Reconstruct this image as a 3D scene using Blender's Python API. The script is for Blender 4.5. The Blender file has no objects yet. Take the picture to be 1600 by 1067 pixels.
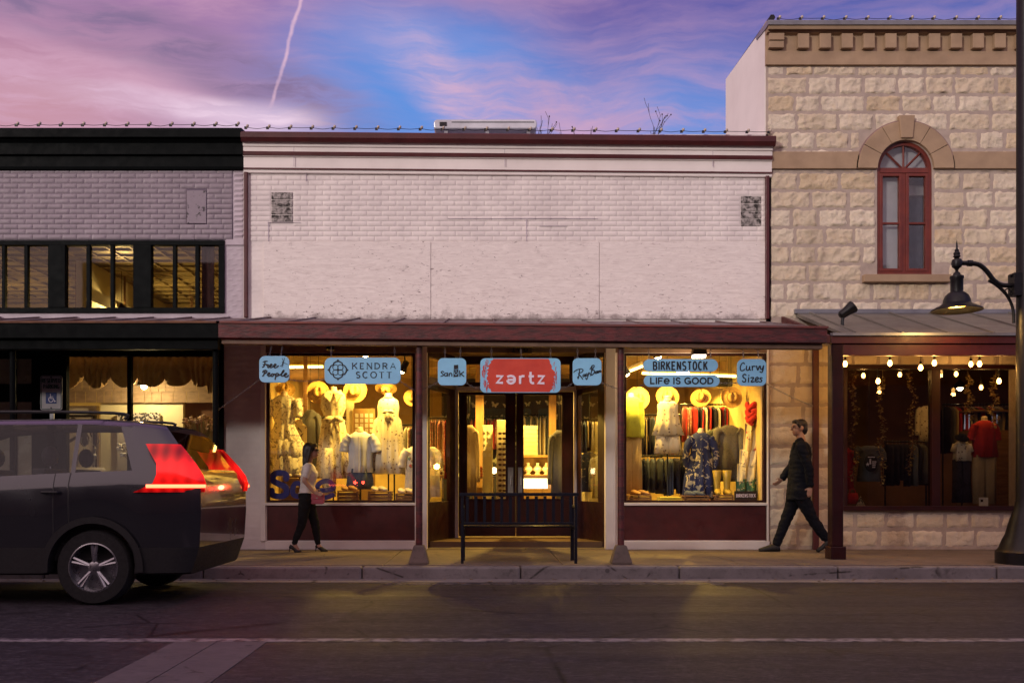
import bpy, bmesh, math, random
from mathutils import Vector, Matrix, noise
random.seed(7)
R = math.radians
C = bpy.context.scene.collection
SC = bpy.context.scene

# ------------------------------------------------------------------ camera
D, F, VX, HY, CH = 13.5, 1458.0, 760.0, 756.0, 0.944   # facade distance, focal length in photo pixels, principal point, eye height
def W(px, py, Y=0.0):
    d = Y + D
    return Vector(((px - VX) * d / F, Y, CH + (HY - py) * d / F))
def X(px, Y=0.0): return (px - VX) * (Y + D) / F
def Z(py, Y=0.0): return CH + (HY - py) * (Y + D) / F
cam = bpy.data.cameras.new('camera'); camo = bpy.data.objects.new('camera', cam); C.objects.link(camo)
camo.location = (0, -D, CH); camo.rotation_euler = (R(90), 0, 0)
cam.sensor_width = 36; cam.lens = 36 * F / 1600
cam.shift_x = (800 - VX) / 1600; cam.shift_y = (HY - 533.5) / 1600
cam.clip_end = 2000
SC.camera = camo
SC.view_settings.view_transform = 'Standard'; SC.view_settings.look = 'None'
SC.view_settings.exposure = 0.3; SC.view_settings.gamma = 1.0
SC.cycles.use_denoising = True; SC.cycles.denoising_prefilter = 'ACCURATE'; SC.cycles.denoising_input_passes = 'RGB_ALBEDO_NORMAL'
SC.cycles.max_bounces = 6; SC.cycles.transparent_max_bounces = 16
SC.cycles.sample_clamp_indirect = 4.0

# ------------------------------------------------------------------ dusk sky
world = bpy.data.worlds.new('World'); SC.world = world; world.use_nodes = True
def build_world():
    nt = world.node_tree; nt.nodes.clear(); N = nt.nodes; L = nt.links
    out = N.new('ShaderNodeOutputWorld'); bg = N.new('ShaderNodeBackground'); L.new(bg.outputs[0], out.inputs[0])
    tc = N.new('ShaderNodeTexCoord')
    def sock(n, i, v):
        if isinstance(v, (int, float)): n.inputs[i].default_value = v
        elif isinstance(v, (tuple, Vector)): n.inputs[i].default_value = tuple(v)[:3]
        else: L.new(v, n.inputs[i])
    def math_(op, a, b=0.0, clamp=False):
        n = N.new('ShaderNodeMath'); n.operation = op; n.use_clamp = clamp; sock(n, 0, a); sock(n, 1, b); return n.outputs[0]
    def vm(op, a, b=(0, 0, 0)):
        n = N.new('ShaderNodeVectorMath'); n.operation = op; sock(n, 0, a); sock(n, 1, b)
        return n.outputs['Value'] if op == 'DOT_PRODUCT' else n.outputs[0]
    def vscale(a, s):
        n = N.new('ShaderNodeVectorMath'); n.operation = 'SCALE'; sock(n, 0, a); n.inputs['Scale'].default_value = s; return n.outputs[0]
    def mapr(v, a, b, c=0.0, d=1.0):
        n = N.new('ShaderNodeMapRange'); n.interpolation_type = 'SMOOTHSTEP'; sock(n, 0, v)
        for i, q in zip((1, 2, 3, 4), (a, b, c, d)): n.inputs[i].default_value = q
        return n.outputs[0]
    def noise_(vec, sc, det=5, rough=.55, dist=0):
        n = N.new('ShaderNodeTexNoise'); L.new(vec, n.inputs['Vector']); n.inputs['Scale'].default_value = sc
        n.inputs['Detail'].default_value = det; n.inputs['Roughness'].default_value = rough; n.inputs['Distortion'].default_value = dist
        return n
    def mix(f, a, b):
        n = N.new('ShaderNodeMix'); n.data_type = 'RGBA'
        for i, v in ((0, f), (6, a), (7, b)):
            if isinstance(v, tuple): n.inputs[i].default_value = v + (1,)
            elif isinstance(v, (int, float)): n.inputs[i].default_value = v
            else: L.new(v, n.inputs[i])
        return n.outputs[2]
    d0 = tc.outputs['Generated']
    n1 = noise_(d0, 3.2, 4); off = vscale(vm('SUBTRACT', n1.outputs['Color'], (.5, .5, .5)), .075)
    n2 = noise_(d0, 14, 6, .6); off2 = vscale(vm('SUBTRACT', n2.outputs['Color'], (.5, .5, .5)), .014)
    dd = vm('ADD', vm('ADD', d0, off), off2)
    def dirp(px, py): return Vector(((px - VX), F, (HY - py))).normalized()
    def band(p, q, w, soft, vec=dd, ends=.06, tex=None):
        """a streak of cloud lying along the arc between two directions of the sky"""
        a, b = dirp(*p), dirp(*q); n = a.cross(b).normalized(); t = (b - a).normalized(); mid = (a + b) / 2; hl = (b - a).length / 2
        dist = math_('ABSOLUTE', vm('DOT_PRODUCT', vec, n))
        m = mapr(dist, w, w + soft, 1, 0)
        al = math_('ABSOLUTE', math_('SUBTRACT', vm('DOT_PRODUCT', vec, t), mid.dot(t)))
        m = math_('MULTIPLY', m, mapr(al, hl - ends, hl + ends, 1, 0))
        m = math_('MULTIPLY', m, mapr(vm('DOT_PRODUCT', d0, (0, 1, 0)), .1, .5))
        return m
    # wispy texture stretched along the cirrus direction
    mp = N.new('ShaderNodeMapping'); L.new(dd, mp.inputs[0]); mp.inputs['Rotation'].default_value = (0, R(28), 0); mp.inputs['Scale'].default_value = (2.2, 2.5, 13)
    wisp = noise_(mp.outputs[0], 3.0, 8, .62).outputs[0]
    mp2 = N.new('ShaderNodeMapping'); L.new(dd, mp2.inputs[0]); mp2.inputs['Rotation'].default_value = (0, R(35), 0); mp2.inputs['Scale'].default_value = (3, 3, 9)
    wisp2 = noise_(mp2.outputs[0], 7.0, 8, .65).outputs[0]
    # physical dusk sky under the clouds
    sky = N.new('ShaderNodeTexSky'); sky.sky_type = 'NISHITA'; sky.sun_disc = False
    sky.sun_elevation = SUN_EL; sky.sun_rotation = SUN_ROT; sky.air_density = 1.4; sky.dust_density = 1.5; sky.ozone_density = 3.0
    hs = N.new('ShaderNodeMix'); hs.data_type = 'RGBA'; hs.blend_type = 'MULTIPLY'; hs.inputs[0].default_value = 1
    L.new(sky.outputs[0], hs.inputs[6]); hs.inputs[7].default_value = (.06, .06, .06, 1)
    x = vm('DOT_PRODUCT', dd, (1, 0, 0)); z = vm('DOT_PRODUCT', dd, (0, 0, 1))
    zc = math_('MULTIPLY', z, 1.0)
    def streaks(rot, sc, big, lo, hi, seed=0.0):
        m = N.new('ShaderNodeMapping'); L.new(dd, m.inputs[0]); m.inputs['Rotation'].default_value = (0, R(rot), 0); m.inputs['Scale'].default_value = sc; m.inputs['Location'].default_value = (seed, seed * .7, seed * 1.3)
        return mapr(noise_(m.outputs[0], big, 9, .60, .4).outputs[0], lo, hi)
    sL = streaks(24, (1.6, 2, 11), 3.2, .40, .66)                      # cirrus falling to the right
    sF = streaks(27, (3.0, 3, 20), 4.5, .38, .70, 3.1)                 # finer fibres in it
    sR = streaks(21, (2.2, 2, 9), 3.6, .42, .66, 7.7)
    upper = mix(mapr(x, -.34, .36), (.40, .205, .43), (.085, .098, .41))
    low = mix(mapr(x, -.42, -.04), (.60, .28, .33), (.17, .31, .78))
    base = mix(mapr(zc, .34, .46), low, upper)
    col = mix(.92, hs.outputs[2], base)
    hole = band((500, 150), (860, 170), .040, .075, ends=.09)
    col = mix(math_('MULTIPLY', hole, .95), col, (.115, .300, .77))
    veil = math_('MULTIPLY', math_('ADD', math_('MULTIPLY', sL, .7), math_('MULTIPLY', sF, .3)), math_('SUBTRACT', 1.0, math_('MULTIPLY', hole, .75)))
    col = mix(math_('MULTIPLY', veil, mapr(x, .30, -.30, .35, .62)), col, (.66, .37, .53))
    col = mix(math_('MULTIPLY', math_('MULTIPLY', sR, mapr(z, .44, .36, .1, .6)), mapr(x, -.02, .08)), col, (.62, .36, .54))
    tx = math_('ADD', math_('MULTIPLY', sF, .65), .35)
    col = mix(math_('MULTIPLY', math_('MULTIPLY', band((630, 80), (800, 215), .008, .035), tx), .95), col, (.68, .46, .66))
    col = mix(math_('MULTIPLY', math_('MULTIPLY', band((740, 140), (1010, 215), .010, .04), tx), .8), col, (.66, .40, .58))
    col = mix(math_('MULTIPLY', math_('MULTIPLY', band((-60, -60), (560, 205), .012, .03, vec=vm('ADD', d0, vscale(off, .3))), tx), .9), col, (.23, .165, .31))
    col = mix(math_('MULTIPLY', math_('MULTIPLY', band((-200, 60), (300, 195), .016, .04), tx), .85), col, (.68, .40, .54))
    bw = vm('ADD', d0, vscale(vm('SUBTRACT', n1.outputs['Color'], (.5, .5, .5)), .02))
    tx2 = math_('ADD', math_('MULTIPLY', sF, .5), .5)
    col = mix(math_('MULTIPLY', math_('MULTIPLY', band((100, 140), (460, 196), .002, .016, vec=bw, ends=.07), tx2), .9), col, (.80, .56, .72))
    col = mix(math_('MULTIPLY', math_('MULTIPLY', band((290, 178), (480, 192), .0005, .021, vec=bw, ends=.05), tx2), 1.0), col, (.95, .74, .90))
    # a thin old contrail
    wob = vm('ADD', d0, vscale(vm('SUBTRACT', noise_(d0, 30, 4).outputs['Color'], (.5, .5, .5)), .010))
    ct = band((480, -30), (424, 160), .0002, .0026, vec=wob, ends=.010)
    ct = math_('MULTIPLY', ct, mapr(noise_(d0, 45, 3).outputs[0], .25, .6, .45, 1.0))
    col = mix(math_('MULTIPLY', ct, .72), col, (.86, .55, .68))
    # afterglow low behind the photographer and a dim, dark lower half
    glow = mapr(vm('DOT_PRODUCT', d0, Vector((-.25, -.75, .6)).normalized()), .2, 1.0, 0, 1)
    col = mix(math_('MULTIPLY', glow, .8), col, GLOW)
    col = mix(mapr(vm('DOT_PRODUCT', d0, (0, 0, 1)), -.02, .03, 1, 0), col, (.03, .027, .03))
    L.new(col, bg.inputs[0]); bg.inputs[1].default_value = SKY_STR
SUN_EL, SUN_ROT, SKY_STR = R(12), R(220), .78
GLOW = (1.40, 1.02, 1.02)
build_world()
sl = bpy.data.lights.new('sun', 'SUN'); sl.energy = 1.3; sl.angle = R(6); sl.color = (1, .92, .84)
so = bpy.data.objects.new('sun', sl); C.objects.link(so); so.location = (-4, -30, 20)
so.rotation_euler = Vector((.62, .74, -.21)).to_track_quat('-Z', 'Y').to_euler()

# ------------------------------------------------------------------ object helpers
ORG = {}
def setp(o, label=None, cat=None, group=None, kind=None):
    if label: o['label'] = label
    if cat: o['category'] = cat
    if group: o['group'] = group
    if kind: o['kind'] = kind
    return o
def thing(name, label, cat, loc, group=None):
    o = bpy.data.objects.new(name, None); C.objects.link(o); o.location = loc; o.empty_display_size = .2
    ORG[o.name] = Vector(loc); return setp(o, label, cat, group)
def catmull(pts, k=6, closed=False):
    P = [Vector(p) for p in pts]; n = len(P); out = []
    if n < 3: return P
    for i in range(n if closed else n - 1):
        p0 = P[(i - 1) % n] if (closed or i) else P[0]; p1 = P[i]; p2 = P[(i + 1) % n]; p3 = P[(i + 2) % n] if (closed or i + 2 < n) else P[-1]
        for j in range(k):
            t = j / k
            out.append(.5 * ((2 * p1) + (p2 - p0) * t + (2 * p0 - 5 * p1 + 4 * p2 - p3) * t * t + (3 * p1 - p0 - 3 * p2 + p3) * t ** 3))
    out.append(P[0] if closed else P[-1]); return out
class MB:
    def __init__(s): s.v = []; s.f = []; s.mi = []; s.cur = 0
    def add(s, vs, fs):
        k = len(s.v); s.v += [Vector(v) for v in vs]
        for f in fs: s.f.append([i + k for i in f]); s.mi.append(s.cur)
        return s
    def box(s, x0, x1, y0, y1, z0, z1):
        return s.add([(x0, y0, z0), (x1, y0, z0), (x1, y1, z0), (x0, y1, z0), (x0, y0, z1), (x1, y0, z1), (x1, y1, z1), (x0, y1, z1)],
                     [(0, 3, 2, 1), (4, 5, 6, 7), (0, 1, 5, 4), (1, 2, 6, 5), (2, 3, 7, 6), (3, 0, 4, 7)])
    def prism(s, poly, y0, y1):                       # polygon in (x, z), extruded along y
        n = len(poly); a = sum(poly[i][0] * poly[(i + 1) % n][1] - poly[(i + 1) % n][0] * poly[i][1] for i in range(n))
        if a < 0: poly = poly[::-1]
        vs = [(x, y0, z) for x, z in poly] + [(x, y1, z) for x, z in poly]
        fs = [tuple(range(n)), tuple(range(2 * n - 1, n - 1, -1))] + [(i, i + n, (i + 1) % n + n, (i + 1) % n) for i in range(n)]
        return s.add(vs, fs)
    def prof(s, poly, x0, x1, tilt=0.0):              # polygon in (y, z), extruded along x; tilt = drop in z from x0 to x1
        n = len(poly); a = sum(poly[i][0] * poly[(i + 1) % n][1] - poly[(i + 1) % n][0] * poly[i][1] for i in range(n))
        if a < 0: poly = poly[::-1]
        vs = [(x0, y, z) for y, z in poly] + [(x1, y, z - tilt) for y, z in poly]
        fs = [tuple(range(n - 1, -1, -1)), tuple(range(n, 2 * n))] + [(i, (i + 1) % n, (i + 1) % n + n, i + n) for i in range(n)]
        return s.add(vs, fs)
    def tube(s, pts, r, n=8, cap=True, flat=1.0):
        P = [Vector(p) for p in pts]; rr = r if isinstance(r, (list, tuple)) else [r] * len(P); vs = []; fs = []
        up = None
        for i, p in enumerate(P):
            t = (P[min(i + 1, len(P) - 1)] - P[max(i - 1, 0)])
            t = t.normalized() if t.length > 1e-9 else Vector((0, 0, 1))
            if up is None: up = Vector((0, 1, 0)) if abs(t.y) < .8 else Vector((1, 0, 0))
            a = (up - t * up.dot(t)).normalized(); up = a; b = t.cross(a)
            for j in range(n):
                q = 2 * math.pi * j / n; vs.append(p + (a * math.cos(q) * flat + b * math.sin(q)) * rr[i])
        for i in range(len(P) - 1):
            for j in range(n):
                fs.append((i * n + j, i * n + (j + 1) % n, (i + 1) * n + (j + 1) % n, (i + 1) * n + j))
        if cap: fs += [tuple(range(n - 1, -1, -1)), tuple(range((len(P) - 1) * n, len(P) * n))]
        return s.add(vs, fs)
    def lathe(s, prof, c=(0, 0, 0), n=20, mat=None, cap=True):
        M = mat or Matrix(); c = Vector(c); vs = []; fs = []
        for r, z in prof:
            for j in range(n):
                q = 2 * math.pi * j / n; vs.append(c + M @ Vector((r * math.cos(q), r * math.sin(q), z)))
        for i in range(len(prof) - 1):
            for j in range(n): fs.append((i * n + j, i * n + (j + 1) % n, (i + 1) * n + (j + 1) % n, (i + 1) * n + j))
        if cap: fs += [tuple(range(n - 1, -1, -1)), tuple(range((len(prof) - 1) * n, len(prof) * n))]
        return s.add(vs, fs)
    def ell(s, c, r, nu=14, nv=9, mat=None):
        M = mat or Matrix(); c = Vector(c); vs = [c + M @ Vector((0, 0, -r[2]))]; fs = []
        for i in range(1, nv):
            a = math.pi * i / nv - math.pi / 2
            for j in range(nu):
                q = 2 * math.pi * j / nu; vs.append(c + M @ Vector((r[0] * math.cos(a) * math.cos(q), r[1] * math.cos(a) * math.sin(q), r[2] * math.sin(a))))
        vs.append(c + M @ Vector((0, 0, r[2]))); last = len(vs) - 1
        for j in range(nu): fs.append((0, 1 + (j + 1) % nu, 1 + j)); fs.append((last, last - nu + j, last - nu + (j + 1) % nu))
        for i in range(nv - 2):
            for j in range(nu): fs.append((1 + i * nu + j, 1 + i * nu + (j + 1) % nu, 1 + (i + 1) * nu + (j + 1) % nu, 1 + (i + 1) * nu + j))
        return s.add(vs, fs)
    def capsule(s, a, b, ra, rb, n=12):
        a, b = Vector(a), Vector(b); t = (b - a).normalized(); P = []; rr = []
        for i in range(5):
            q = i / 4 * math.pi / 2; P.append(a - t * ra * math.cos(q)); rr.append(max(ra * math.sin(q), .0008))
        for i in range(5):
            q = i / 4 * math.pi / 2; P.append(b + t * rb * math.sin(q)); rr.append(max(rb * math.cos(q), .0008))
        return s.tube(P, rr, n)
    def ring_body(s, rings, n=36, pleats=0, c=(0, 0), seed=0):
        """a soft closed shell: rings of (z, rx, ry, pleat depth, dx)"""
        vs = []; fs = []
        for k, rg in enumerate(rings):
            z, rx, ry, pa = rg[:4]; dx = rg[4] if len(rg) > 4 else 0
            for j in range(n):
                q = 2 * math.pi * j / n
                w = 1 + pa * (math.sin(pleats * q + seed) + .5 * math.sin(pleats * .53 * q + 1.3 * seed + .3 * k) + .5 * noise.noise(Vector((math.cos(q) * 2.5, math.sin(q) * 2.5 + seed, z * 4))))
                vs.append((c[0] + dx + rx * w * math.cos(q), c[1] + ry * w * math.sin(q), z + .02 * pa * math.sin(5 * q)))
        m = len(rings)
        for i in range(m - 1):
            for j in range(n): fs.append((i * n + j, i * n + (j + 1) % n, (i + 1) * n + (j + 1) % n, (i + 1) * n + j))
        up = rings[-1][0] > rings[0][0]
        e0, e1 = tuple(range(n - 1, -1, -1)), tuple(range((m - 1) * n, m * n))
        fs += [e0, e1]
        if not up: fs = [tuple(reversed(f)) for f in fs]
        return s.add(vs, fs)
    def build(s, name, mats, parent=None, smooth=False, bevel=0, seg=2, label=None, mods=None):
        if not isinstance(mats, (list, tuple)): mats = [mats]
        if parent is not None: org = ORG[parent.name]
        else:
            xs = [v.x for v in s.v]; ys = [v.y for v in s.v]; zs = [v.z for v in s.v]
            org = Vector(((min(xs) + max(xs)) / 2, (min(ys) + max(ys)) / 2, min(zs)))
        me = bpy.data.meshes.new(name); me.from_pydata([tuple(v - org) for v in s.v], [], s.f)
        for m in mats: me.materials.append(m)
        me.polygons.foreach_set('material_index', s.mi)
        if smooth: me.polygons.foreach_set('use_smooth', [True] * len(s.f))
        me.update()
        o = bpy.data.objects.new(name, me); C.objects.link(o); ORG[o.name] = org
        if parent is not None: o.parent = parent
        else: o.location = org
        if smooth == 'auto': me.set_sharp_from_angle(angle=R(35))
        if bevel:
            b = o.modifiers.new('bevel', 'BEVEL'); b.width = bevel; b.segments = seg; b.limit_method = 'ANGLE'; b.angle_limit = R(40); b.harden_normals = False
        if label: o['label'] = label
        return o
def copy_tree(o, loc, rz=0.0, label=None, scale=None, mat=None):
    c = o.copy(); C.objects.link(c); c.location = loc; c.rotation_euler.z = o.rotation_euler.z + rz
    if scale: c.scale = scale
    if label: c['label'] = label
    ORG[c.name] = Vector(loc)
    for ch in o.children:
        k = ch.copy(); C.objects.link(k); k.parent = c
        for g in ch.children:
            q = g.copy(); C.objects.link(q); q.parent = k
    return c

# ------------------------------------------------------------------ materials
def mat_base(name):
    m = bpy.data.materials.new(name); m.use_nodes = True; nt = m.node_tree; return m, nt, nt.nodes, nt.links, nt.nodes['Principled BSDF']
def c4(c): return tuple(c) + (1,)
def nmath(N, L, op, a, b=0.0, clamp=False):
    n = N.new('ShaderNodeMath'); n.operation = op; n.use_clamp = clamp
    for i, v in ((0, a), (1, b)):
        if isinstance(v, (int, float)): n.inputs[i].default_value = v
        else: L.new(v, n.inputs[i])
    return n.outputs[0]
def nmix(N, L, f, a, b, mode='MIX'):
    n = N.new('ShaderNodeMix'); n.data_type = 'RGBA'; n.blend_type = mode
    for i, v in ((0, f), (6, a), (7, b)):
        if isinstance(v, tuple): n.inputs[i].default_value = c4(v) if len(v) == 3 else v
        elif isinstance(v, (int, float)): n.inputs[i].default_value = v
        else: L.new(v, n.inputs[i])
    return n.outputs[2]
def nramp(N, L, v, a, b, c=0.0, d=1.0):
    n = N.new('ShaderNodeMapRange'); L.new(v, n.inputs[0])
    for i, q in zip((1, 2, 3, 4), (a, b, c, d)): n.inputs[i].default_value = q
    return n.outputs[0]
def nnoise(N, L, vec, sc, det=4, rough=.55, dist=0):
    n = N.new('ShaderNodeTexNoise'); L.new(vec, n.inputs['Vector']); n.inputs['Scale'].default_value = sc
    n.inputs['Detail'].default_value = det; n.inputs['Roughness'].default_value = rough; n.inputs['Distortion'].default_value = dist; return n.outputs[0]
def ncoord(N, L, stretch=None, rot=None):
    tc = N.new('ShaderNodeTexCoord')
    if not stretch and not rot: return tc.outputs['Object']
    mp = N.new('ShaderNodeMapping'); L.new(tc.outputs['Object'], mp.inputs[0])
    if stretch: mp.inputs['Scale'].default_value = stretch
    if rot: mp.inputs['Rotation'].default_value = rot
    return mp.outputs[0]
def nbump(N, L, P, h, strength, dist=.01):
    b = N.new('ShaderNodeBump'); b.inputs['Strength'].default_value = strength; b.inputs['Distance'].default_value = dist
    L.new(h, b.inputs['Height']); L.new(b.outputs[0], P.inputs['Normal']); return b
def M(name, col, rough=.6, metal=0.0, col2=None, vs=6.0, stretch=None, bump=.15, bs=60.0, dist=.004, coat=0.0, spec=.5, lo=.35, hi=.65):
    m, nt, N, L, P = mat_base(name); co = ncoord(N, L, stretch)
    col2 = col2 or tuple(c * .72 for c in col)
    f = nramp(N, L, nnoise(N, L, co, vs, 5, .6), lo, hi)
    L.new(nmix(N, L, f, col, col2), P.inputs['Base Color'])
    L.new(nramp(N, L, nnoise(N, L, co, vs * 2.3, 3), .3, .7, max(rough - .1, .03), min(rough + .1, 1)), P.inputs['Roughness'])
    P.inputs['Metallic'].default_value = metal; P.inputs['Coat Weight'].default_value = coat; P.inputs['Specular IOR Level'].default_value = spec
    if bump: nbump(N, L, P, nnoise(N, L, co, bs, 4, .6), bump, dist)
    return m
def EM(name, col, st):
    m, nt, N, L, P = mat_base(name); P.inputs['Base Color'].default_value = c4(col); P.inputs['Emission Color'].default_value = c4(col); P.inputs['Emission Strength'].default_value = st; return m
def glass(name, tint=(1, 1, 1), refl=.9):
    m, nt, N, L, P = mat_base(name); N.remove(P); out = [n for n in N if n.type == 'OUTPUT_MATERIAL'][0]
    t = N.new('ShaderNodeBsdfTransparent'); t.inputs[0].default_value = c4(tint); g = N.new('ShaderNodeBsdfGlossy'); g.inputs['Roughness'].default_value = .02; g.inputs[0].default_value = c4((refl,) * 3)
    ge = N.new('ShaderNodeNewGeometry'); vd = N.new('ShaderNodeVectorMath'); vd.operation = 'DOT_PRODUCT'; L.new(ge.outputs['Normal'], vd.inputs[0]); L.new(ge.outputs['Incoming'], vd.inputs[1])
    fr = nmath(N, L, 'ADD', nmath(N, L, 'MULTIPLY', nmath(N, L, 'POWER', nmath(N, L, 'SUBTRACT', 1.0, nmath(N, L, 'ABSOLUTE', vd.outputs['Value'])), 5.0), .96), .035, True)   # the same from either side of the pane
    # faint ripple of old plate glass
    bp = N.new('ShaderNodeBump'); bp.inputs['Strength'].default_value = .04; L.new(nnoise(N, L, ncoord(N, L), 3.0, 2), bp.inputs['Height']); L.new(bp.outputs[0], g.inputs['Normal'])
    ms = N.new('ShaderNodeMixShader'); L.new(fr, ms.inputs[0]); L.new(t.outputs[0], ms.inputs[1]); L.new(g.outputs[0], ms.inputs[2]); L.new(ms.outputs[0], out.inputs[0]); return m
def fabric(name, base, spot=None, sc=30.0, th=.35, kind='spot', rough=.85, spot2=None):
    m, nt, N, L, P = mat_base(name); co = ncoord(N, L)
    if kind == 'stripe':
        w = N.new('ShaderNodeTexWave'); w.inputs['Scale'].default_value = sc; w.inputs['Distortion'].default_value = .6; L.new(co, w.inputs[0]); f = nramp(N, L, w.outputs['Fac'], th, th + .1)
    elif kind == 'floral':
        f = nramp(N, L, nnoise(N, L, co, sc, 3, .55, 1.2), th, th + .04)
    else:
        v = N.new('ShaderNodeTexVoronoi'); v.inputs['Scale'].default_value = sc; L.new(co, v.inputs['Vector']); f = nramp(N, L, v.outputs['Distance'], th, th - .08)
    col = nmix(N, L, f, base, spot or tuple(c * .8 for c in base))
    if spot2: col = nmix(N, L, nramp(N, L, nnoise(N, L, co, sc * .7, 2), .62, .66), col, spot2)
    col = nmix(N, L, nramp(N, L, nnoise(N, L, co, 5, 3), .3, .7, 0, .25), col, (.25, .2, .15), 'MULTIPLY')
    L.new(col, P.inputs['Base Color']); P.inputs['Roughness'].default_value = rough
    P.inputs['Sheen Weight'].default_value = .12 if sum(base) > .3 else 0.0; P.inputs['Specular IOR Level'].default_value = .15
    nbump(N, L, P, nnoise(N, L, ncoord(N, L, (1, 1, .35)), 22, 4), .5, .012)
    return m

m_white = M('white_paint', (.80, .73, .69), .55, col2=(.67, .60, .57), vs=1.5, bump=.25, bs=25, lo=.4, hi=.8)
m_whitebrick = M('white_painted_brick', (.79, .715, .68), .6, col2=(.66, .59, .57), vs=2.5, bump=.35, bs=45)
m_dim_mauve = M('dimmed_mauve_brick', (.29, .24, .275), .6, col2=(.235, .195, .225), vs=2.0, bump=.35, bs=45)  # pale facing; the dim light on it is put into this darker mauve
m_palemauve = M('lilac_painted_board', (.52, .45, .50), .6, col2=(.42, .36, .40), vs=3, bump=.3)
m_maroon = M('maroon_paint', (.085, .012, .013), .5, col2=(.06, .009, .010), vs=4, bump=.2)
m_maroon_worn = M('weathered_maroon_paint', (.12, .020, .020), .55, col2=(.05, .014, .013), vs=5, bump=.6, bs=18, dist=.012, stretch=(1, 1, 4), lo=.42, hi=.6)
m_maroon_dark = M('dark_maroon_paint', (.032, .005, .006), .5, col2=(.02, .004, .005), vs=4, bump=.2, spec=.25)
m_brown = M('brown_trim_paint', (.22, .13, .085), .6, col2=(.15, .09, .06), vs=5)
m_black = M('black_green_paint', (.0045, .006, .0062), .6, col2=(.0038, .005, .0052), vs=4, bump=.15, spec=.06)
m_iron = M('black_iron', (.014, .013, .014), .4, .4, col2=(.008, .008, .009), vs=20)
m_navy = M('navy_metal_paint', (.008, .009, .018), .5, .1, col2=(.006, .006, .012), vs=15, spec=.25)
m_chain = M('galvanised_chain', (.42, .40, .40), .35, .9, vs=60)
m_galv = M('galvanised_metal', (.33, .33, .35), .45, .7, col2=(.24, .24, .26), vs=3)
m_rust = M('rusted_roof_metal', (.13, .065, .055), .75, .2, col2=(.22, .19, .20), vs=7, bump=.4, stretch=(1, .3, 1))
m_tan = M('sandstone', (.40, .275, .17), .8, col2=(.31, .21, .13), vs=3, bump=.3, bs=80)
m_stucco = M('white_stucco', (.84, .79, .75), .8, col2=(.76, .71, .67), vs=1.2, bump=.25, bs=60)
m_redwood = M('red_window_paint', (.17, .026, .014), .5, col2=(.12, .018, .012), vs=6)
m_sky_blue = M('light_blue_sign_paint', (.29, .64, .90), .5, col2=(.23, .53, .77), vs=3, bump=.1)
m_ink = M('black_lettering', (.012, .010, .012), .5, vs=20, bump=0)
m_red = M('red_sign_paint', (.66, .072, .04), .45, col2=(.56, .05, .03), vs=4, bump=.1)
m_lav = M('pale_lettering', (.85, .76, .86), .5, col2=(.80, .71, .82), vs=8, bump=0)
m_glass = glass('window_glass')
m_glass_dim = glass('tinted_glass', (.72, .72, .72))
m_wood = M('display_wood', (.30, .16, .07), .6, col2=(.17, .085, .035), vs=3, stretch=(1, 1, 9), bump=.3)
m_oak = M('oak_wood', (.42, .25, .09), .55, col2=(.30, .17, .06), vs=2.5, stretch=(7, 7, .8), bump=.2)
m_floorwood = M('shop_floor', (.16, .09, .045), .5, col2=(.10, .055, .03), vs=2, stretch=(1, 6, 1))
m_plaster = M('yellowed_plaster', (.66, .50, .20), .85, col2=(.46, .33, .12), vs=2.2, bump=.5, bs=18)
m_plaster_dk = M('dark_brown_wall', (.17, .075, .035), .85, col2=(.11, .05, .025), vs=2)  # one dark reddish brown for wall, screen and vase
m_cream = M('cream_wall', (.70, .64, .42), .7, col2=(.62, .56, .36), vs=1.5, bump=.1)
m_skinform = M('mannequin_form', (.72, .58, .42), .6, vs=8, bump=.05)
m_straw = M('straw', (.62, .40, .13), .75, col2=(.50, .30, .09), vs=40, bump=.5, bs=120)
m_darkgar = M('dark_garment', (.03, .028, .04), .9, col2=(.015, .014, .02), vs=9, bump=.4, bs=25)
def mat_plywood():
    m, nt, N, L, P = mat_base('flaking_painted_plywood'); co = ncoord(N, L)
    st = ncoord(N, L, (.9, 1, 4.2)); gr = nnoise(N, L, st, 3.2, 6, .62, 2.2)
    w = N.new('ShaderNodeTexWave'); w.bands_direction = 'Z'; w.inputs['Scale'].default_value = 2.4; w.inputs['Distortion'].default_value = 9; w.inputs['Detail'].default_value = 3; w.inputs['Detail Scale'].default_value = .8
    L.new(ncoord(N, L, (.35, 1, 1)), w.inputs[0])
    sx = N.new('ShaderNodeSeparateXYZ'); L.new(co, sx.inputs[0]); z = sx.outputs[2]
    flake = nmath(N, L, 'ADD', nnoise(N, L, ncoord(N, L, (8, 1, 22)), 1.9, 5, .65, .8), nramp(N, L, nnoise(N, L, co, 1.1, 3), .3, .7, -.05, .045))
    low = nramp(N, L, z, Z(497) - WALLZ, Z(450) - WALLZ, .035, 0)
    fl = nramp(N, L, nmath(N, L, 'ADD', flake, low), .655, .672)
    dirt = nramp(N, L, nmath(N, L, 'ADD', nnoise(N, L, co, 5, 5, .7), nramp(N, L, z, Z(499) - WALLZ, Z(484) - WALLZ, .35, 0)), .62, .85)
    col = nmix(N, L, nramp(N, L, gr, .3, .75), (.82, .745, .705), (.66, .58, .55))
    crack = nramp(N, L, nnoise(N, L, ncoord(N, L, (.7, 1, 9)), 6, 4, .6, 1.5), .60, .64, 0, .5)
    col = nmix(N, L, crack, col, (.42, .33, .32))
    col = nmix(N, L, fl, col, (.16, .11, .10)); col = nmix(N, L, nmath(N, L, 'MULTIPLY', dirt, .75), col, (.16, .12, .115))
    L.new(col, P.inputs['Base Color']); P.inputs['Roughness'].default_value = .6
    h = nmath(N, L, 'SUBTRACT', nmath(N, L, 'ADD', nmath(N, L, 'MULTIPLY', w.outputs['Fac'], .12), gr), fl); nbump(N, L, P, h, .55, .008); return m
WALLZ = 0.0
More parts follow.
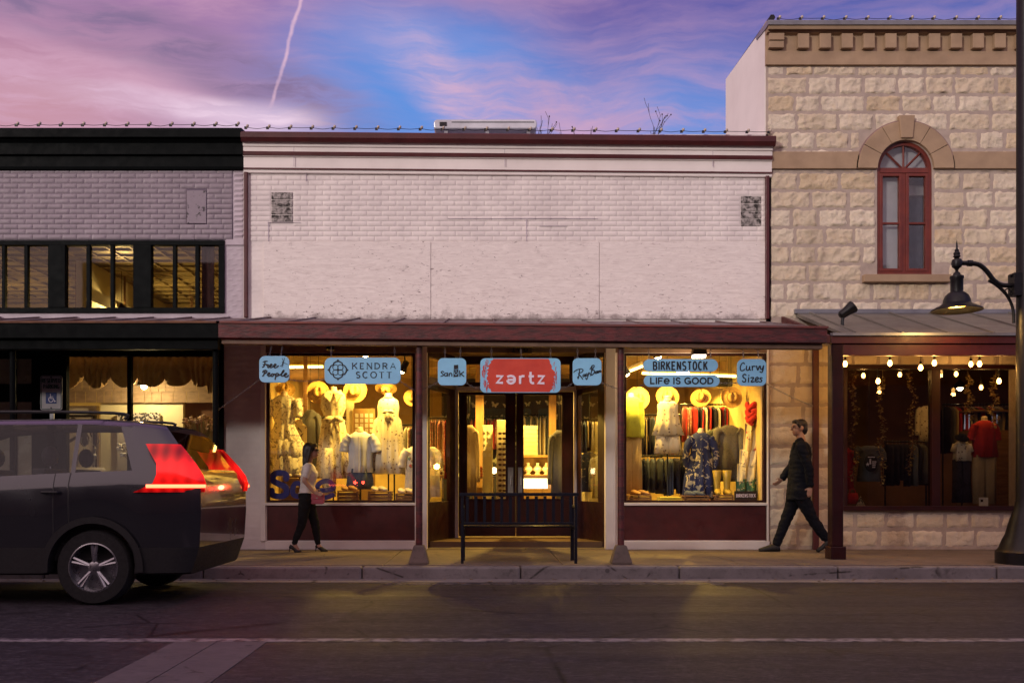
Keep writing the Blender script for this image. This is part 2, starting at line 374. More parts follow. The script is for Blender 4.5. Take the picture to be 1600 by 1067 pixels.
def mat_stone(name, a, b, c):
    m, nt, N, L, P = mat_base(name); co = ncoord(N, L)
    col = nmix(N, L, nramp(N, L, nnoise(N, L, co, 1.6, 2), .35, .65), a, b)
    col = nmix(N, L, nramp(N, L, nnoise(N, L, co, 9, 6, .7), .52, .75, 0, .7), col, c)
    col = nmix(N, L, nramp(N, L, nnoise(N, L, ncoord(N, L, (2.2, 1, .35)), 1.1, 5, .65), .55, .72, 0, .38), col, (.20, .15, .11))
    L.new(col, P.inputs['Base Color']); P.inputs['Roughness'].default_value = .85
    col = nmix(N, L, nramp(N, L, nnoise(N, L, co, 34, 5, .75), .58, .72, 0, .35), col, tuple(q * .6 for q in b)); L.new(col, P.inputs['Base Color'])
    h = nmath(N, L, 'ADD', nnoise(N, L, co, 26, 7, .7), nmath(N, L, 'MULTIPLY', nnoise(N, L, co, 110, 3), .5)); nbump(N, L, P, h, .7, .03); return m
m_lime = mat_stone('rock_faced_limestone', (.70, .585, .43), (.63, .51, .37), (.64, .47, .29))
m_lime2 = mat_stone('cream_limestone', (.76, .655, .51), (.69, .58, .44), (.66, .50, .33))
m_lime3 = mat_stone('ochre_limestone', (.69, .545, .37), (.60, .47, .31), (.60, .39, .20))
m_mortar = M('stone_mortar', (.45, .36, .30), .9, col2=(.36, .285, .24), vs=8, bump=.5)
def mat_asphalt():
    m, nt, N, L, P = mat_base('asphalt'); co = ncoord(N, L)
    ag = nmath(N, L, 'ADD', nmath(N, L, 'MULTIPLY', nnoise(N, L, co, 140, 4, .8), .5), nmath(N, L, 'MULTIPLY', nnoise(N, L, co, 48, 4, .8), .5)); big = nnoise(N, L, co, .7, 5, .6); tr = nnoise(N, L, ncoord(N, L, (.05, 1.4, 1)), 1.6, 4, .6)
    col = nmix(N, L, nramp(N, L, ag, .40, .62), (.013, .012, .0145), (.066, .059, .067))
    col = nmix(N, L, nramp(N, L, tr, .35, .65, 0, .55), col, (.026, .023, .026))
    col = nmix(N, L, nramp(N, L, big, .55, .7, 0, .5), col, (.060, .050, .052))
    sp = nnoise(N, L, ncoord(N, L, (10, 22, 1)), 1.3, 6, .85)
    col = nmix(N, L, nramp(N, L, sp, .52, .66, 0, .8), col, (.115, .104, .115)); col = nmix(N, L, nramp(N, L, sp, .48, .36, 0, .8), col, (.012, .011, .013))
    col = nmix(N, L, nramp(N, L, nnoise(N, L, ncoord(N, L, (.8, 1.6, 1)), 1.1, 5, .6, .6), .60, .68, 0, .7), col, (.022, .019, .021))      # old oil and tar
    cr = N.new('ShaderNodeTexVoronoi'); cr.feature = 'DISTANCE_TO_EDGE'; cr.inputs['Scale'].default_value = .55; L.new(ncoord(N, L, None), cr.inputs['Vector'])
    col = nmix(N, L, nmath(N, L, 'MULTIPLY', nramp(N, L, cr.outputs['Distance'], .012, .002, 0, .8), nramp(N, L, nnoise(N, L, co, 1.3, 3), .45, .55)), col, (.006, .006, .007))
    L.new(col, P.inputs['Base Color']); L.new(nramp(N, L, tr, .35, .7, .62, .45), P.inputs['Roughness']); P.inputs['Specular IOR Level'].default_value = .1; nbump(N, L, P, ag, .7, .012); return m
m_asphalt = mat_asphalt()
def mat_concrete(name, a, b):
    m, nt, N, L, P = mat_base(name); co = ncoord(N, L)
    col = nmix(N, L, nramp(N, L, nnoise(N, L, co, 2.5, 6, .65), .35, .7), a, b)
    col = nmix(N, L, nramp(N, L, nnoise(N, L, ncoord(N, L, (1, 3, 1)), 11, 5, .7), .56, .72, 0, .6), col, tuple(q * .45 for q in b))
    cr = N.new('ShaderNodeTexVoronoi'); cr.feature = 'DISTANCE_TO_EDGE'; cr.inputs['Scale'].default_value = .8; L.new(co, cr.inputs['Vector'])
    nz = nnoise(N, L, co, 6, 3); col = nmix(N, L, nmath(N, L, 'MULTIPLY', nramp(N, L, cr.outputs['Distance'], .012, .002), nramp(N, L, nz, .5, .6)), col, (.03, .025, .02))
    col = nmix(N, L, nramp(N, L, nnoise(N, L, ncoord(N, L, (7, 16, 9)), 1.2, 5, .8), .52, .68, 0, .55), col, tuple(q * .5 for q in b))
    gum = N.new('ShaderNodeTexVoronoi'); gum.inputs['Scale'].default_value = 3.2; L.new(co, gum.inputs['Vector']); col = nmix(N, L, nramp(N, L, gum.outputs['Distance'], .10, .07, 0, .7), col, tuple(q * .3 for q in b))
    L.new(col, P.inputs['Base Color']); P.inputs['Roughness'].default_value = .75; nbump(N, L, P, nnoise(N, L, co, 60, 5, .7), .4, .006); return m
m_walk = mat_concrete('sidewalk_concrete', (.17, .13, .105), (.11, .085, .07))
m_patch = mat_concrete('old_road_concrete', (.105, .09, .09), (.07, .06, .061))
m_kerb = mat_concrete('kerb_concrete', (.22, .20, .195), (.15, .135, .13))
m_line = M('worn_road_paint', (.22, .20, .20), .6, col2=(.04, .036, .038), vs=11, lo=.44, hi=.60)
# ------------------------------------------------------------------ helpers for walls
def rockface(mb, x0, x1, z0, z1, y, rows, wmin, wmax, gap, depth, rough, cell, excl=(), seed=1, jit=.3, bond=False):
    """courses of rock-faced blocks standing proud of a wall plane at y (towards the street)"""
    rnd = random.Random(seed); z = z0; k = 0
    while z < z1 - .02:
        h = min(rows[k % len(rows)], z1 - z); k += 1; za, zb = z, z + h; z += h
        spans = [(x0, x1)]
        for (ex0, ex1, ez0, ez1) in excl:
            if ez1 > za + .02 and ez0 < zb - .02:
                ns = []
                for a, b in spans:
                    if ex0 > a: ns.append((a, min(b, ex0)))
                    if ex1 < b: ns.append((max(a, ex1), b))
                spans = [s for s in ns if s[1] - s[0] > .03]
        for a, b in spans:
            x = a
            if bond and k % 2: x2 = a + wmin * .5
            else: x2 = a + rnd.uniform(wmin, wmax) * (1 if bond else rnd.uniform(.5, 1))
            while x < b - .01:
                if b - x2 < wmin * .45: x2 = b
                x2 = min(x2, b); w = x2 - x; g = gap / 2
                nx = max(2, int(w / cell)); nz = max(2, int(h / cell)); vs = []; fs = []; dz = rnd.uniform(.6, 1.15); sd = rnd.uniform(0, 50)
                for j in range(nz + 1):
                    for i in range(nx + 1):
                        u, v = i / nx, j / nz
                        px = x + g + u * (w - 2 * g); pz = za + g + v * (h - 2 * g)
                        e = min(u, 1 - u) * w; f = min(v, 1 - v) * h; ed = min(e, f)
                        n1 = noise.noise(Vector((px * 9, pz * 9, sd))); n2 = noise.noise(Vector((px * 26, pz * 26, sd)))
                        if ed < 1e-6:
                            px += jit * gap * noise.noise(Vector((pz * 14, px * 3, sd))); pz += jit * gap * noise.noise(Vector((px * 14, pz * 3, sd + 9))); yy = y + .004
                        else:
                            yy = y - depth * dz * min(1, .45 + ed / (cell * 3)) - rough * (n1 + .7 * n2)
                            yy = min(yy, y - .002)
                        vs.append((px, yy, pz))
                for j in range(nz):
                    for i in range(nx):
                        q = j * (nx + 1) + i; fs.append((q, q + 1, q + nx + 2, q + nx + 1))
                mb.cur = rnd.choices((0, 1, 2), (5, 4, 1.6))[0] if not bond else 0; mb.add(vs, fs); mb.cur = 0; x = x2
                x2 = x + (wmin if bond else rnd.uniform(wmin, wmax))
def wall_holes(mb, x0, x1, y0, y1, z0, z1, holes):
    """a solid wall with rectangular openings, cut into butted boxes"""
    zs = sorted({z0, z1, *[h[2] for h in holes], *[h[3] for h in holes]}); zs = [z for z in zs if z0 <= z <= z1]
    for a, b in zip(zs, zs[1:]):
        spans = [(x0, x1)]
        for h in holes:
            if h[2] < b - 1e-6 and h[3] > a + 1e-6:
                ns = []
                for p, q in spans:
                    if h[0] > p: ns.append((p, min(q, h[0])))
                    if h[1] < q: ns.append((max(p, h[1]), q))
                spans = [s for s in ns if s[1] - s[0] > 1e-4]
        for p, q in spans: mb.box(p, q, y0, y1, a, b)
def obox(mb, p0, p1, u0, u1, n0, n1, z0, z1):
    """box along the plan line p0 -> p1 (u metres along it, n metres to its left)"""
    d = (Vector(p1) - Vector(p0)).normalized(); n = Vector((-d.y, d.x)); P = Vector(p0)
    q = [P + d * u + n * m for u, m in ((u0, n0), (u1, n0), (u1, n1), (u0, n1))]
    return mb.add([(v.x, v.y, z) for z in (z0, z1) for v in q], [(0, 3, 2, 1), (4, 5, 6, 7), (0, 1, 5, 4), (1, 2, 6, 5), (2, 3, 7, 6), (3, 0, 4, 7)])
def frame(mb, x0, x1, z0, z1, y0, y1, w, top=None):
    t = top or w
    mb.box(x0, x0 + w, y0, y1, z0, z1); mb.box(x1 - w, x1, y0, y1, z0, z1); mb.box(x0 + w, x1 - w, y0, y1, z0, z0 + w); mb.box(x0 + w, x1 - w, y0, y1, z1 - t, z1)
def one(fn, *a):
    m = MB(); getattr(m, fn)(*a); return m

# ------------------------------------------------------------------ ground, road, pavement
RZ = -.15
setp(one('box', -400, 400, -400, 600, -.6, RZ - .012).build('ground', m_asphalt), kind='structure')
setp(one('box', -60, 60, -40, -2.75, -.5, RZ).build('road', m_asphalt), kind='structure')
b = MB()
for i in range(-9, 10): b.box(i * 2.1 + .9 - .0, i * 2.1 + 3.0 - .008, -2.60, 1.25, -.4, 0)
setp(b.build('sidewalk', m_walk, bevel=.006), kind='structure')
b = MB()
for i in range(-16, 17): b.box(i * 1.83 + .4, i * 1.83 + 2.22, -2.75, -2.606, -.4, -.003 - .003 * (i % 3))
setp(b.build('kerb', m_kerb, bevel=.025), kind='structure')
setp(one('box', -60, 60, -3.12, -2.752, -.3, RZ + .004).build('gutter', m_kerb), kind='structure')
b = MB(); b.box(-60, 60, -7.03, -6.90, RZ - .01, RZ + .004)
setp(b.build('lane_line', m_line), kind='structure')
b = MB(); b.box(-1.15, 2.6, -3.30, -3.26, RZ - .01, RZ + .004)
setp(b.build('parking_line', m_line), kind='structure')
b = MB(); b.box(-2.16, -1.87, -11, -7.04, RZ - .01, RZ + .004); b.box(-1.862, -1.52, -11, -7.04, RZ - .01, RZ + .0042)
setp(b.build('road_patch', m_patch), kind='structure')
rl = random.Random(3); b = MB()
for i in range(160):
    x, y = rl.uniform(-8, 9), rl.choice([rl.uniform(-2.95, -2.77), rl.uniform(-3.2, -2.77)]); a = rl.uniform(0, 6); s = rl.uniform(.008, .028)
    dx, dy = math.cos(a) * s, math.sin(a) * s
    b.add([(x - dx, y - dy, RZ + .006), (x + dy * .5, y - dx * .5, RZ + .012 + rl.uniform(0, .01)), (x + dx, y + dy, RZ + .007), (x - dy * .5, y + dx * .5, RZ + .013)], [(0, 1, 2, 3)])
setp(b.build('leaf_litter', M('dry_leaf', (.28, .19, .10), .8, vs=30)), 'scattered dry leaves and grit along the gutter', 'litter', kind='stuff')

# unseen row added behind the camera, heights stepped to shade road and side shops
b = MB(); hs_ = (8.5, 8.3, 8.6, 8.4, 8.2, 8.5)
for i in range(16): x = -72 + i * 9; b.box(x, x + 9, -40, -28, RZ, hs_[i % 6] + (0 if i == 5 else 1.7 if i < 5 else 2.3))
setp(b.build('shade_row', M('dusky_brick', (.16, .09, .07), .8, vs=3)), 'added unseen row of plain brick blocks behind the camera that shades the road', 'building')
# ------------------------------------------------------------------ middle shop
TILT = .065
shop = thing('shop_building', 'white painted single storey shop with maroon cornice and canopy between black shop and stone building', 'building', (.3, 0, 0))
xl, xr = X(380), X(1205)
LW = (X(417), X(648), Z(785), Z(552)); RW = (X(975), X(1197), Z(785), Z(552))
b = MB()
b.box(xl, xr, .012, .3, 3.05, 6.0)                                 # upper wall
b.box(xl, xl + .2, .3, 8, 0, 5.9); b.box(xr - .03, xr, .3, 8, 0, 5.9); b.box(xl, xr, 8, 8.2, 0, 5.9)
wall_holes(b, X(350), X(1199), .012, .2, 0, 3.05, [LW, RW, (X(662), X(955), 0, 2.95), (LW[0], LW[1], .13, LW[2]), (RW[0], RW[1], .13, RW[2])])
b.build('wall', m_whitebrick, shop)
b = MB(); rockface(b, X(390), X(1196), Z(377), Z(268), .005, [.0735], .213, .213, .005, .0028, .0018, .0175, seed=4, jit=0, bond=True, excl=[(X(423), X(458), Z(348), Z(299)), (X(1157), X(1190), Z(355), Z(305))])
b.build('brick_facing', m_whitebrick, shop, smooth=True); b = MB(); rockface(b, X(351), X(409), 0.02, Z(532), .01, [.088], .26, .26, .006, .005, .001, .05, seed=6, jit=0, bond=True)
b.build('brick_facing', m_whitebrick, shop, smooth=True); b = MB(); rockface(b, X(390), X(411), Z(497), Z(377), .01, [.0735], .19, .19, .006, .004, .001, .03, seed=8, jit=0, bond=True)
b.build('brick_facing', m_whitebrick, shop, smooth=True)
pw = mat_plywood()
for a, c in ((412, 673), (673.7, 936), (936.7, 1196)): one('box', X(a), X(c), -.012, .011, Z(499), Z(378)).build('plywood_panel', pw, shop, bevel=.003)
# pressed metal sheet seams
for (a, c, p, q) in ((700, 934, 341.4, 342.1), (822, 823, 342, 377), (478, 479, 265, 283), (790, 886, 341, 341.6), (843, 886, 353, 353.6), (418, 470, 347.5, 348), (419, 420, 347, 377)): one('box', X(a), X(c), -.006, .008, Z(q), Z(p)).build('sheet_seam', m_palemauve, shop)
m_vent = M('crumbling_vent_block', (.40, .36, .34), .9, col2=(.03, .025, .022), vs=14, bump=.8, bs=40, lo=.42, hi=.6)
for (a, c, p, q) in ((424, 457, 300, 347), (1158, 1189, 306, 354)):
    v = MB(); h = (q - p) / 4
    for i in range(4): v.box(X(a), X(c), -.002, .1, Z(p + (i + 1) * h) + .006, Z(p + i * h) - .006)
    v.box(X(a) + .01, X(c) - .01, .02, .1, Z(q), Z(p)); v.build('vent', m_vent, shop, bevel=.006)
# cornice
x0, x1 = X(381.5), X(1205)
white = [(.05, Z(271)), (-.02, Z(271)), (-.03, Z(270)), (-.03, Z(247)), (-.055, Z(246)), (-.055, Z(232)), (-.075, Z(231)), (-.075, Z(227)), (-.10, Z(224.5)), (-.10, Z(221)), (.05, Z(221))]
one('prof', white, x0, x1, TILT).build('cornice', m_white, shop)
b = MB()
b.prof([(.3, Z(222, -.1) + .03), (-.09, Z(222, -.1)), (-.13, Z(221, -.13)), (-.17, Z(214, -.17)), (-.175, Z(207, -.17)), (-.16, Z(205, -.17)), (.3, Z(204, -.1))], x0 - .01, x1 + .02, TILT)
b.prof([(-.03, Z(246)), (-.07, Z(245)), (-.078, Z(241)), (-.07, Z(239)), (-.03, Z(238))], x0 + .003, x1 - .003, TILT)
b.prof([(-.02, Z(266.5)), (-.045, Z(266)), (-.045, Z(263.5)), (-.02, Z(263))], x0 + .003, x1 - .003, TILT)
b.build('cornice_trim', m_maroon, shop)
for px in (460, 788, 1112): one('box', X(px), X(px + .7), -.0585, -.05, Z(262), Z(226) - .01).build('cornice_joint', m_palemauve, shop)
for a, c, e in ((382, 388, 497), (1195, 1201, 499)): one('box', X(a), X(c), -.05, -.0, Z(e), Z(270 if a < 900 else 276)).build('corner_trim', m_maroon, shop, bevel=.012)
b = MB(); b.box(xl, xr, .3, 8.2, 5.35, 5.5); b.build('roof', m_galv, shop)
# street front: trims, bulkheads, display windows
for a, c in ((408, 415.5), (1198, 1200.5)): one('box', X(a), X(c), -.03, .03, Z(845), Z(540)).build('window_trim', m_white, shop, bevel=.006)
for w in (LW, RW):
    one('box', w[0] - .02, w[1] + .02, -.035, .05, Z(789.5), Z(785)).build('sill', m_white, shop, bevel=.006)
    one('box', w[0] - .015, w[1] + (.0 if w is LW else .04), -.045, .05, .0, Z(845)).build('base_course', m_white, shop, bevel=.006)
    one('box', w[0], w[1], .015, .10, Z(845), Z(789.5)).build('bulkhead_panel', m_maroon, shop)
for a, c in ((658.5, 667.5), (946, 961.5)): one('box', X(a), X(c), -.0235, .14, 0, 2.948).build('entrance_pier', m_white, shop, bevel=.006)
b = MB(); b.box(X(412), X(1198), -.02, .011, Z(551), 3.06); b.build('header_board', m_brown, shop)
for w in (LW, RW):
    b = MB(); frame(b, w[0], w[1], w[2], w[3], .0, .07, .035); fr = b.build('display_window', m_maroon_dark, shop, bevel=.005)
    one('box', w[0] + .03, w[1] - .03, .03, .036, w[2] + .03, w[3] - .03).build('pane', m_glass, fr)
# recessed entrance
YB = 1.2; pL0, pL1, pR0, pR1 = (X(668), .14), (X(712, YB), YB), (X(900, YB), YB), (X(946), .14)
b = MB(); b.prof([(-.02, -.02), (YB + .3, -.02), (YB + .3, .12), (.3, .03), (-.02, .004)], X(668), X(946)); b.build('entrance_floor', m_walk, shop)
one('box', X(662), X(950), .14, YB + .2, 2.95, 3.04).build('entrance_soffit', m_brown, shop)
for (p, q) in ((pL0, pL1), (pR0, pR1)):
    n = (Vector(q) - Vector(p)).length; b = MB(); sgn = 1 if p is pL0 else -1; na, nb = (0, .06)
    obox(b, p, q, 0, n, na, nb, .02, .68); obox(b, p, q, 0, .07, na, nb, .68, 2.42); obox(b, p, q, n - .24, n, na, nb, .68, 2.42)
    obox(b, p, q, .07, n - .24, na, nb, 2.34, 2.42); obox(b, p, q, 0, .05, na, nb, 2.52, 2.82); obox(b, p, q, n - .05, n, na, nb, 2.52, 2.82); obox(b, p, q, 0, n, na, nb, 2.82, 2.95)
    sw = b.build('side_window', m_maroon_dark, shop, bevel=.004)
    b = MB(); obox(b, p, q, .06, n - .23, .025, .03, .67, 2.35); obox(b, p, q, .04, n - .04, .025, .03, 2.5, 2.84); b.build('pane', m_glass, sw)
    b = MB(); obox(b, p, q, -.0, n, -.012, .072, 2.42, 2.52); b.build('transom_rail', m_brown, shop)
def yb(px): return X(px, YB)
def zb(py): return Z(py, YB)
b = MB(); b.box(yb(708), yb(716), YB - .03, YB + .1, .05, 2.95); b.box(yb(897), yb(904), YB - .03, YB + .1, .05, 2.95); b.box(yb(716), yb(897), YB - .025, YB + .09, zb(611), zb(604)); b.build('door_frame', m_palemauve, shop)
b = MB(); frame(b, yb(716), yb(897), zb(604), 2.95, YB, YB + .08, .07, .12); b.box(yb(790), yb(808), YB, YB + .08, zb(604) + .07, 2.83); tr = b.build('transom_window', m_maroon_dark, shop)
b = MB(); b.box(yb(718), yb(895), YB + .03, YB + .036, zb(602), 2.86); b.build('pane', m_glass, tr)
for k, (a, c, g0, g1) in enumerate(((717, 805.5, 730, 790), (806.5, 896, 818, 878))):
    b = MB(); wall_holes(b, yb(a), yb(c), YB, YB + .05, .125, zb(612), [(yb(g0), yb(g1), zb(779), zb(617))])
    frame(b, yb(g0) - .02, yb(g1) + .02, zb(779) - .02, zb(617) + .02, YB - .012, YB - .0005, .022)
    dr = b.build('door', m_maroon_dark, shop, bevel=.004)
    one('box', yb(g0), yb(g1), YB + .02, YB + .026, zb(779), zb(617)).build('pane', m_glass, dr)
    hx = yb(798 if k == 0 else 814); b = MB(); b.box(hx - .045, hx + .04, YB - .008, YB - .0006, zb(770), zb(730)); b.tube([(hx, YB - .01, zb(745)), (hx, YB - .06, zb(745)), (hx, YB - .06, zb(757)), (hx, YB - .01, zb(757))], .009); b.build('handle', m_galv, dr)
b = MB(); b.box(X(793), X(831), -.035, -.0205, Z(552.5), Z(538)); pl = b.build('number_plaque', M('dark_plaque', (.10, .06, .04), .6), shop, bevel=.004)
# shop room
b = MB(); b.box(xl + .2, xr - .03, .2, 8, -.1, .1); b.box(LW[0] - .1, X(655), .2, 1.25, .1, .655); b.box(X(962), RW[1] + .05, .2, 1.25, .1, .655); b.build('shop_floor', m_floorwood, shop)
b = MB(); b.box(xl + .2, xr - .03, .3, 8, 3.15, 3.3)
for i in range(7): b.box(xl + .2, xr - .03, 1.4 + i * .9, 1.5 + i * .9, 3.03, 3.15)
b.build('ceiling', m_plaster, shop)
b = MB(); b.box(xl + .2, xr - .03, 5.6, 5.75, .1, 3.15); b.box(xl + .2, xl + .24, .2, 5.6, .1, 3.15); b.box(xr - .06, xr - .03, .3, 5.6, .1, 3.15); b.build('inner_wall', m_plaster, shop)

# canopies (parts of the shops they shelter)
def canopy(parent, x0, x1, yf, zf, zw, drop, mroof, mfas, mbeam, fh, ribs, msof, lip=None, bh=.06):
    b = MB(); b.prof([(0, zw), (yf, zf), (yf, zf - .02), (0, zw - .05)], x0, x1, drop)
    n = max(1, int((x1 - x0) / ribs))
    for i in range(n + 1):
        x = x0 + (x1 - x0 - .02) * i / n; dz = drop * i / n
        b.prof([(0, zw + .022), (yf + .02, zf + .022), (yf + .02, zf - .005), (0, zw - .005)], x, x + .02, 0 if not drop else drop / n * .02)
        for v in b.v[-10 + 2:]: pass
        for v in b.v[-8:]: v.z -= dz
    cn = b.build('canopy', mroof, parent)
    b = MB(); b.prof([(yf - .02, zf + .005), (yf + .04, zf + .005), (yf + .04, zf - fh), (yf - .02, zf - fh)], x0 - .02, x1 + .02, drop)
    b.prof([(yf, zf), (0.0, zw), (0.0, zw - fh * .8), (yf + .04, zf - fh)], x0 - .018, x0 + .03); b.prof([(yf + .041, zf - drop), (0.0, zw - drop), (0.0, zw - drop - fh * .8), (yf + .041, zf - fh - drop)], x1 - .03, x1 + .018)
    b.build('fascia', mfas, cn, bevel=.006)
    if lip: one('prof', [(yf - .035, zf + .03), (yf + .05, zf + .03), (yf + .05, zf + .006), (yf - .035, zf + .006)], x0 - .03, x1 + .03, drop).build('roof_edge', lip, cn)
    b = MB(); b.prof([(yf + .05, zf - fh + .02), (yf + .16, zf - fh + .02), (yf + .16, zf - fh - bh), (yf + .05, zf - fh - bh)], x0 + .01, x1 - .01, drop); b.build('front_beam', mbeam, cn, bevel=.005)
    b = MB(); b.prof([(yf + .165, zf - fh + .01), (-.03, 3.06), (-.03, 3.09), (yf + .165, zf - fh + .04)], x0 + .04, x1 - .04, drop * .5)
    for i in range(int((x1 - x0) / .6)):
        x = x0 + .35 + i * .6; b.prof([(yf + .17, zf - fh - .05), (-.035, 2.99), (-.035, 3.07), (yf + .17, zf - fh + .02)], x, x + .045)
    b.build('soffit', msof, cn)
    return cn
cn = canopy(shop, X(343, -2.55), X(1289, -2.55), -2.55, Z(506, -2.55), Z(497), .062, m_rust, m_maroon_worn, m_brown, .165, .62, m_brown, lip=M('red_roof_edge', (.22, .045, .03), .6, col2=(.13, .05, .045), vs=3, stretch=(1, 1, .4)))
for px in (655, 970):
    b = MB(); x = X(px, -2.4); b.tube([(x, -2.4, .2), (x, -2.4, 2.66)], .04, 14); ps = b.build('post', m_maroon_worn, cn, smooth='auto')
    b = MB(); b.lathe([(.17, 0), (.165, .03), (.10, .19), (.085, .22)], (x, -2.4, 0), 4, Matrix.Rotation(R(45), 3, 'Z')); b.build('post_base', m_walk, ps, bevel=.012)
one('box', X(1268), X(1277.5), -.07, -.02, .0, 2.98).build('downpipe', m_maroon, shop, bevel=.01)

# ------------------------------------------------------------------ black shop on the left
left = thing('shop_building', 'single storey shop with black cornice, black window frames and dimmed mauve brick above a black canopy', 'building', (-6.5, 0, 0))
x0 = -12.0; xe = xl - .004
UW = (X(-75), X(351), Z(489), Z(376)); DW = (X(98), X(341), Z(792), Z(551))
dz1, dz2 = (X(-40), X(60), Z(600), Z(550)), (X(-40), X(60), .25, Z(628))
b = MB(); wall_holes(b, x0, xe, .012, .25, 3.05, 6.0, [UW]); wall_holes(b, x0, X(350) - .003, .012, .2, 0, 3.05, [DW])
b.box(x0, x0 + .2, .25, 8, 0, 5.9); b.box(xe - .2, xe, .25, 8, 0, 5.9); b.box(x0, xe, 8, 8.2, 0, 5.9)
b.build('wall', m_palemauve, left)
b = MB(); rockface(b, x0, X(363), Z(374), Z(266), .004, [.0735], .213, .213, .005, .007, .003, .0175, seed=14, jit=0, bond=True, excl=[(X(291), X(323), Z(350), Z(297))]); b.box(x0, X(364), .0098, .0115, Z(375), Z(265.5))
b.build('brick_facing', m_dim_mauve, left, smooth=True)
b = MB(); rockface(b, X(364), X(381), Z(372), Z(266), .01, [.0735], .213, .213, .006, .016, .004, .026, seed=15, jit=0, bond=True); b.box(X(353), X(381), -.012, .011, Z(383), Z(374.5)); rockface(b, X(353), X(381), Z(497), Z(384), .01, [.074], .12, .12, .004, .003, .0, .04, seed=8, jit=0, bond=True)
b.build('side_facing', m_palemauve, left)
one('box', X(292), X(322), -.006, .012, Z(349), Z(298)).build('patch_panel', M('flaking_patch', (.26, .215, .25), .7, col2=(.03, .025, .028), vs=9, lo=.56, hi=.62, bump=.6), left)
b = MB(); b.prof([(.05, Z(266)), (-.03, Z(266)), (-.045, Z(263)), (-.03, Z(261)), (-.03, Z(246)), (-.08, Z(244)), (-.08, Z(238)), (-.055, Z(237)), (-.055, Z(226)), (-.1, Z(223)), (-.11, Z(219)), (-.17, Z(214, -.17)), (-.175, Z(203, -.17)), (-.15, Z(200, -.15)), (.3, Z(199)), (.3, Z(240))], x0, X(381.3))
b.build('cornice', m_black, left)
one('box', x0, xe, .3, 8.2, 5.35, 5.5).build('roof', m_galv, left)
b = MB(); ya, yc = -.02, .08
b.box(UW[0], UW[1], ya, yc, UW[2], UW[2] + .075); b.box(UW[0], UW[1], ya, yc, UW[3] - .07, UW[3])
b.box(X(-75), X(-55), ya, yc, UW[2] + .075, UW[3] - .07); b.box(X(78), X(103), ya - .01, yc, UW[2] + .075, UW[3] - .07); b.box(X(209), X(237), ya - .01, yc, UW[2] + .075, UW[3] - .07); b.box(X(342), X(351), ya, yc, UW[2] + .075, UW[3] - .07)
for a, c in ((-30, -26), (3, 8), (38, 43.5), (75, 78), (135, 141), (172.5, 178), (270, 275.5), (305, 311)): b.box(X(a), X(c), ya + .012, yc - .02, UW[2] + .075, UW[3] - .07)
uw = b.build('clerestory_window', m_black, left, bevel=.005)
one('box', UW[0] + .02, UW[1] - .05, .03, .036, UW[2] + .05, UW[3] - .05).build('pane', m_glass_dim, uw)
one('box', X(312), X(331), .10, .13, UW[2] + .02, UW[3] - .02).build('board', M('reddish_board', (.13, .04, .025), .7, col2=(.05, .02, .015), vs=4, stretch=(6, 1, 1)), uw)
cn2 = canopy(left, x0, X(344, -2.55) - .03, -2.55, Z(506, -2.55), Z(497), .0, m_rust, m_black, m_black, .17, .55, m_black, lip=M('rusty_roof_edge', (.12, .05, .03), .8, col2=(.22, .10, .05), vs=5), bh=.12)
for px in (337, 20):
    b = MB(); x = X(px, -2.4); b.tube([(x, -2.4, 0), (x, -2.4, 2.6)], .035, 14); b.build('post', m_black, cn2, smooth='auto')
# ground floor front
b = MB(); frame(b, DW[0], DW[1], DW[2], DW[3], -.02, .09, .06, .05); b.box(X(199), X(205), -.015, .08, DW[2] + .06, DW[3] - .05); dw = b.build('display_window', m_black, left, bevel=.004)
one('box', DW[0] + .05, DW[1] - .05, .03, .036, DW[2] + .05, DW[3] - .04).build('pane', m_glass, dw)
b = MB(); b.box(X(98) + .01, X(350) - .004, -.03, .011, 0, Z(792)); b.box(X(341), X(350) - .004, -.025, .011, Z(792), 3.05); b.box(x0, X(341), -.028, .011, Z(551), 3.06); b.box(X(60), X(98), -.026, .011, 0, Z(551)); b.box(x0, X(-40) - .005, -.026, .011, 0, Z(551)); b.build('black_front', m_black, left)
b = MB(); frame(b, X(-40), X(60), .02, Z(551) - .002, -.018, .011, .09); b.box(X(-40) + .09, X(60) - .09, -.016, .011, Z(628), Z(600)); b.box(X(18), X(27), -.02, .011, .11, Z(551) - .1); dd = b.build('door', m_black, left)
b = MB(); b.box(X(-40) + .09, X(18), -.002, .0115, Z(600), Z(556)); b.box(X(27), X(52), -.002, .0115, Z(600), Z(556)); b.box(X(-40) + .09, X(18), -.002, .0115, .12, Z(628)); b.box(X(27), X(52), -.002, .0115, .12, Z(628)); b.build('pane', M('lamplit_tone_pane', (.34, .29, .20), .25, col2=(.2, .17, .11), vs=1.4), dd)  # opaque panes; the lamplight behind them is put into the pale yellow tone
# gallery room: tin ceiling and tall cream walls
b = MB(); b.box(x0 + .2, xe - .2, .25, 8, -.1, .1); b.box(DW[0] - .3, DW[1], .2, 1.6, .1, .57); b.build('floor', m_floorwood, left)
b = MB(); b.box(x0 + .2, xe - .2, .25, 6.6, 4.72, 4.85)
for i in range(22): b.box(x0 + .25 + i * .38, x0 + .28 + i * .38, .3, 6.6, 4.69, 4.72)
for i in range(17): b.box(x0 + .2, xe - .2, .35 + i * .38, .38 + i * .38, 4.685, 4.72)
b.build('tin_ceiling', M('pressed_tin', (.42, .33, .15), .5, .2, col2=(.30, .23, .10), vs=2), left)
b = MB(); b.box(x0 + .2, xe - .2, 6.0, 6.15, .1, 4.7); b.box(x0 + .2, x0 + .3, .3, 6.0, .1, 4.7); b.box(xe - .3, xe - .2, .3, 6.0, .1, 4.7)
b.build('inner_wall', M('ochre_wall', (.50, .38, .15), .8, col2=(.42, .31, .12), vs=1.5), left)
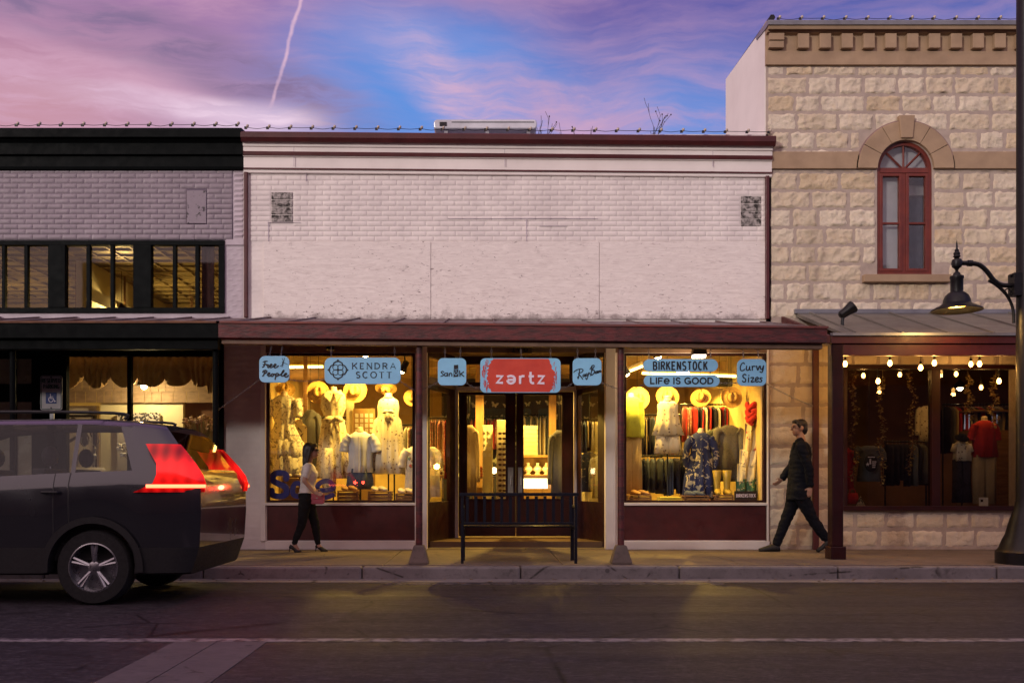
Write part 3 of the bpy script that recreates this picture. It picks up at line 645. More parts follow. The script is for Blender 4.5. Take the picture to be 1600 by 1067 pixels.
b = MB(); b.box(X(60), X(62), 1.7, 5.8, 3.95, 4.15); b.box(-6.9, -6.7, 2.2, 6.0, 3.9, 4.7); b.build('beam', m_cream, left)
for px, y in ((160, 2.8), (195, 3.4), (297, 4.0), (120, 3.8), (118, 2.4), (300, 5.2)): one('tube', [(X(px, y), y, 2.8), (X(px, y), y, 4.7)], .02 if px in (195, 300) else .007, 8).build('hanging_rod', m_wood, left)

# ------------------------------------------------------------------ limestone building on the right
stone = thing('stone_building', 'tan limestone building with dentil cornice, arched red window and maroon ground floor shopfront', 'building', (7, 0, 0))
sx0 = X(1197); sx1 = 11.5; SW = (X(1318), X(1593), Z(797), Z(570)); AW = (X(1371), X(1457), Z(430), Z(264))
TOP = Z(33); ar = (AW[1] - AW[0]) / 2; acx = (AW[0] + AW[1]) / 2
b = MB(); wall_holes(b, sx0, sx1, .012, .28, 0, TOP, [SW, (AW[0], AW[1], AW[2], AW[3] + ar)])
for i in range(8):                                                  # fill the corners above the arched head
    a0, a1 = math.pi / 2 * i / 8, math.pi / 2 * (i + 1) / 8; zz = AW[3]
    for sg in (-1, 1):
        pts = [(acx + sg * ar * math.cos(a0), zz + ar * math.sin(a0)), (acx + sg * ar, zz + ar * math.sin(a0)), (acx + sg * ar, zz + ar * math.sin(a1)), (acx + sg * ar * math.cos(a1), zz + ar * math.sin(a1))]
        if abs(pts[0][0] - pts[1][0]) < 1e-4: pts.pop(0)
        b.prism(pts, .013, .27)
b.build('wall', m_mortar, stone)
b = MB(); rows = [.275, .25, .265, .26]
rockface(b, sx0 + .01, sx1, Z(262), Z(103), .012, [.262, .268, .27, .255, .27, .15], .34, .66, .030, .010, .026, .022, seed=21, jit=1.0, excl=[(X(1362), X(1466), Z(270), Z(212)), (X(1345), X(1483), Z(266), Z(230))])
b.build('stone_facing', (m_lime, m_lime2, m_lime3), stone, smooth=True); b = MB()
rockface(b, sx0 + .05, sx1, Z(498), Z(266), .012, [.26, .27, .262, .27], .34, .66, .030, .010, .026, .022, seed=33, jit=1.0, excl=[(AW[0] - .01, AW[1] + .01, AW[2], Z(262)), (X(1347), X(1482), Z(442), Z(429))])
b.build('stone_facing', (m_lime, m_lime2, m_lime3), stone, smooth=True); b = MB()
rockface(b, X(1201), X(1303), .02, Z(535), .012, [.30, .285, .30], .42, .75, .034, .010, .017, .026, seed=44, jit=.5)
b.build('stone_facing', (m_lime, m_lime2, m_lime3), stone, smooth=True); b = MB()
rockface(b, X(1303), sx1, Z(571), Z(545), .012, [.25], .3, .42, .03, .015, .01, .03, seed=46, jit=.5)
b.build('stone_facing', (m_lime, m_lime2, m_lime3), stone, smooth=True); b = MB()
rockface(b, X(1303), sx1, .02, Z(800), .012, [.27, .29], .36, .5, .04, .012, .018, .026, seed=45, jit=.6)
b.build('stone_facing', (m_lime, m_lime2, m_lime3), stone, smooth=True)
# belt course, arch stones, sill
for q in ((1205, 1342), (1487, 2000)): one('box', X(q[0]), X(q[1]), -.03, .011, Z(264.5), Z(238)).build('belt_course', m_tan, stone, bevel=.006)
one('box', X(1347), X(1482), -.09, .011, Z(442), Z(430.5)).build('window_sill', m_tan, stone, bevel=.006)
zc = Z(264.5); r1 = ar + .01; r2 = (X(1488) - X(1338)) / 2
for i in range(6):
    a0, a1 = math.pi * (i + .012) / 6, math.pi * (i + .988) / 6; pts = []
    for k in range(7): a = a0 + (a1 - a0) * k / 6; pts.append((acx + r1 * math.cos(a), zc + r1 * 1.0 * math.sin(a)))
    for k in range(7): a = a1 + (a0 - a1) * k / 6; pts.append((acx + r2 * math.cos(a), zc + r2 * .98 * math.sin(a)))
    one('prism', pts, -.045, .011).build('arch_stone', m_tan, stone, bevel=.005)
one('prism', [(acx - .085, zc + r1 + .02), (acx + .085, zc + r1 + .02), (acx + .115, Z(183)), (acx - .115, Z(183))], -.075, .009).build('keystone', m_tan, stone, bevel=.01)
b = MB(); b.prism([(acx + (r2 + .0) * math.cos(a), zc + r2 * .98 * math.sin(a)) for a in [math.pi * k / 24 for k in range(25)]] + [(acx + (r2 + .018) * math.cos(a), zc + (r2 * .98 + .018) * math.sin(a)) for a in [math.pi * k / 24 for k in range(24, -1, -1)]], -.03, .010); b.build('arch_bead', M('pinkish_mortar', (.30, .19, .17), .9), stone)
# cornice with dentils
b = MB(); gt = TOP
b.prof([(.05, Z(103)), (-.035, Z(103)), (-.035, Z(82)), (-.02, Z(81.5)), (-.02, Z(57)), (-.09, Z(55)), (-.10, Z(52)), (-.15, Z(46, -.15)), (-.17, Z(40, -.15)), (.05, Z(40, -.15))], sx0 - .01, sx1)
b.build('cornice', m_tan, stone, bevel=.004)
dn = None
for i in range(13):
    px = 1241 + i * 33.9; b = MB()
    if i == 0: b.box(X(1199), X(1222), -.11, -.021, Z(68), Z(57.5)); b.box(X(1199), X(1222), -.09, -.021, Z(79), Z(68.5)); b.build('dentil', m_tan, stone, bevel=.006); b = MB()
    b.box(X(px + 2.5), X(px + 20), -.10, -.021, Z(80), Z(57.5)); b.build('dentil', m_tan, stone, bevel=.006)
b = MB(); b.prof([(-.19, Z(38.5, -.19)), (-.2, Z(33, -.19)), (-.19, Z(31.5, -.19)), (.4, Z(31.5, -.1)), (.4, Z(37, -.1)), (-.1, Z(39, -.19))], sx0 - .03, sx1); b.build('gutter', m_galv, stone)
# white rendered side wall above the neighbour's roof
YB2 = 2.23; b = MB(); b.add([(sx0 - .012, .02, 5.3), (sx0 - .012, YB2, 5.3), (sx0 - .012, YB2, 7.76), (sx0 - .012, .02, TOP - .05), (sx0 + .25, .02, 5.3), (sx0 + .25, YB2, 5.3), (sx0 + .25, YB2, 7.76), (sx0 + .25, .02, TOP - .05)], [(0, 3, 2, 1), (4, 5, 6, 7), (0, 1, 5, 4), (1, 2, 6, 5), (2, 3, 7, 6), (3, 0, 4, 7)])
b.box(sx0 + .25, sx1, YB2 - .2, YB2, 5.3, 7.7); b.build('side_wall', m_stucco, stone)
b = MB(); b.tube([(sx0 + .06, -.1, TOP + .0), (sx0 + .06, YB2 + .03, 7.79)], .045, 6); b.box(sx0 + .1, sx1, .1, YB2, TOP - .02, TOP + .01); b.build('coping', m_iron, stone)
one('box', sx0 + .1, sx1, .28, 8, 5.2, 5.35).build('roof', m_galv, stone)
b = MB(); b.box(sx1 - .2, sx1, .3, 8, 0, 5.2); b.box(sx0 + .08, sx1, 7.8, 8, 0, 5.2); b.build('rear_wall', m_mortar, stone)
# arched window
b = MB(); y0, y1 = .03, .11; w = .05
b.box(AW[0], AW[0] + w, y0, y1, AW[2], AW[3]); b.box(AW[1] - w, AW[1], y0, y1, AW[2], AW[3]); b.box(AW[0] + w, AW[1] - w, y0, y1, AW[2], AW[2] + .06)
b.box(AW[0] + w, AW[1] - w, y0 - .012, y1, AW[3] - .05, AW[3] + .02)
for i in range(18):
    a0, a1 = math.pi * i / 18, math.pi * (i + 1) / 18
    b.prism([(acx + r * math.cos(a), AW[3] + r * math.sin(a)) for r, a in ((ar - w, a0), (ar, a0), (ar, a1), (ar - w, a1))], y0, y1)
for a in (45, 90, 135): b.tube([(acx, y0 + .02, AW[3]), (acx + (ar - .02) * math.cos(R(a)), y0 + .02, AW[3] + (ar - .02) * math.sin(R(a)))], .016, 4)
aw = b.build('arched_window', m_redwood, stone)
for a, c in ((1376, 1411), (1417, 1452)):
    b = MB(); frame(b, X(a), X(c), AW[2] + .062, AW[3] - .055, y0 - .008, y1 - .02, .042); b.box(X(a) + .042, X(c) - .042, y0, y1 - .03, Z(349.5), Z(346.5)); b.build('casement', m_redwood, aw, bevel=.004)
one('box', X(1411) + .002, X(1417) - .002, y0 + .004, y1, AW[2] + .06, AW[3] - .05).build('mullion', m_redwood, aw)
pts = [(AW[0] + .02, AW[2] + .02), (AW[1] - .02, AW[2] + .02)] + [(acx + (ar - .02) * math.cos(math.pi * k / 16), AW[3] + (ar - .02) * math.sin(math.pi * k / 16)) for k in range(17)]
one('prism', pts, .06, .066).build('pane', m_glass, aw)
b = MB(); m_blind = M('grey_blind', (.30, .30, .31), .7, col2=(.24, .24, .25), vs=3, bump=.1); b.box(AW[0], X(1414), .16, .17, AW[2], AW[3] + .05); b.prism([(acx + ar * math.cos(math.pi * k / 16), AW[3] + .06 + ar * .9 * math.sin(math.pi * k / 16)) for k in range(17)], .18, .19); b.build('blind', m_blind, aw)
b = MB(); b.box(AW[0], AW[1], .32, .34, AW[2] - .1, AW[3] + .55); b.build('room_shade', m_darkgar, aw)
b = MB(); 
for i in range(4): b.tube([(X(1419 + i * 3.3), .2 + .01 * (i % 2), AW[2]), (X(1419 + i * 2.6), .2, AW[3])], [.02, .012], 6)
b.build('curtain', m_blind, aw)
# canopy, shopfront
yc = -1.8
def yz(px): return X(px, yc)
zf = Z(521, yc)
b = MB(); b.prof([(0, Z(489)), (yc, zf), (yc, zf - .03), (0, Z(489) - .06)], X(1244), sx1)
for i in range(12):
    xx = X(1262 + i * 62); b.prof([(-.02, Z(489) + .02), (yc + .02, zf + .022), (yc + .02, zf - .005), (-.02, Z(489) - .01)], xx, xx + .022)
cn3 = b.build('canopy', M('grey_metal_roof', (.24, .22, .19), .45, .5, col2=(.19, .17, .15), vs=2), stone)
b = MB(); b.box(X(1240), sx1, -.06, .01, Z(490.5), Z(484)); b.prof([(yc - .03, zf + .005), (yc + .06, zf + .02), (yc + .06, zf - .02), (yc - .03, zf - .03)], yz(1300), sx1); b.build('flashing', m_galv, cn3)
b = MB(); b.prof([(yc, zf - .032), (yc + .08, zf - .032), (yc + .08, zf - .125), (yc, zf - .125)], yz(1299), sx1); b.prof([(yc + .03, zf - .13), (yc + .12, zf - .13), (yc + .12, zf - .27), (yc + .03, zf - .27)], yz(1300), sx1)
b.prof([(yc, zf - .02), (0, Z(489) - .05), (0, Z(489) - .16), (yc, zf - .125)], yz(1299) - .06, yz(1299) - .01); b.build('fascia', m_maroon, cn3, bevel=.005)
b = MB(); b.prof([(yc + .13, zf - .14), (-.01, 3.1), (-.01, 3.13), (yc + .13, zf - .1)], yz(1302), sx1); b.build('soffit', m_brown, cn3)
b = MB(); b.box(yz(1301), yz(1319), yc + .02, yc + .18, .16, zf - .13); ps = b.build('post', m_maroon_dark, cn3, bevel=.01)
one('box', yz(1298), yz(1322), yc - .01, yc + .21, 0, .16).build('post_base', m_maroon_dark, ps, bevel=.01)
b = MB(); frame(b, SW[0], SW[1] + .3, SW[2], SW[3], -.02, .1, .05, .06); b.box(X(1455), X(1468), -.025, .1, SW[2] + .05, SW[3] - .06); b.box(SW[0] - .03, sx1 - 3, -.08, -.021, Z(797), Z(790)); b.build('shop_window', m_maroon_dark, stone, bevel=.004)
one('box', SW[0] + .03, SW[1] + .28, .03, .036, SW[2] + .03, SW[3] - .03).build('pane', m_glass_dim, stone)
b = MB(); b.box(X(1303), sx1 - .2, .28, 6, .1, .16); b.box(SW[0] - .1, SW[1] + .6, .25, 1.1, .16, SW[2] - .02); b.build('floor', m_floorwood, stone)
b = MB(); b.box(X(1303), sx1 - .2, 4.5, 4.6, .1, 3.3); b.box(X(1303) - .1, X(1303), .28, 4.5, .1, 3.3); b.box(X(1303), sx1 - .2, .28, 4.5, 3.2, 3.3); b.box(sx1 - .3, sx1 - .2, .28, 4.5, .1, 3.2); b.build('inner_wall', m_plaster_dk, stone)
# ------------------------------------------------------------------ lettering
def arc(cx, cz, rx, rz, a0, a1, n=9):
    return [(cx + rx * math.cos(R(a0 + (a1 - a0) * i / n)), cz + rz * math.sin(R(a0 + (a1 - a0) * i / n))) for i in range(n + 1)]
GL = {
 'A': [[(0, 0), (.5, 1), (1, 0)], [(.2, .34), (.8, .34)]],
 'B': [[(0.05, 0), (0.05, 1)], [(0.05, .97), (.5, .97)] + arc(.52, .74, .36, .23, 90, -90) + [(.05, .51)], [(.5, .51)] + arc(.55, .265, .4, .235, 90, -90) + [(.05, .03)]],
 'C': [arc(.53, .5, .48, .5, 50, 310, 16)],
 'D': [[(.05, 0), (.05, 1)], [(.05, .97), (.4, .97)] + arc(.42, .5, .55, .47, 90, -90, 12) + [(.05, .03)]],
 'E': [[(.95, .97), (.05, .97), (.05, .03), (.95, .03)], [(.05, .51), (.8, .51)]],
 'F': [[(.95, .97), (.05, .97), (.05, 0)], [(.05, .5), (.8, .5)]],
 'G': [arc(.53, .5, .48, .5, 50, 345, 16), [(.99, .42), (.58, .42)], [(.97, .45), (.97, .1)]],
 'I': [[(.5, 0), (.5, 1)]],
 'K': [[(.05, 0), (.05, 1)], [(.95, 1), (.08, .42)], [(.38, .6), (.98, 0)]],
 'L': [[(.05, 1), (.05, .03), (.92, .03)]],
 'N': [[(.05, 0), (.05, 1)], [(.05, 1), (.95, 0)], [(.95, 0), (.95, 1)]],
 'O': [arc(.5, .5, .48, .5, 0, 360, 22)],
 'P': [[(.05, 0), (.05, 1)], [(.05, .97), (.5, .97)] + arc(.55, .72, .38, .25, 90, -90) + [(.05, .47)]],
 'R': [[(.05, 0), (.05, 1)], [(.05, .97), (.5, .97)] + arc(.55, .74, .36, .23, 90, -90) + [(.05, .51)], [(.45, .5), (.97, 0)]],
 'S': [arc(.5, .74, .42, .25, 30, 270, 10) + arc(.5, .245, .44, .245, 90, -150, 10)[1:]],
 'T': [[(0, .97), (1, .97)], [(.5, .97), (.5, 0)]],
 'V': [[(0, 1), (.5, 0), (1, 1)]],
 'e': [[(.05, .42), (.95, .42)] + arc(.5, .42, .46, .42, 0, 310, 16)],
 '1': [[(.25, .8), (.5, 1), (.5, 0)], [(.2, 0), (.8, 0)]], '0': [arc(.5, .5, .42, .5, 0, 360, 18)], '6': [arc(.5, .3, .42, .3, 0, 360, 16), arc(.55, .4, .47, .6, 175, 75, 8)],
}
class Ink:
    """raised lettering on a plane facing the street; author coordinates -> (x, z) by fn"""
    def __init__(s, fn, y, up=.003): s.mb = MB(); s.fn = fn; s.y = y; s.k = 0; s.up = up
    def stroke(s, pts, w, smooth=False, closed=False, cap=True):
        P = [Vector(p) for p in pts]
        if smooth: P = catmull([(p[0], p[1]) for p in pts], 6, closed)
        P = [Vector(s.fn(p[0], p[1])) for p in P]; Q = [P[0]]
        for p in P[1:]:
            if (p - Q[-1]).length > 1e-5: Q.append(p)
        P = Q; n = len(P)
        if n < 2: return s
        s.k += 1; yt = s.y - s.up - .00022 * (s.k % 14); yb = s.y + .001; ws = w if isinstance(w, (list, tuple)) else None; vs = []; fs = []
        ring = (P[0] - P[-1]).length < 1e-4
        for i, p in enumerate(P):
            a = P[i - 1] if i else (P[-2] if ring else P[0]); c = P[i + 1] if i < n - 1 else (P[1] if ring else P[-1])
            d1 = (p - a).normalized() if (p - a).length > 1e-7 else None; d2 = (c - p).normalized() if (c - p).length > 1e-7 else None
            d = ((d1 or d2) + (d2 or d1)); d = d.normalized() if d.length > .15 else (d1 or d2)
            m = min(1 / max(d.dot(d2 or d1), .5), 1.6); hw = (ws[0] + (ws[1] - ws[0]) * i / (n - 1) if ws else w) / 2 * m
            nn = Vector((-d.y, d.x)) * hw
            for q, yy in ((p + nn, yt), (p - nn, yt), (p + nn, yb), (p - nn, yb)): vs.append((q.x, yy, q.y))
        for i in range(n - 1):
            a, b = 4 * i, 4 * i + 4; fs += [(a, a + 1, b + 1, b), (a, b, b + 2, a + 2), (a + 1, a + 3, b + 3, b + 1)]
        fs += [(0, 2, 3, 1), (4 * n - 4, 4 * n - 3, 4 * n - 1, 4 * n - 2)]
        s.mb.add(vs, fs)
        if cap and not ring:
            for j, (p, hw) in enumerate(((P[0], (ws[0] if ws else w) / 2), (P[-1], (ws[1] if ws else w) / 2))):
                y2 = yt + .0001 * (j + 1); c = [(p.x + hw * math.cos(t * math.pi / 5), p.y + hw * math.sin(t * math.pi / 5)) for t in range(10)]; s.mb.prism(c, y2, yb)
        return s
    def poly(s, pts): s.k += 1; s.mb.prism([tuple(s.fn(*p)) for p in pts], s.y - s.up + .0004 - .0002 * (s.k % 5), s.y + .001); return s
    def text(s, t, x0, x1, yb, yt, w, gap=.22, widths=None, cap=False, thin=None, serif=0):
        ws = [(widths or {}).get(c, .28 if c == 'I' else .5 if c == ' ' else 1.0) for c in t]; tot = sum(ws) + gap * (len(t) - 1); u = (x1 - x0) / tot; x = x0
        for c, cw in zip(t, ws):
            for k, st in enumerate(GL.get(c, [])):
                pts = [(x + p[0] * cw * u, yb + (yt - yb) * p[1]) for p in st]; ww = w
                if thin and len(st) <= 3:
                    dx = abs(st[0][0] - st[-1][0]); dz = abs(st[0][1] - st[-1][1])
                    if dz < .1 or (c in 'N' and dx < .1) : ww = thin
                s.stroke(pts, ww, cap=cap)
                if serif and len(st) == 2 and abs(st[0][0] - st[1][0]) < .1:
                    for p in pts: s.stroke([(p[0] - serif, p[1]), (p[0] + serif, p[1])], thin, cap=False)
            x += (cw + gap) * u
        return s
    def build(s, name, m, parent): return s.mb.build(name, m, parent)
YS = -2.44                                                           # the signs hang in one row under the front beam
def zoomfn(zx, zy, k, Y):                                            # a tracing grid laid over one sign
    def fn(u, v): return X(zx + u / k, Y), Z(zy + v / k, Y)
    return fn
def rrect(x0, x1, z0, z1, r, n=6):
    p = []
    for cx, cz, a in ((x1 - r, z1 - r, 0), (x0 + r, z1 - r, 90), (x0 + r, z0 + r, 180), (x1 - r, z0 + r, 270)): p += arc(cx, cz, r, r, a, a + 90, n)
    return p
def chain(mb, a, b, sag=0.0, r=.0085):
    a, b = Vector(a), Vector(b); L = (b - a).length * (1 + sag); n = max(2, int(L / .034))
    for i in range(n):
        t0, t1 = i / n, (i + 1) / n
        p = a.lerp(b, t0) - Vector((0, 0, 4 * sag * L * .5 * t0 * (1 - t0))); q = a.lerp(b, t1) - Vector((0, 0, 4 * sag * L * .5 * t1 * (1 - t1)))
        d = (q - p); m = (p + q) / 2; u = d.normalized(); s = Vector((0, 1, 0)) if i % 2 else u.cross(Vector((0, 1, 0))).normalized(); h = d.length * .62
        mb.tube([m + u * h * math.cos(k * math.pi / 4) + s * r * math.sin(k * math.pi / 4) for k in range(9)], .0032, 4, cap=False)
ZB = 2.575
def sign(label, px0, px1, py0, py1, rpx, hooks, top=None, board=m_sky_blue):
    s = YS + D; x0, x1, z0, z1 = X(px0, YS), X(px1, YS), Z(py1, YS), Z(py0, YS)
    t = thing('hanging_sign', label, 'sign', ((x0 + x1) / 2, YS, z0), 'painted shop signs hanging from the canopy on chains')
    one('prism', rrect(x0, x1, z0, z1, rpx * s / F), YS, YS + .022).build('board', board, t, bevel=.003)
    b = MB()
    for hx, tx in hooks: chain(b, (X(hx, YS), YS + .01, z1 - .012), (X(tx, YS), YS + .01, top if top else ZB))
    b.build('chain', m_chain, t)
    return t
def px_w(p): return p * (YS + D) / F
# Free People
t = sign('small blue sign reading Free People with a dragonfly, leftmost of the row', 405, 452, 556, 597.5, 9, ((420, 424), (438, 441)))
I = Ink(zoomfn(400, 545, 12.31, YS), YS); w = px_w(1.85)
for st in ([(140, 252), (180, 238), (216, 240)], [(176, 245), (165, 300), (150, 340), (126, 352)], [(140, 305), (170, 298), (196, 296)], [(205, 318), (214, 304), (236, 306), (238, 318)], [(236, 312), (224, 345), (236, 360), (252, 352), (262, 335), (300, 322), (306, 300), (288, 294), (268, 322), (284, 362), (322, 345), (338, 335), (374, 322), (382, 300), (362, 294), (344, 322), (362, 364), (402, 350), (428, 328)],
           [(176, 420), (160, 470), (142, 515), (126, 522)], [(130, 450), (150, 420), (188, 412), (210, 432), (196, 462), (156, 476)], [(216, 502), (255, 490), (264, 468), (245, 462), (228, 492), (244, 528), (284, 512)], [(318, 480), (294, 496), (292, 522), (312, 530), (334, 510), (332, 484), (314, 480)], [(334, 490), (356, 482)], [(388, 478), (376, 540), (368, 586)], [(362, 500), (400, 474), (430, 480), (424, 510), (398, 526), (380, 514)], [(424, 512), (480, 490), (528, 442), (540, 416), (520, 420), (492, 480), (492, 520), (520, 522), (540, 508), (580, 495), (588, 472), (566, 472), (550, 500), (566, 540), (600, 534), (622, 512)]): I.stroke(st, w, True)
for st in ([(505, 185), (524, 240), (528, 258)], [(548, 178), (534, 238), (530, 258)], [(512, 262), (560, 278), (606, 298)], [(522, 276), (518, 312), (498, 350)], [(512, 276), (500, 312), (464, 334)]): I.stroke(st, px_w(.7), True)
I.stroke([(512, 258), (520, 264)], px_w(2)); I.build('lettering', m_ink, t)
ends = {}
b = MB(); chain(b, (X(449, YS), YS + .01, Z(592, YS)), (X(509, YS), YS + .01, Z(592, YS)), .10); b.build('linking_chain', m_chain, t)
b = MB(); chain(b, (X(339, -2.4), -2.36, Z(640, -2.4)), (X(406, YS), YS + .01, Z(592, YS)), .015); b.build('linking_chain', m_chain, t)
# Kendra Scott
t = sign('long blue sign with a black flower emblem and serif words KENDRA SCOTT', 507, 626, 558.5, 600, 10, ((517, 517.5), (616.5, 616.5)))
I = Ink(zoomfn(500, 545, 11.43, YS), YS)
W1, W0 = px_w(1.45), px_w(.7)
ser = 13
I.text('KENDRA', 578, 1350, 357, 255, W1, gap=.62, widths={'K': 1.0, 'E': .8, 'N': 1.0, 'D': 1.05, 'R': .95, 'A': 1.1}, thin=W0, serif=ser)
I.text('SCOTT', 645, 1278, 517, 412, W1, gap=.5, widths={'S': .75, 'C': 1.05, 'O': 1.15, 'T': .95}, thin=W0, serif=ser)
cx, cy = 320, 375
for q in range(4):
    ca, sa = math.cos(q * math.pi / 2), math.sin(q * math.pi / 2)
    def rot(p): return (cx + p[0] * ca - p[1] * sa, cy + p[0] * sa + p[1] * ca)
    I.stroke([rot(p) for p in ((-86, -84), (-74, -120), (-42, -142), (-18, -152), (0, -174), (18, -152), (42, -142), (74, -120), (86, -84))], px_w(1.75))
    I.stroke([rot(p) for p in arc(44, -44, 48, 48, 0, 360, 18)], px_w(.95))
    I.stroke([rot(p) for p in ((-12, -150), (0, -140), (12, -150))], px_w(.8))
for q in range(6): I.stroke([(cx + 6 * math.cos(q), cy + 6 * math.sin(q)), (cx + 22 * math.cos(q * 1.047), cy + 22 * math.sin(q * 1.047))], px_w(.6))
I.build('lettering', m_ink, t)
b = MB(); chain(b, (X(623, YS), YS + .01, Z(594, YS)), (X(652, -2.4), -2.4, Z(612, -2.4)), .03); b.build('linking_chain', m_chain, t)
# sanuk
t = sign('small blue square sign reading sanuk with a smiling black letter u', 684, 728.5, 559.5, 602, 8, ((695.5, 695), (719, 719.5)))
I = Ink(zoomfn(675, 535, 5.714, YS), YS); w = px_w(1.6)
for st in ([(106, 264), (92, 258), (82, 268), (98, 282), (100, 294), (80, 302)], [(136, 276), (116, 276), (112, 294), (126, 300), (137, 286)], [(138, 272), (139, 300)], [(153, 300), (154, 276)], [(154, 284), (166, 273), (176, 280), (177, 300)], [(246, 254), (250, 302)], [(282, 262), (252, 285)], [(258, 280), (284, 303)]): I.stroke(st, w, len(st) > 3)
I.poly([(196, 202), (233, 200), (236, 305), (191, 309)]); I.build('lettering', m_ink, t)
I = Ink(zoomfn(675, 535, 5.714, YS), YS, .006); I.stroke([(200, 272), (206, 286), (214, 290), (222, 285), (228, 270)], px_w(.9), True); I.stroke([(206, 258), (206.5, 264)], px_w(.9)); I.stroke([(220, 257), (220.5, 263)], px_w(.9)); I.stroke([(198, 240), (214, 244), (230, 238)], px_w(.6), True); I.build('smile', m_sky_blue, t)
b = MB(); chain(b, (X(727, YS), YS + .01, Z(596, YS)), (X(752.5, YS), YS + .01, Z(606, YS)), .22); b.build('linking_chain', m_chain, t)
b = MB(); chain(b, (X(661, -2.4), -2.4, Z(608, -2.4)), (X(685.5, YS), YS + .01, Z(596, YS)), .03); b.build('linking_chain', m_chain, t)
# zertz
t = sign('large blue sign with a red brushed field and white letters zertz over the entrance', 750.5, 876, 559.5, 613.5, 8, ((768, 768), (815, 813.5), (860.5, 860)))
fn = zoomfn(675, 535, 5.714, YS); I = Ink(fn, YS, .002); rr_ = random.Random(5)
lft, rgt = [], []
for i in range(40):
    v = 146 + i * (442 - 146) / 39; e = 1 - ((v - 300) / 150) ** 2
    lft.append((545 - 52 * max(e, 0) ** .7 + rr_.uniform(-9, 9), v)); rgt.append((1032 + 62 * max(e, 0) ** .7 * (1 if v > 250 else .8) + rr_.uniform(-8, 8), v))
I.poly(lft + rgt[::-1])
for i in range(44):
    sd = rr_.random() < .62; v = rr_.uniform(160, 425); e = max(1 - ((v - 298) / 155) ** 2, 0) ** .6; off = rr_.uniform(6, 40)
    ln = rr_.uniform(9, 30); cxx = (540 - 50 * e - off * e) if sd else (1040 + 56 * e + off * .55 * e); sl2 = (v - 298) / 150 * .5 * (1 if sd else -1)
    I.stroke([(cxx + sl2 * ln * .6, v - ln), (cxx - 2, v), (cxx - sl2 * ln * .6 + 2, v + ln)] if True else [], [px_w(rr_.uniform(.5, 1.3)), px_w(rr_.uniform(.3, .8))], True)
I.build('red_field', m_red, t)
I = Ink(fn, YS - .003, .004); w = px_w(3.6)
for st in ([(574, 301), (628, 301), (580, 360), (634, 360)], [(944, 301), (998, 301), (950, 364), (1004, 364)], [(672, 309), (688, 301), (706, 299), (726, 304), (738, 318), (740, 332), (736, 350), (722, 362), (704, 366), (686, 361), (675, 346), (673, 336)], [(676, 334), (736, 334)], [(786, 297), (786, 370)], [(788, 318), (796, 306), (808, 301), (826, 302)], [(880, 263), (880, 346), (886, 358), (898, 364), (912, 362)], [(862, 303), (910, 303)]): I.stroke(st, w, cap=False)
I.build('lettering', m_lav, t)
b = MB(); chain(b, (X(874, YS), YS + .01, Z(606, YS)), (X(896, YS), YS + .01, Z(597, YS)), .22); b.build('linking_chain', m_chain, t)
# Ray-Ban
t = sign('small blue square sign with slanted script Ray-Ban', 895, 940, 559.5, 602, 8, ((903, 902), (930.5, 930.5)))
I = Ink(zoomfn(675, 535, 5.714, YS), YS); w = px_w(1.45)
for st in ([(1266, 268), (1272, 258), (1300, 242), (1330, 236), (1348, 246), (1338, 264), (1308, 278), (1326, 300), (1346, 328)], [(1318, 244), (1312, 284), (1305, 322), (1300, 308)], [(1366, 284), (1350, 290), (1348, 304), (1358, 304), (1370, 284), (1368, 302), (1380, 296)], [(1382, 276), (1384, 296), (1396, 286), (1402, 268)], [(1400, 270), (1392, 300), (1380, 330), (1372, 316)], [(1394, 282), (1410, 276)], [(1428, 208), (1424, 250), (1416, 296)], [(1410, 240), (1430, 208), (1446, 206), (1444, 222), (1424, 246), (1446, 248), (1450, 266), (1432, 288), (1416, 292)], [(1474, 256), (1458, 264), (1458, 276), (1468, 274), (1478, 256), (1478, 272), (1488, 266)], [(1488, 254), (1488, 268), (1496, 254), (1502, 250), (1502, 264), (1512, 256)]): I.stroke(st, w, True)
I.build('lettering', m_ink, t)
b = MB(); chain(b, (X(938.5, YS), YS + .01, Z(597, YS)), (X(968, -2.4), -2.4, Z(608, -2.4)), .03); b.build('linking_chain', m_chain, t)
# two pills
t = sign('upper pill shaped blue sign with black block word BIRKENSTOCK', 1005, 1122, 561, 580.5, 9.7, ((1014.5, 1013.5), (1111, 1110)))
fn = zoomfn(995, 545, 7.273, YS); I = Ink(fn, YS)
I.text('BIRKENSTOCK', 188, 800, 238, 146, px_w(2.15), gap=.52, widths={'I': .2}); I.build('lettering', m_ink, t)
t2 = sign('lower pill shaped blue sign reading LIFE IS GOOD', 1006, 1124.5, 585.5, 604.5, 9.5, ((1016.5, 1014.5), (1109, 1111)), top=Z(578, YS))
I = Ink(fn, YS)
I.text('LIFe IS GOOD', 156, 866, 396, 330, px_w(2.0), gap=.33, widths={'I': .15, 'L': .75, 'F': .8, 'e': 1.0, 'S': .85, 'G': 1.2, 'O': 1.2, 'D': 1.05, ' ': .2}, cap=True); I.build('lettering', m_ink, t2)
b = MB(); chain(b, (X(1123, YS), YS + .01, Z(598, YS)), (X(1154, YS), YS + .01, Z(598, YS)), .03); chain(b, (X(974, -2.4), -2.4, Z(613, -2.4)), (X(1008, YS), YS + .01, Z(600, YS)), .03); b.build('linking_chain', m_chain, t2)
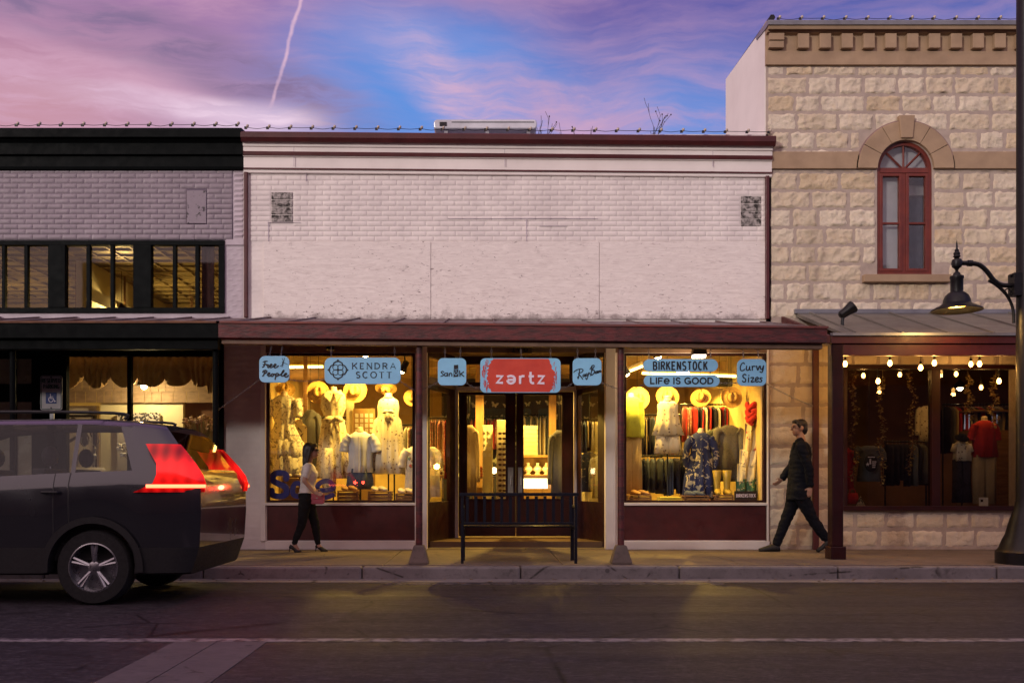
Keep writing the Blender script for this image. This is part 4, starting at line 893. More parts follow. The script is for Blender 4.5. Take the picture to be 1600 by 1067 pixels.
# Curvy Sizes
t = sign('blue square sign with black handwriting Curvy Sizes at the right end of the row', 1152, 1197.5, 561, 603, 9, ((1162.5, 1160.5), (1186, 1184)))
I = Ink(fn, YS); w = px_w(1.65)
for st in ([(1222, 170), (1212, 158), (1190, 172), (1176, 208), (1182, 244), (1206, 246), (1226, 232)], [(1248, 196), (1244, 226), (1254, 244), (1272, 236), (1282, 200)], [(1282, 200), (1284, 232), (1292, 242)], [(1310, 196), (1312, 242)], [(1312, 214), (1326, 196), (1346, 200)], [(1360, 194), (1374, 240), (1392, 196)], [(1402, 196), (1408, 228), (1424, 232), (1436, 200)], [(1440, 192), (1432, 240), (1420, 268), (1400, 260)],
           [(1240, 296), (1222, 288), (1204, 304), (1212, 326), (1236, 344), (1232, 370), (1210, 376), (1200, 362)], [(1270, 326), (1268, 376)], [(1272, 300), (1273, 304)], [(1296, 328), (1326, 328), (1300, 374), (1334, 370)], [(1348, 354), (1376, 344), (1376, 326), (1358, 326), (1346, 352), (1358, 376), (1382, 368)], [(1424, 330), (1406, 328), (1400, 342), (1418, 354), (1416, 372), (1394, 374)]): I.stroke(st, w, len(st) > 2)
I.build('lettering', m_ink, t)
b = MB(); chain(b, (X(1196, YS), YS + .01, Z(598, YS)), (X(1270, -1.2), -1.2, Z(634, -1.2)), .02); b.build('linking_chain', m_chain, t)
# house number, reserved parking sign, Sale letters
I = Ink(lambda u, v: (X(u), Z(v)), -.035, .006)
for k, c in enumerate('106'):
    x = 799 + k * 9.6
    for stp in GL[c]: I.stroke([(x + p[0] * 6.2, 550 - p[1] * 9.5) for p in stp], .019)
nb = I.mb.build('number', m_ink, shop)
YP = -1.2; px, w0 = X(80, YP), (X(97, YP) - X(63, YP)) / 2
t = thing('parking_sign', 'white reserved parking sign with blue wheelchair square on a thin steel pole', 'sign', (px, YP, 0))
z0, z1 = Z(640.5, YP), Z(586.5, YP)
b = MB(); b.box(px - .025, px + .025, YP + .012, YP + .045, 0, z1 - .03); b.build('pole', m_galv, t)
one('prism', rrect(px - w0, px + w0, z0, z1, .03), YP, YP + .006).build('plate', M('reflective_sign_white', (.50, .47, .50), .5, col2=(.43, .40, .42), vs=6), t)
m_signgreen = M('sign_green', (.005, .075, .055), .5); fnp = lambda u, v: (X(u, YP), Z(v, YP))
I = Ink(fnp, YP); I.stroke([(X0 / 1, z) for X0, z in [(80 + (a - px) * F / (YP + D), 756 - (b_ - CH) * F / (YP + D)) for a, b_ in rrect(px - w0 + .012, px + w0 - .012, z0 + .012, z1 - .012, .024)]] + [(80 + (px + w0 - .012 - px) * F / (YP + D), 756 - (z1 - .036 - CH) * F / (YP + D))], .009, cap=False)
I.text('RESERVED', 66, 94, 598, 591.6, .0095, gap=.34); I.text('PARKING', 68, 92.5, 607, 600.6, .0095, gap=.34); I.build('lettering', m_signgreen, t)
I = Ink(fnp, YP, .002); I.poly([(71.5, 613), (88.5, 613), (88.5, 630.5), (71.5, 630.5)]); I.build('blue_square', M('sign_blue', (.012, .04, .24), .5), t)
I = Ink(fnp, YP - .003, .002); w = .0085
I.stroke([(79, 617), (79.5, 622.5), (83.5, 622.5), (85.5, 627.3), (87, 626.6)], w); I.stroke([(77.6, 620.6), (76.2, 624), (77.6, 627.2), (80.6, 628), (83, 625.6)], w, True); I.stroke([(78.9, 615.6), (79, 615.9)], .012); I.stroke([(79.3, 619.7), (83, 619.7)], w * .8); I.build('wheelchair_symbol', m_lav, t)
for zz in (589.5, 637): one('ell', (px, YP - .004, Z(zz, YP)), (.01, .006, .01)).build('bolt', m_iron, t)
YW = .10
t = thing('sale_letters', 'big blue stand up letters Sale in the bottom left corner of the left display window', 'letters', (X(470, YW), YW, LW[2]))
m_sale = M('cobalt_card', (.018, .02, .22), .55, col2=(.014, .016, .17)); fns = lambda u, v: (X(u, YW), Z(v, YW))
def letter(name, strokes, w, sm=True):
    I = Ink(fns, YW + .03, .03)
    for stp in strokes: I.stroke(stp, w, sm)
    I.build(name, m_sale, t)
S_ = [(447, 748), (446, 741), (436, 738.5), (427, 742), (427, 751), (436, 756), (446, 761), (447, 771), (437, 775.5), (426, 773), (424, 766)]
letter('letter', [S_], .085); letter('letter', [[(474, 757), (462, 755), (457, 764), (459, 773), (468, 775), (474, 768)], [(475, 752), (475, 777)]], .07)
letter('letter', [[(486, 738), (486, 777)]], .07, False); letter('letter', [[(495, 766), (519, 764), (518, 755), (509, 751), (498, 756), (495, 766), (500, 775), (510, 777), (519, 773)]], .07)
# ------------------------------------------------------------------ lamps
WARM = (1.0, .60, .10)
m_bulb = EM('lit_bulb', (1, .72, .34), 40); m_bulb_soft = EM('lit_string_bulb', (1, .50, .12), 14); m_tube = EM('lit_tube', (1, .70, .18), 9.0)
def plight(parent, loc, e, r=.05, col=WARM, spot=None, aim=None):
    l = bpy.data.lights.new('lamp_light', 'SPOT' if spot else 'POINT'); l.energy = e; l.color = col; l.shadow_soft_size = r
    if spot: l.spot_size = R(spot); l.spot_blend = .7
    if spot: l.spot_blend = .35
    o = bpy.data.objects.new('lamp_light', l); C.objects.link(o); o.location = Vector(loc) - ORG[parent.name]; o.parent = parent
    if aim is not None: o.rotation_euler = (Vector(aim) - Vector(loc)).to_track_quat('-Z', 'Y').to_euler()
def flood(label, px, py, Y, e, aim, zt, cat='lamp', group='shop lamps', col=WARM, r=.055):
    p = W(px, py, Y); t = thing('spot_lamp', label, cat, p, group); a = (Vector(aim) - p).normalized(); q = a.to_track_quat('Z', 'Y').to_matrix()
    m = MB(); m.lathe([(.02, -.16), (.045, -.15), (.05, -.06), (.07, -.01), (.072, .0), (.06, .0), (.04, -.06)], p, 16, q); m.tube([p - a * .1, p - a * .1 + Vector((0, 0, .05)), (p.x, p.y, zt)], .012, 6); m.build('housing', m_iron, t, smooth='auto')
    one('ell', p + a * .0, (.055, .055, .05), 12, 8, q).build('bulb', m_bulb, t, smooth=True)
    plight(t, p + a * .09, e * 1.5, r, col, 128, aim)
    return t
cL = (X(535), 1.15, 1.35); cR = (X(1085), 1.15, 1.35)
flood('bright bare flood bulb above the KENDRA SCOTT sign inside the left window', 571, 553, .42, 105, cL, 3.1)
flood('bright bare flood bulb beside the right end of the KENDRA SCOTT sign', 628, 578, .36, 62, (X(520), 1.1, 1.2), 3.1)
flood('bright flood bulb over the upper pill sign in the right window', 1028, 556, .42, 105, cR, 3.1)
flood('flood bulb hidden behind the right canopy post in the right window', 978, 583, .36, 52, (X(1060), 1.1, 1.2), 3.1)
def tube_lamp(label, a, b, Y, e):
    p, q = W(*a, Y), W(*b, Y); t = thing('tube_lamp', label, 'lamp', p, 'shop lamps')
    d = (q - p).normalized(); m = MB(); m.tube([p + Vector((0, 0, .05)), q + Vector((0, 0, .05))], .03, 8); m.tube([p - d * .02, p], .02, 8); m.tube([q, q + d * .02], .02, 8)
    for f in (.1, .9): c = p.lerp(q, f); m.tube([c + Vector((0, 0, .05)), (c.x, c.y, 3.1)], .006, 5)
    m.build('fitting', m_plaster, t); one('tube', [p, q], .019, 10).build('tube', m_tube, t, smooth=True); 
    if e: plight(t, p.lerp(q, .5) - Vector((0, 0, .1)), e * 1.4, .25, WARM, 140, p.lerp(q, .5) + Vector((0, .6, -2)))
tube_lamp('long lit ceiling tube lamp behind the Free People sign', (430, 574), (505, 573), 1.5, 45)
tube_lamp('long lit ceiling tube lamp behind the pill shaped signs', (1003, 583), (1150, 588), 1.5, 45)
tube_lamp('short bright tilted tube lamp beside the right canopy post', (976, 583), (1004, 572), .8, 12)
# canopy lamps outside
p = W(1092, 557, -.5); t = thing('canopy_lamp', 'white rectangular lamp under the canopy above the pill shaped signs', 'lamp', p)
m = MB(); m.prism([(p.x - .1, p.z + .02), (p.x + .1, p.z + .02), (p.x + .075, p.z + .15), (p.x - .075, p.z + .15)], p.y - .08, p.y + .08); m.box(p.x - .02, p.x + .02, p.y - .02, p.y + .02, p.z + .14, 2.97); m.build('housing', m_iron, t)
m = MB(); m.box(p.x - .085, p.x + .085, p.y - .07, p.y + .07, p.z - .015, p.z + .021); m.build('lens', EM('white_lamp_lens', (1, .86, .72), 3), t); plight(t, p - Vector((0, 0, .08)), 26, .1, (1, .70, .38))
p = W(516, 548, -.5); t = thing('canopy_lamp', 'small dark unlit lamp under the canopy above the black flower emblem sign', 'lamp', p)
m = MB(); m.lathe([(.03, 0), (.06, .01), (.05, .1), (.02, .14), (.02, .2)], p, 12); m.box(p.x - .12, p.x + .12, p.y - .02, p.y + .02, p.z + .12, p.z + .16); m.build('housing', m_iron, t)
# deep shop lamps: room light for both rooms and warm pools behind the door
def pendant(label, p, e, col=WARM, rr=.1, zt=3.1, group='shop lamps', spot=148):
    p = Vector(p); t = thing('pendant_lamp', label, 'lamp', p, group); m = MB(); m.lathe([(.11, 0), (.09, .06), (.03, .12), (.01, .14)], p, 14); m.tube([p + Vector((0, 0, .13)), (p.x, p.y, zt)], .005, 5); m.build('lamp_shade', m_iron, t, smooth='auto')
    one('ell', p + Vector((0, 0, .0)), (.05, .05, .05), 10, 7).build('bulb', m_bulb, t, smooth=True); plight(t, p - Vector((0, 0, .09)), e, min(rr, .03), col, spot, p - Vector((0, 0, 2)) if spot else None)
pendant('pendant lamp in the middle of the shop behind the entrance doors', (X(800, 1.9), 1.9, 2.72), 330, spot=166)
pendant('pendant lamp at the back of the shop to the left', (X(560, 2.7), 2.7, 2.75), 240, spot=160)
pendant('pendant lamp at the back of the shop to the right', (X(1060, 2.7), 2.7, 2.75), 240, spot=160)
pendant('pendant lamp hanging in the upper room of the black shop', (X(190, 3.0), 3.0, 4.0), 130, (1, .68, .24), .2, 4.7, spot=None)
pendant('pendant lamp hanging in the far left of the black shop', (X(-60, 3.0), 3.0, 4.0), 70, (1, .68, .24), .2, 4.7, spot=None)
pendant('pendant lamp lighting the paintings behind the black shop window', (X(225, .55), .55, 2.42), 32, (1, .74, .34), .03, 4.7, spot=None)
pendant('dim pendant lamp deep in the limestone shop', (X(1500, 2.6), 2.6, 2.6), 40, (1, .56, .22), .2, 3.2)
# bulbs on a wire under the limestone shop canopy
STR = [(1320.5, 567, -1.5), (1390.5, 566, -1.5), (1438.5, 573, -1.5), (1460, 565.5, -1.5), (1530.5, 567, -1.5), (1372, 594, -.6), (1561, 594, -.6), (1349, 585.5, .6), (1406, 584, .6), (1494, 583, .6), (1533, 604, .6), (1581, 584, .6), (1517, 567.5, -.4), (1299.5, 547, -.9)]
root = None
for px, py, Y in STR:
    p = W(px, py, Y)
    if root is None:
        root = t = thing('string_bulb', 'small lit amber bulb hanging on a cord under the limestone shop canopy', 'string light', p, 'amber string bulbs of the limestone shop')
        one('lathe', [(.004, -.05), (.020, -.042), (.029, -.02), (.026, .0), (.014, .025), (.011, .03)], p, 12).build('bulb', m_bulb_soft, t, smooth=True)
        m = MB(); m.lathe([(.014, .026), (.016, .03), (.016, .065), (.008, .075)], p, 10); m.tube([p + Vector((0, 0, .07)), p + Vector((.004, 0, .12)), p + Vector((0, 0, .17))], .004, 5); m.build('cord', m_iron, t)
        plight(t, p - Vector((0, 0, .07)), 4.0, .03, (1, .50, .12))
    else:
        c = copy_tree(root, p, random.uniform(0, 3))
        if Y > 0: c['label'] = 'small lit amber bulb hanging inside the limestone shop behind its window'
b = MB(); ps = [W(px, py - 19, Y) for px, py, Y in STR[:5]]; ps = [Vector((X(1303, -1.5), -1.5, ps[0].z + .08))] + ps + [Vector((X(1640, -1.5), -1.5, ps[0].z + .1))]
b.tube(catmull(ps, 5), .005, 5); 
setp(b.build('bulb_cord', m_iron), 'thin black cord carrying the amber bulbs under the limestone canopy', 'cord')
# street lamp on its pole
YL = -2.4; lx = X(1603.5, YL); sc = (YL + D) / F
t = thing('street_lamp', 'black cast iron street lamp with a scrolled arm and bell shade at the right edge', 'street lamp', (lx, YL, 0))
b = MB(); r = 14.5 * sc
b.lathe([(44 * sc, 0), (44 * sc, .14), (39 * sc, .18), (34 * sc, .28), (30 * sc, .34), (25 * sc, .48), (20 * sc, .6), (18 * sc, .64), (r * 1.15, .68), (r, .76), (r * .96, 5.9), (r * .96, 7.4)], (lx, YL, 0), 20); b.build('pole', m_iron, t, smooth='auto')
def L3(px, py): return W(px, py, YL)
b = MB(); b.tube(catmull([L3(1500, 411), L3(1515, 411.5), L3(1530, 414), L3(1542, 424), L3(1553, 438), L3(1566, 445.5), L3(1590, 446)], 6), 3.6 * sc, 10)
b.tube([L3(1512, 411.5), L3(1519, 411.5)], 5 * sc, 10); b.box(L3(1580, 0).x, L3(1592, 0).x, YL - .07, YL + .07, Z(463, YL), Z(428, YL)); b.tube([L3(1577.5, 431), L3(1592, 431)], .02, 6)
b.tube(catmull([L3(1545, 438), L3(1558, 446), L3(1572, 460), L3(1582, 480), L3(1584, 505)], 6), [2.6 * sc] * 12 + [2.2 * sc] * 13, 6)
b.tube(catmull([L3(1574, 462), L3(1570, 455), L3(1575, 451), L3(1579, 455), L3(1578, 460), L3(1584, 461)], 5), 1.1 * sc, 5); b.build('arm', m_iron, t, smooth='auto')
c = L3(1495, 0); c.z = 0
def q(px): return px * sc
prof = [(.002, 374), (1.2, 381), (1.6, 389), (3.4, 391), (3, 393), (5, 396), (4.4, 399), (5.6, 401), (3, 403.5), (7, 406), (8.2, 411), (7, 417), (3.4, 420), (2, 423), (2.6, 425), (5, 427), (6, 430), (10, 431.5), (10.4, 435), (9.4, 437), (9.2, 456), (12, 457.5), (17, 462), (19.6, 468), (20.6, 474), (23, 476), (30, 479.5), (37.5, 484), (37.5, 485.6), (36.8, 485.6), (30, 481), (22, 477.5), (18, 476), (.1, 476)]
b = MB(); b.lathe([(q(r_), Z(y_, YL)) for r_, y_ in prof][::-1], (c.x, YL, 0), 28); b.build('lamp_shade', m_iron, t, smooth='auto')
b = MB(); b.lathe([(q(15), Z(478.5, YL)), (q(15), Z(478, YL))], (c.x, YL, 0), 24); b.build('diffuser', EM('lamp_diffuser', (1, .62, .2), .7), t); plight(t, (c.x, YL, Z(483.5, YL)), 24, .04, (1, .58, .18))
# little spotlight on the limestone canopy
p = W(1322, 487, -1.2); t = thing('spotlight', 'small black spotlight standing on the grey canopy roof', 'spotlight', Vector((p.x, -1.2, 2.98)))
a = Vector((.75, -.1, .55)).normalized(); qm = a.to_track_quat('Z', 'Y').to_matrix()
b = MB(); b.lathe([(.03, -.1), (.055, -.08), (.065, .02), (.085, .10), (.08, .12), (.05, .11)], p, 16, qm); b.build('lamp_head', m_iron, t, smooth='auto')
b = MB(); b.tube([p - a * .04, (p.x - .05, -1.2, p.z - .13), (p.x - .05, -1.2, 2.97)], .022, 8); b.lathe([(.06, 0), (.06, .02), (.03, .03)], (p.x - .05, -1.2, 2.96), 12); b.build('bracket', m_iron, t)
# bulbs strung along the parapets
m_c9 = M('frosted_unlit_bulb', (.55, .45, .36), .3, vs=20)
def parapet(bx0, bx1, n, z0, z1, y, label, tag_, wlab):
    first = None; b = MB(); P = []
    for i in range(n):
        f = i / (n - 1); x = bx0 + (bx1 - bx0) * f; z = z0 + (z1 - z0) * f; P += [(x, y, z + .022)]
        if i < n - 1: P += [(x + (bx1 - bx0) / (n - 1) * .5, y + .01, z + .006 + random.uniform(-.004, .02))]
        if first is None:
            first = t = thing('roof_bulb', label, 'string light', (x, y, z), tag_)
            m = MB(); m.lathe([(.012, 0), (.014, .03), (.02, .035), (.021, .05), (.016, .062), (.004, .07)], (x, y, z), 8, Matrix.Rotation(R(25), 3, 'Y')); m.build('bulb', m_c9, t, smooth=True)
            m = MB(); m.box(x - .025, x + .012, y - .012, y + .012, z - .002, z + .03); m.build('clip', m_iron, t)
        else: copy_tree(first, (x, y, z))
    b.tube(catmull(P, 3), .004, 4); setp(b.build('light_string', m_iron), wlab, 'cord')
parapet(X(-40), X(372), 13, Z(199.5), Z(199.5), -.05, 'small unlit bulb clipped to the parapet edge of the black shop', 'unlit bulbs along the black cornice', 'sagging dark wire along the top of the black cornice')
parapet(X(386), X(1200), 25, Z(203.6), Z(203.6) - TILT, -.05, 'small unlit bulb clipped to the parapet edge of the white shop', 'unlit bulbs along the maroon cornice', 'sagging dark wire along the top of the maroon cornice')
parapet(sx0 + .15, X(1590), 12, Z(31.5, -.1), Z(31.5, -.1), -.1, 'small unlit bulb clipped to the gutter of the limestone building', 'unlit bulbs along the limestone gutter', 'thin dark wire along the limestone gutter')
# roof duct and the bare tree behind
Yd = 2.5; z0, z1 = Z(206, Yd), Z(195.5, Yd); xa, xb = X(679, Yd), X(838, Yd)
t = thing('roof_duct', 'long pale metal duct lying on the white shop roof', 'duct', ((xa + xb) / 2, Yd, 5.5))
one('prism', rrect(xa, xb, z0 - .05, z1, .06), Yd - .25, Yd + .25).build('casing', M('pale_duct_metal', (.60, .62, .66), .4, .5, vs=2), t, bevel=.02)
b = MB(); b.box(xa + .1, xa + .22, Yd - .262, Yd - .251, z0, z1 - .05); b.box(xa + .3, xb - .05, Yd - .258, Yd - .251, z1 - .055, z1 - .045); b.build('grille', m_iron, t)
b = MB()
for f in (.1, .5, .9): b.box(xa + (xb - xa) * f, xa + (xb - xa) * f + .06, Yd - .2, Yd + .2, 5.5, z0 - .05)
b.build('support', m_galv, t)
YT = 14.0; rt = random.Random(11); base = Vector((X(945, YT), YT, RZ)); t = thing('tree', 'bare winter tree whose topmost twigs show above the white shop roof', 'tree', base)
tr, tw, pod = MB(), MB(), MB(); tr.tube([base, base + Vector((.05, 0, 2.5)), base + Vector((0, 0, 5))], [.2, .16, .12], 10)
def grow(p, d, ln, r, lv):
    P = [p]; r = max(r, .007); rr = [r]
    for i in range(4): d = (d + Vector((rt.uniform(-.12, .12), rt.uniform(-.12, .12), .07))).normalized(); p = p + d * ln / 4; P.append(p); rr.append(max(r * (1 - .16 * (i + 1)), .006))
    (tr if lv < 2 else tw).tube(P, rr, 5)
    if lv >= 5:
        if rt.random() < .3: pod.ell(p, (.022, .022, .026), 6, 4)
        return
    for k in range(3 if lv in (0, 3) else 2): grow(P[4] if k == 0 else P[rt.choice((2, 3))], (d * .8 + Vector((rt.uniform(-.7, .7), rt.uniform(-.5, .5), .22))).normalized(), ln * rt.uniform(.52, .68), rr[-1] * .75, lv + 1)
for k in range(19): a = -1.2 + 2.4 * k / 18; grow(base + Vector((0, 0, 5.25 + .05 * (k % 5))), Vector((math.sin(a) * 1.0, rt.uniform(-.3, .3), .70)).normalized(), rt.uniform(2.5, 3.3), .07, 0)
m_bark = M('dark_bark', (.06, .045, .04), .9, vs=9); tr.build('trunk', m_bark, t); tw.build('twigs', m_bark, t); pod.build('seed_pods', m_bark, t)
m_lea = M('tan_leather', (.42, .24, .09), .5, col2=(.30, .16, .06), vs=10); m_wl = M('pale_leather', (.66, .60, .5), .5, vs=10)
# ------------------------------------------------------------------ clothes and goods in the middle shop
fb_white = fabric('white_floral_cotton', (.74, .68, .56), (.27, .24, .24), 15, .55, 'floral')
fb_cream = fabric('cream_print_cotton', (.78, .68, .48), (.38, .28, .16), 17, .56, 'floral')
fb_dots = fabric('dotted_pale_cotton', (.74, .68, .57), (.22, .16, .15), 16, .26)
fb_blue = fabric('pale_blue_stripe_cotton', (.56, .60, .74), (.66, .68, .76), 40, .5, 'stripe')
fb_denim = fabric('denim', (.085, .115, .20), (.06, .08, .15), 60, .5, 'floral')
fb_navyfl = fabric('navy_floral_cotton', (.035, .045, .13), (.52, .47, .36), 9, .56, 'floral')
fb_darkfl = fabric('black_floral_cloth', (.02, .025, .05), (.30, .26, .20), 12, .62, 'floral')
fb_neon = fabric('lime_yellow_knit', (.60, .68, .10), (.45, .50, .08), 30, .6, 'floral')
fb_khaki = fabric('khaki_twill', (.44, .33, .19), (.36, .27, .15), 40, .6, 'floral')
fb_red = fabric('red_cotton', (.48, .03, .03), (.35, .02, .02), 12, .6, 'floral')
fb_tee = fabric('white_jersey', (.74, .70, .62), (.66, .62, .55), 10, .6, 'floral')
fb_dark = fabric('dark_cloth', (.035, .033, .05), (.02, .02, .03), 14, .55, 'floral')
fb_grey = fabric('grey_jersey', (.14, .14, .15), (.11, .11, .12), 16, .6, 'floral')
fb_pink = fabric('rose_cloth', (.42, .15, .13), (.60, .44, .34), 13, .55, 'floral')
fb_blk = fabric('black_cloth', (.012, .012, .014), (.02, .02, .022), 14, .6, 'floral')
fb_scarf = fabric('printed_scarf', (.66, .55, .33), (.16, .12, .12), 11, .58, 'floral', spot2=(.45, .10, .08))
fb_orange = fabric('orange_knit', (.62, .17, .03), (.5, .12, .02), 30, .6, 'floral')
def rings_px(cx, Y, rows, asp=.62):
    s = (Y + D) / F
    return [(Z(r[0], Y), r[1] * s, r[1] * s * (r[3] if len(r) > 3 else asp), r[2] * 1.6) for r in rows][::-1]
def garment(t, name, cx, Y, rows, m, pleats=9, seed=0, asp=.6):
    b = MB(); b.ring_body(rings_px(cx, Y, rows, asp), 44, pleats, (X(cx, Y), Y), seed); return b.build(name, m, t, smooth=True)
def sleeves(t, Y, segs, m, r):
    for pts in segs:
        s = (Y + D) / F; P = catmull([W(a, c, Y - .02) for a, c in pts], 5); n = len(P)
        rr = [(r[0] + (r[1] - r[0]) * i / (n - 1)) * s * (1 + .10 * math.sin(i * 2.3)) for i in range(n)]
        b = MB(); b.tube(P, rr, 12); b.build('sleeve', m, t, smooth=True)
def form(t, cx, Y, ytop, ysh, ybase, w=6):
    s = (Y + D) / F; x = X(cx, Y); b = MB(); b.lathe([(w * .8 * s, Z(ysh + 6, Y)), (w * 1.3 * s, Z(ysh + 2, Y)), (w * s, Z(ysh - 1, Y)), (w * .85 * s, Z((ysh + ytop) / 2, Y)), (w * .9 * s, Z(ytop + 1, Y)), (w * .5 * s, Z(ytop, Y))], (x, Y, 0), 16); b.build('neck_form', m_skinform, t, smooth=True)
    b = MB(); zb_ = max(ybase, 0) ; b.tube([(x, Y, zb_), (x, Y, Z(ysh + 10, Y))], .012, 8); b.lathe([(.13, 0), (.13, .012), (.03, .03)], (x, Y, zb_), 20); b.build('stand', m_iron, t, smooth='auto')
PLAT = .656
def mann(label, cx, Y, cat='mannequin', name='dressed_mannequin', z=PLAT): return thing(name, label, cat, (X(cx, Y), Y, z), 'dressed mannequins in the shop windows')
def bow(t, cx, cy, Y, r, m):
    s = (Y + D) / F; b = MB(); c = W(cx, cy, Y)
    for sg in (-1, 1):
        b.ell(c + Vector((sg * r * .6 * s, 0, 0)), (r * .65 * s, r * .3 * s, r * .38 * s), 10, 6, Matrix.Rotation(R(sg * 20), 3, 'Y'))
        b.tube([c, c + Vector((sg * r * .3 * s, -.01, -r * .8 * s)), c + Vector((sg * r * .55 * s, -.005, -r * 1.7 * s))], [r * .12 * s, r * .2 * s, r * .24 * s], 6, flat=.4)
    b.ell(c, (r * .2 * s,) * 3, 8, 5); b.build('bow', m, t, smooth=True)
Y = .62
t = mann('mannequin in a tiered white floral dress with puffed sleeves, leftmost in the left window', 444, Y); form(t, 444, Y, 611, 618, PLAT)
garment(t, 'dress', 444, Y, [(617, 7, 0), (621, 14, .0), (627, 21, .02), (645, 19, .04), (661, 14, .03), (665, 15, .05), (682, 21, .09), (689, 23, .1)], fb_white, 11, 1)
garment(t, 'skirt_tier', 444, Y, [(686, 21, .05), (689, 26, .11), (702, 28, .12), (716, 30, .12)], fb_white, 15, 2)
garment(t, 'skirt_tier', 444, Y, [(713, 28, .06), (716, 32, .12), (730, 34, .12), (743, 36, .13)], fb_white, 17, 3)
sleeves(t, Y, ([(427, 625), (422, 636), (421, 650)], [(461, 625), (465, 636), (465, 651)]), fb_white, (8, 7))
Y = .75
t = mann('mannequin in a sleeveless cream wrap dress with tied belt, between two hats', 521, Y); form(t, 521, Y, 604, 611, PLAT, 6)
garment(t, 'dress', 521, Y, [(611, 9, 0), (615, 17, .01), (622, 19, .02), (636, 19, .05), (650, 14, .05), (653, 13, .02), (657, 16, .06), (690, 20, .09), (725, 22, .10), (747, 24, .11)], fb_cream, 9, 4)
garment(t, 'skirt_fold', 514, Y - .1, [(700, 8, .05), (735, 10, .1), (776, 9, .12)], fb_cream, 5, 6)
b = MB(); s = (Y + D) / F
for sg in (-1, 1): b.add([W(521, 612, Y - .13), W(521 + sg * 12, 609, Y - .08), W(521 + sg * 15, 618, Y - .15), W(521 + sg * 5, 628, Y - .17), W(521, 612, Y - .115), W(521 + sg * 12, 609, Y - .065), W(521 + sg * 15, 618, Y - .135), W(521 + sg * 5, 628, Y - .155)], [(0, 1, 2, 3), (4, 7, 6, 5), (0, 4, 5, 1), (1, 5, 6, 2), (2, 6, 7, 3), (3, 7, 4, 0)])
b.build('collar', fb_cream, t); bow(t, 521, 655, Y - .13, 13, fb_cream)
Y = .58
t = mann('low mannequin in a pale blue striped short sleeved shirt and denim shorts', 563, Y); form(t, 563, Y, 667, 673, PLAT, 5)
garment(t, 'shirt', 563, Y, [(674, 7, 0), (679, 16, .01), (685, 20, .02), (705, 18, .05), (725, 17, .06), (738, 19, .08)], fb_blue, 8, 5)
garment(t, 'shorts', 563, Y, [(732, 16, .03), (746, 19, .05), (764, 20, .07)], fb_denim, 6, 9); sleeves(t, Y, ([(548, 681), (540, 692), (538, 706)], [(578, 681), (586, 692), (589, 706)]), fb_blue, (7, 8))
b = MB(); b.box(X(562.4, Y), X(563.6, Y), Y - .165, Y - .14, Z(737, Y), Z(683, Y)); b.build('placket', fb_tee, t)
Y = .7
t = mann('mannequin in a long sleeveless dotted dress with a bow at the chest', 607, Y); form(t, 607, Y, 614, 620, PLAT)
garment(t, 'dress', 607, Y, [(621, 8, 0), (626, 15, .01), (636, 17, .03), (648, 16, .04), (652, 16, .03), (656, 19, .09), (690, 22, .13), (720, 25, .15), (740, 27, .16)], fb_dots, 13, 7); bow(t, 607, 643, Y - .13, 8, fb_dots)
def tee(label, cx, Y, y0, y1, hw, m, name='hanging_shirt', cat='shirt', grp='shirts hung in the window', zr=3.1, mk=None, lsl=.55):
    t = thing(name, label, cat, W(cx, y1, Y), grp); garment(t, 'body', cx, Y, [(y0, hw * .3, 0), (y0 + (y1 - y0) * .06, hw * .72, .01), (y0 + (y1 - y0) * .15, hw * .8, .02), (y0 + (y1 - y0) * .55, hw * .74, .05), (y1, hw * .82, .08)], m, 7, cx, .3)
    h = (y1 - y0); sleeves(t, Y, ([(cx - hw * .62, y0 + h * .09), (cx - hw * .9, y0 + h * .2), (cx - hw, y0 + h * lsl * .75)], [(cx + hw * .62, y0 + h * .09), (cx + hw * .9, y0 + h * .2), (cx + hw, y0 + h * lsl * .75)]), m, (hw * .3, hw * .24))
    p = W(cx, y0, Y); b = MB(); b.tube([p + Vector((0, 0, -.05)), p + Vector((0, 0, .06)), (p.x, p.y, zr)], .003, 4); b.build('hanger_cord', m_iron, t); return t
t = tee('white T-shirt with a small coloured print at the right end of the left window', 652, .55, 697, 778, 24, fb_tee)
b = MB(); s = (.55 + D) / F
for (a, c) in ((640, 716), (645, 720), (642, 728), (648, 732)): b.ell(W(a, c, .39), (.03, .012, .03), 8, 5)
b.build('print', M('teal_print', (.05, .30, .28), .7, col2=(.5, .08, .05), vs=22), t)
tee('charcoal jacket hanging behind the person in the white top', 485, 1.25, 640, 738, 15, fb_grey, name='hanging_jacket', cat='jacket', lsl=1.1)
Y = 1.0; t = mann('mannequin in a cream print dress half hidden behind the tiered white dress', 468, Y); form(t, 468, Y, 655, 661, PLAT, 5); garment(t, 'dress', 468, Y, [(662, 7, 0), (667, 12, .01), (690, 11, .04), (700, 14, .06), (744, 18, .12)], fb_scarf, 9, 3)
Y = 1.35; t = thing('shelf_unit', 'dark wooden wall shelf of small pale boxes between the left hats and the rail', 'shelf', (X(460, Y), Y, PLAT))
for py in (632, 648, 664): one('box', X(450, Y), X(474, Y), Y, Y + .2, Z(py + 1.5, Y), Z(py, Y)).build('shelf', m_wood, t)
b = MB(); b.box(X(449, Y), X(450.2, Y), Y, Y + .2, PLAT, Z(625, Y)); b.build('upright', m_wood, t)
rb2 = random.Random(9)
for py in (632, 648, 664):
    for k in range(4): w_ = rb2.uniform(2.2, 4.2); setp(one('box', X(451.5 + k * 5.5, Y), X(451.5 + k * 5.5 + w_, Y), Y + .02, Y + .14, Z(py, Y) + .001, Z(py - rb2.uniform(5, 10), Y)).build('small_box', rb2.choice((fb_tee, m_cream, m_lea, fb_red)), bevel=.003), 'small box standing on the dark wall shelf in the left window', 'box', 'small boxes on the wall shelf')
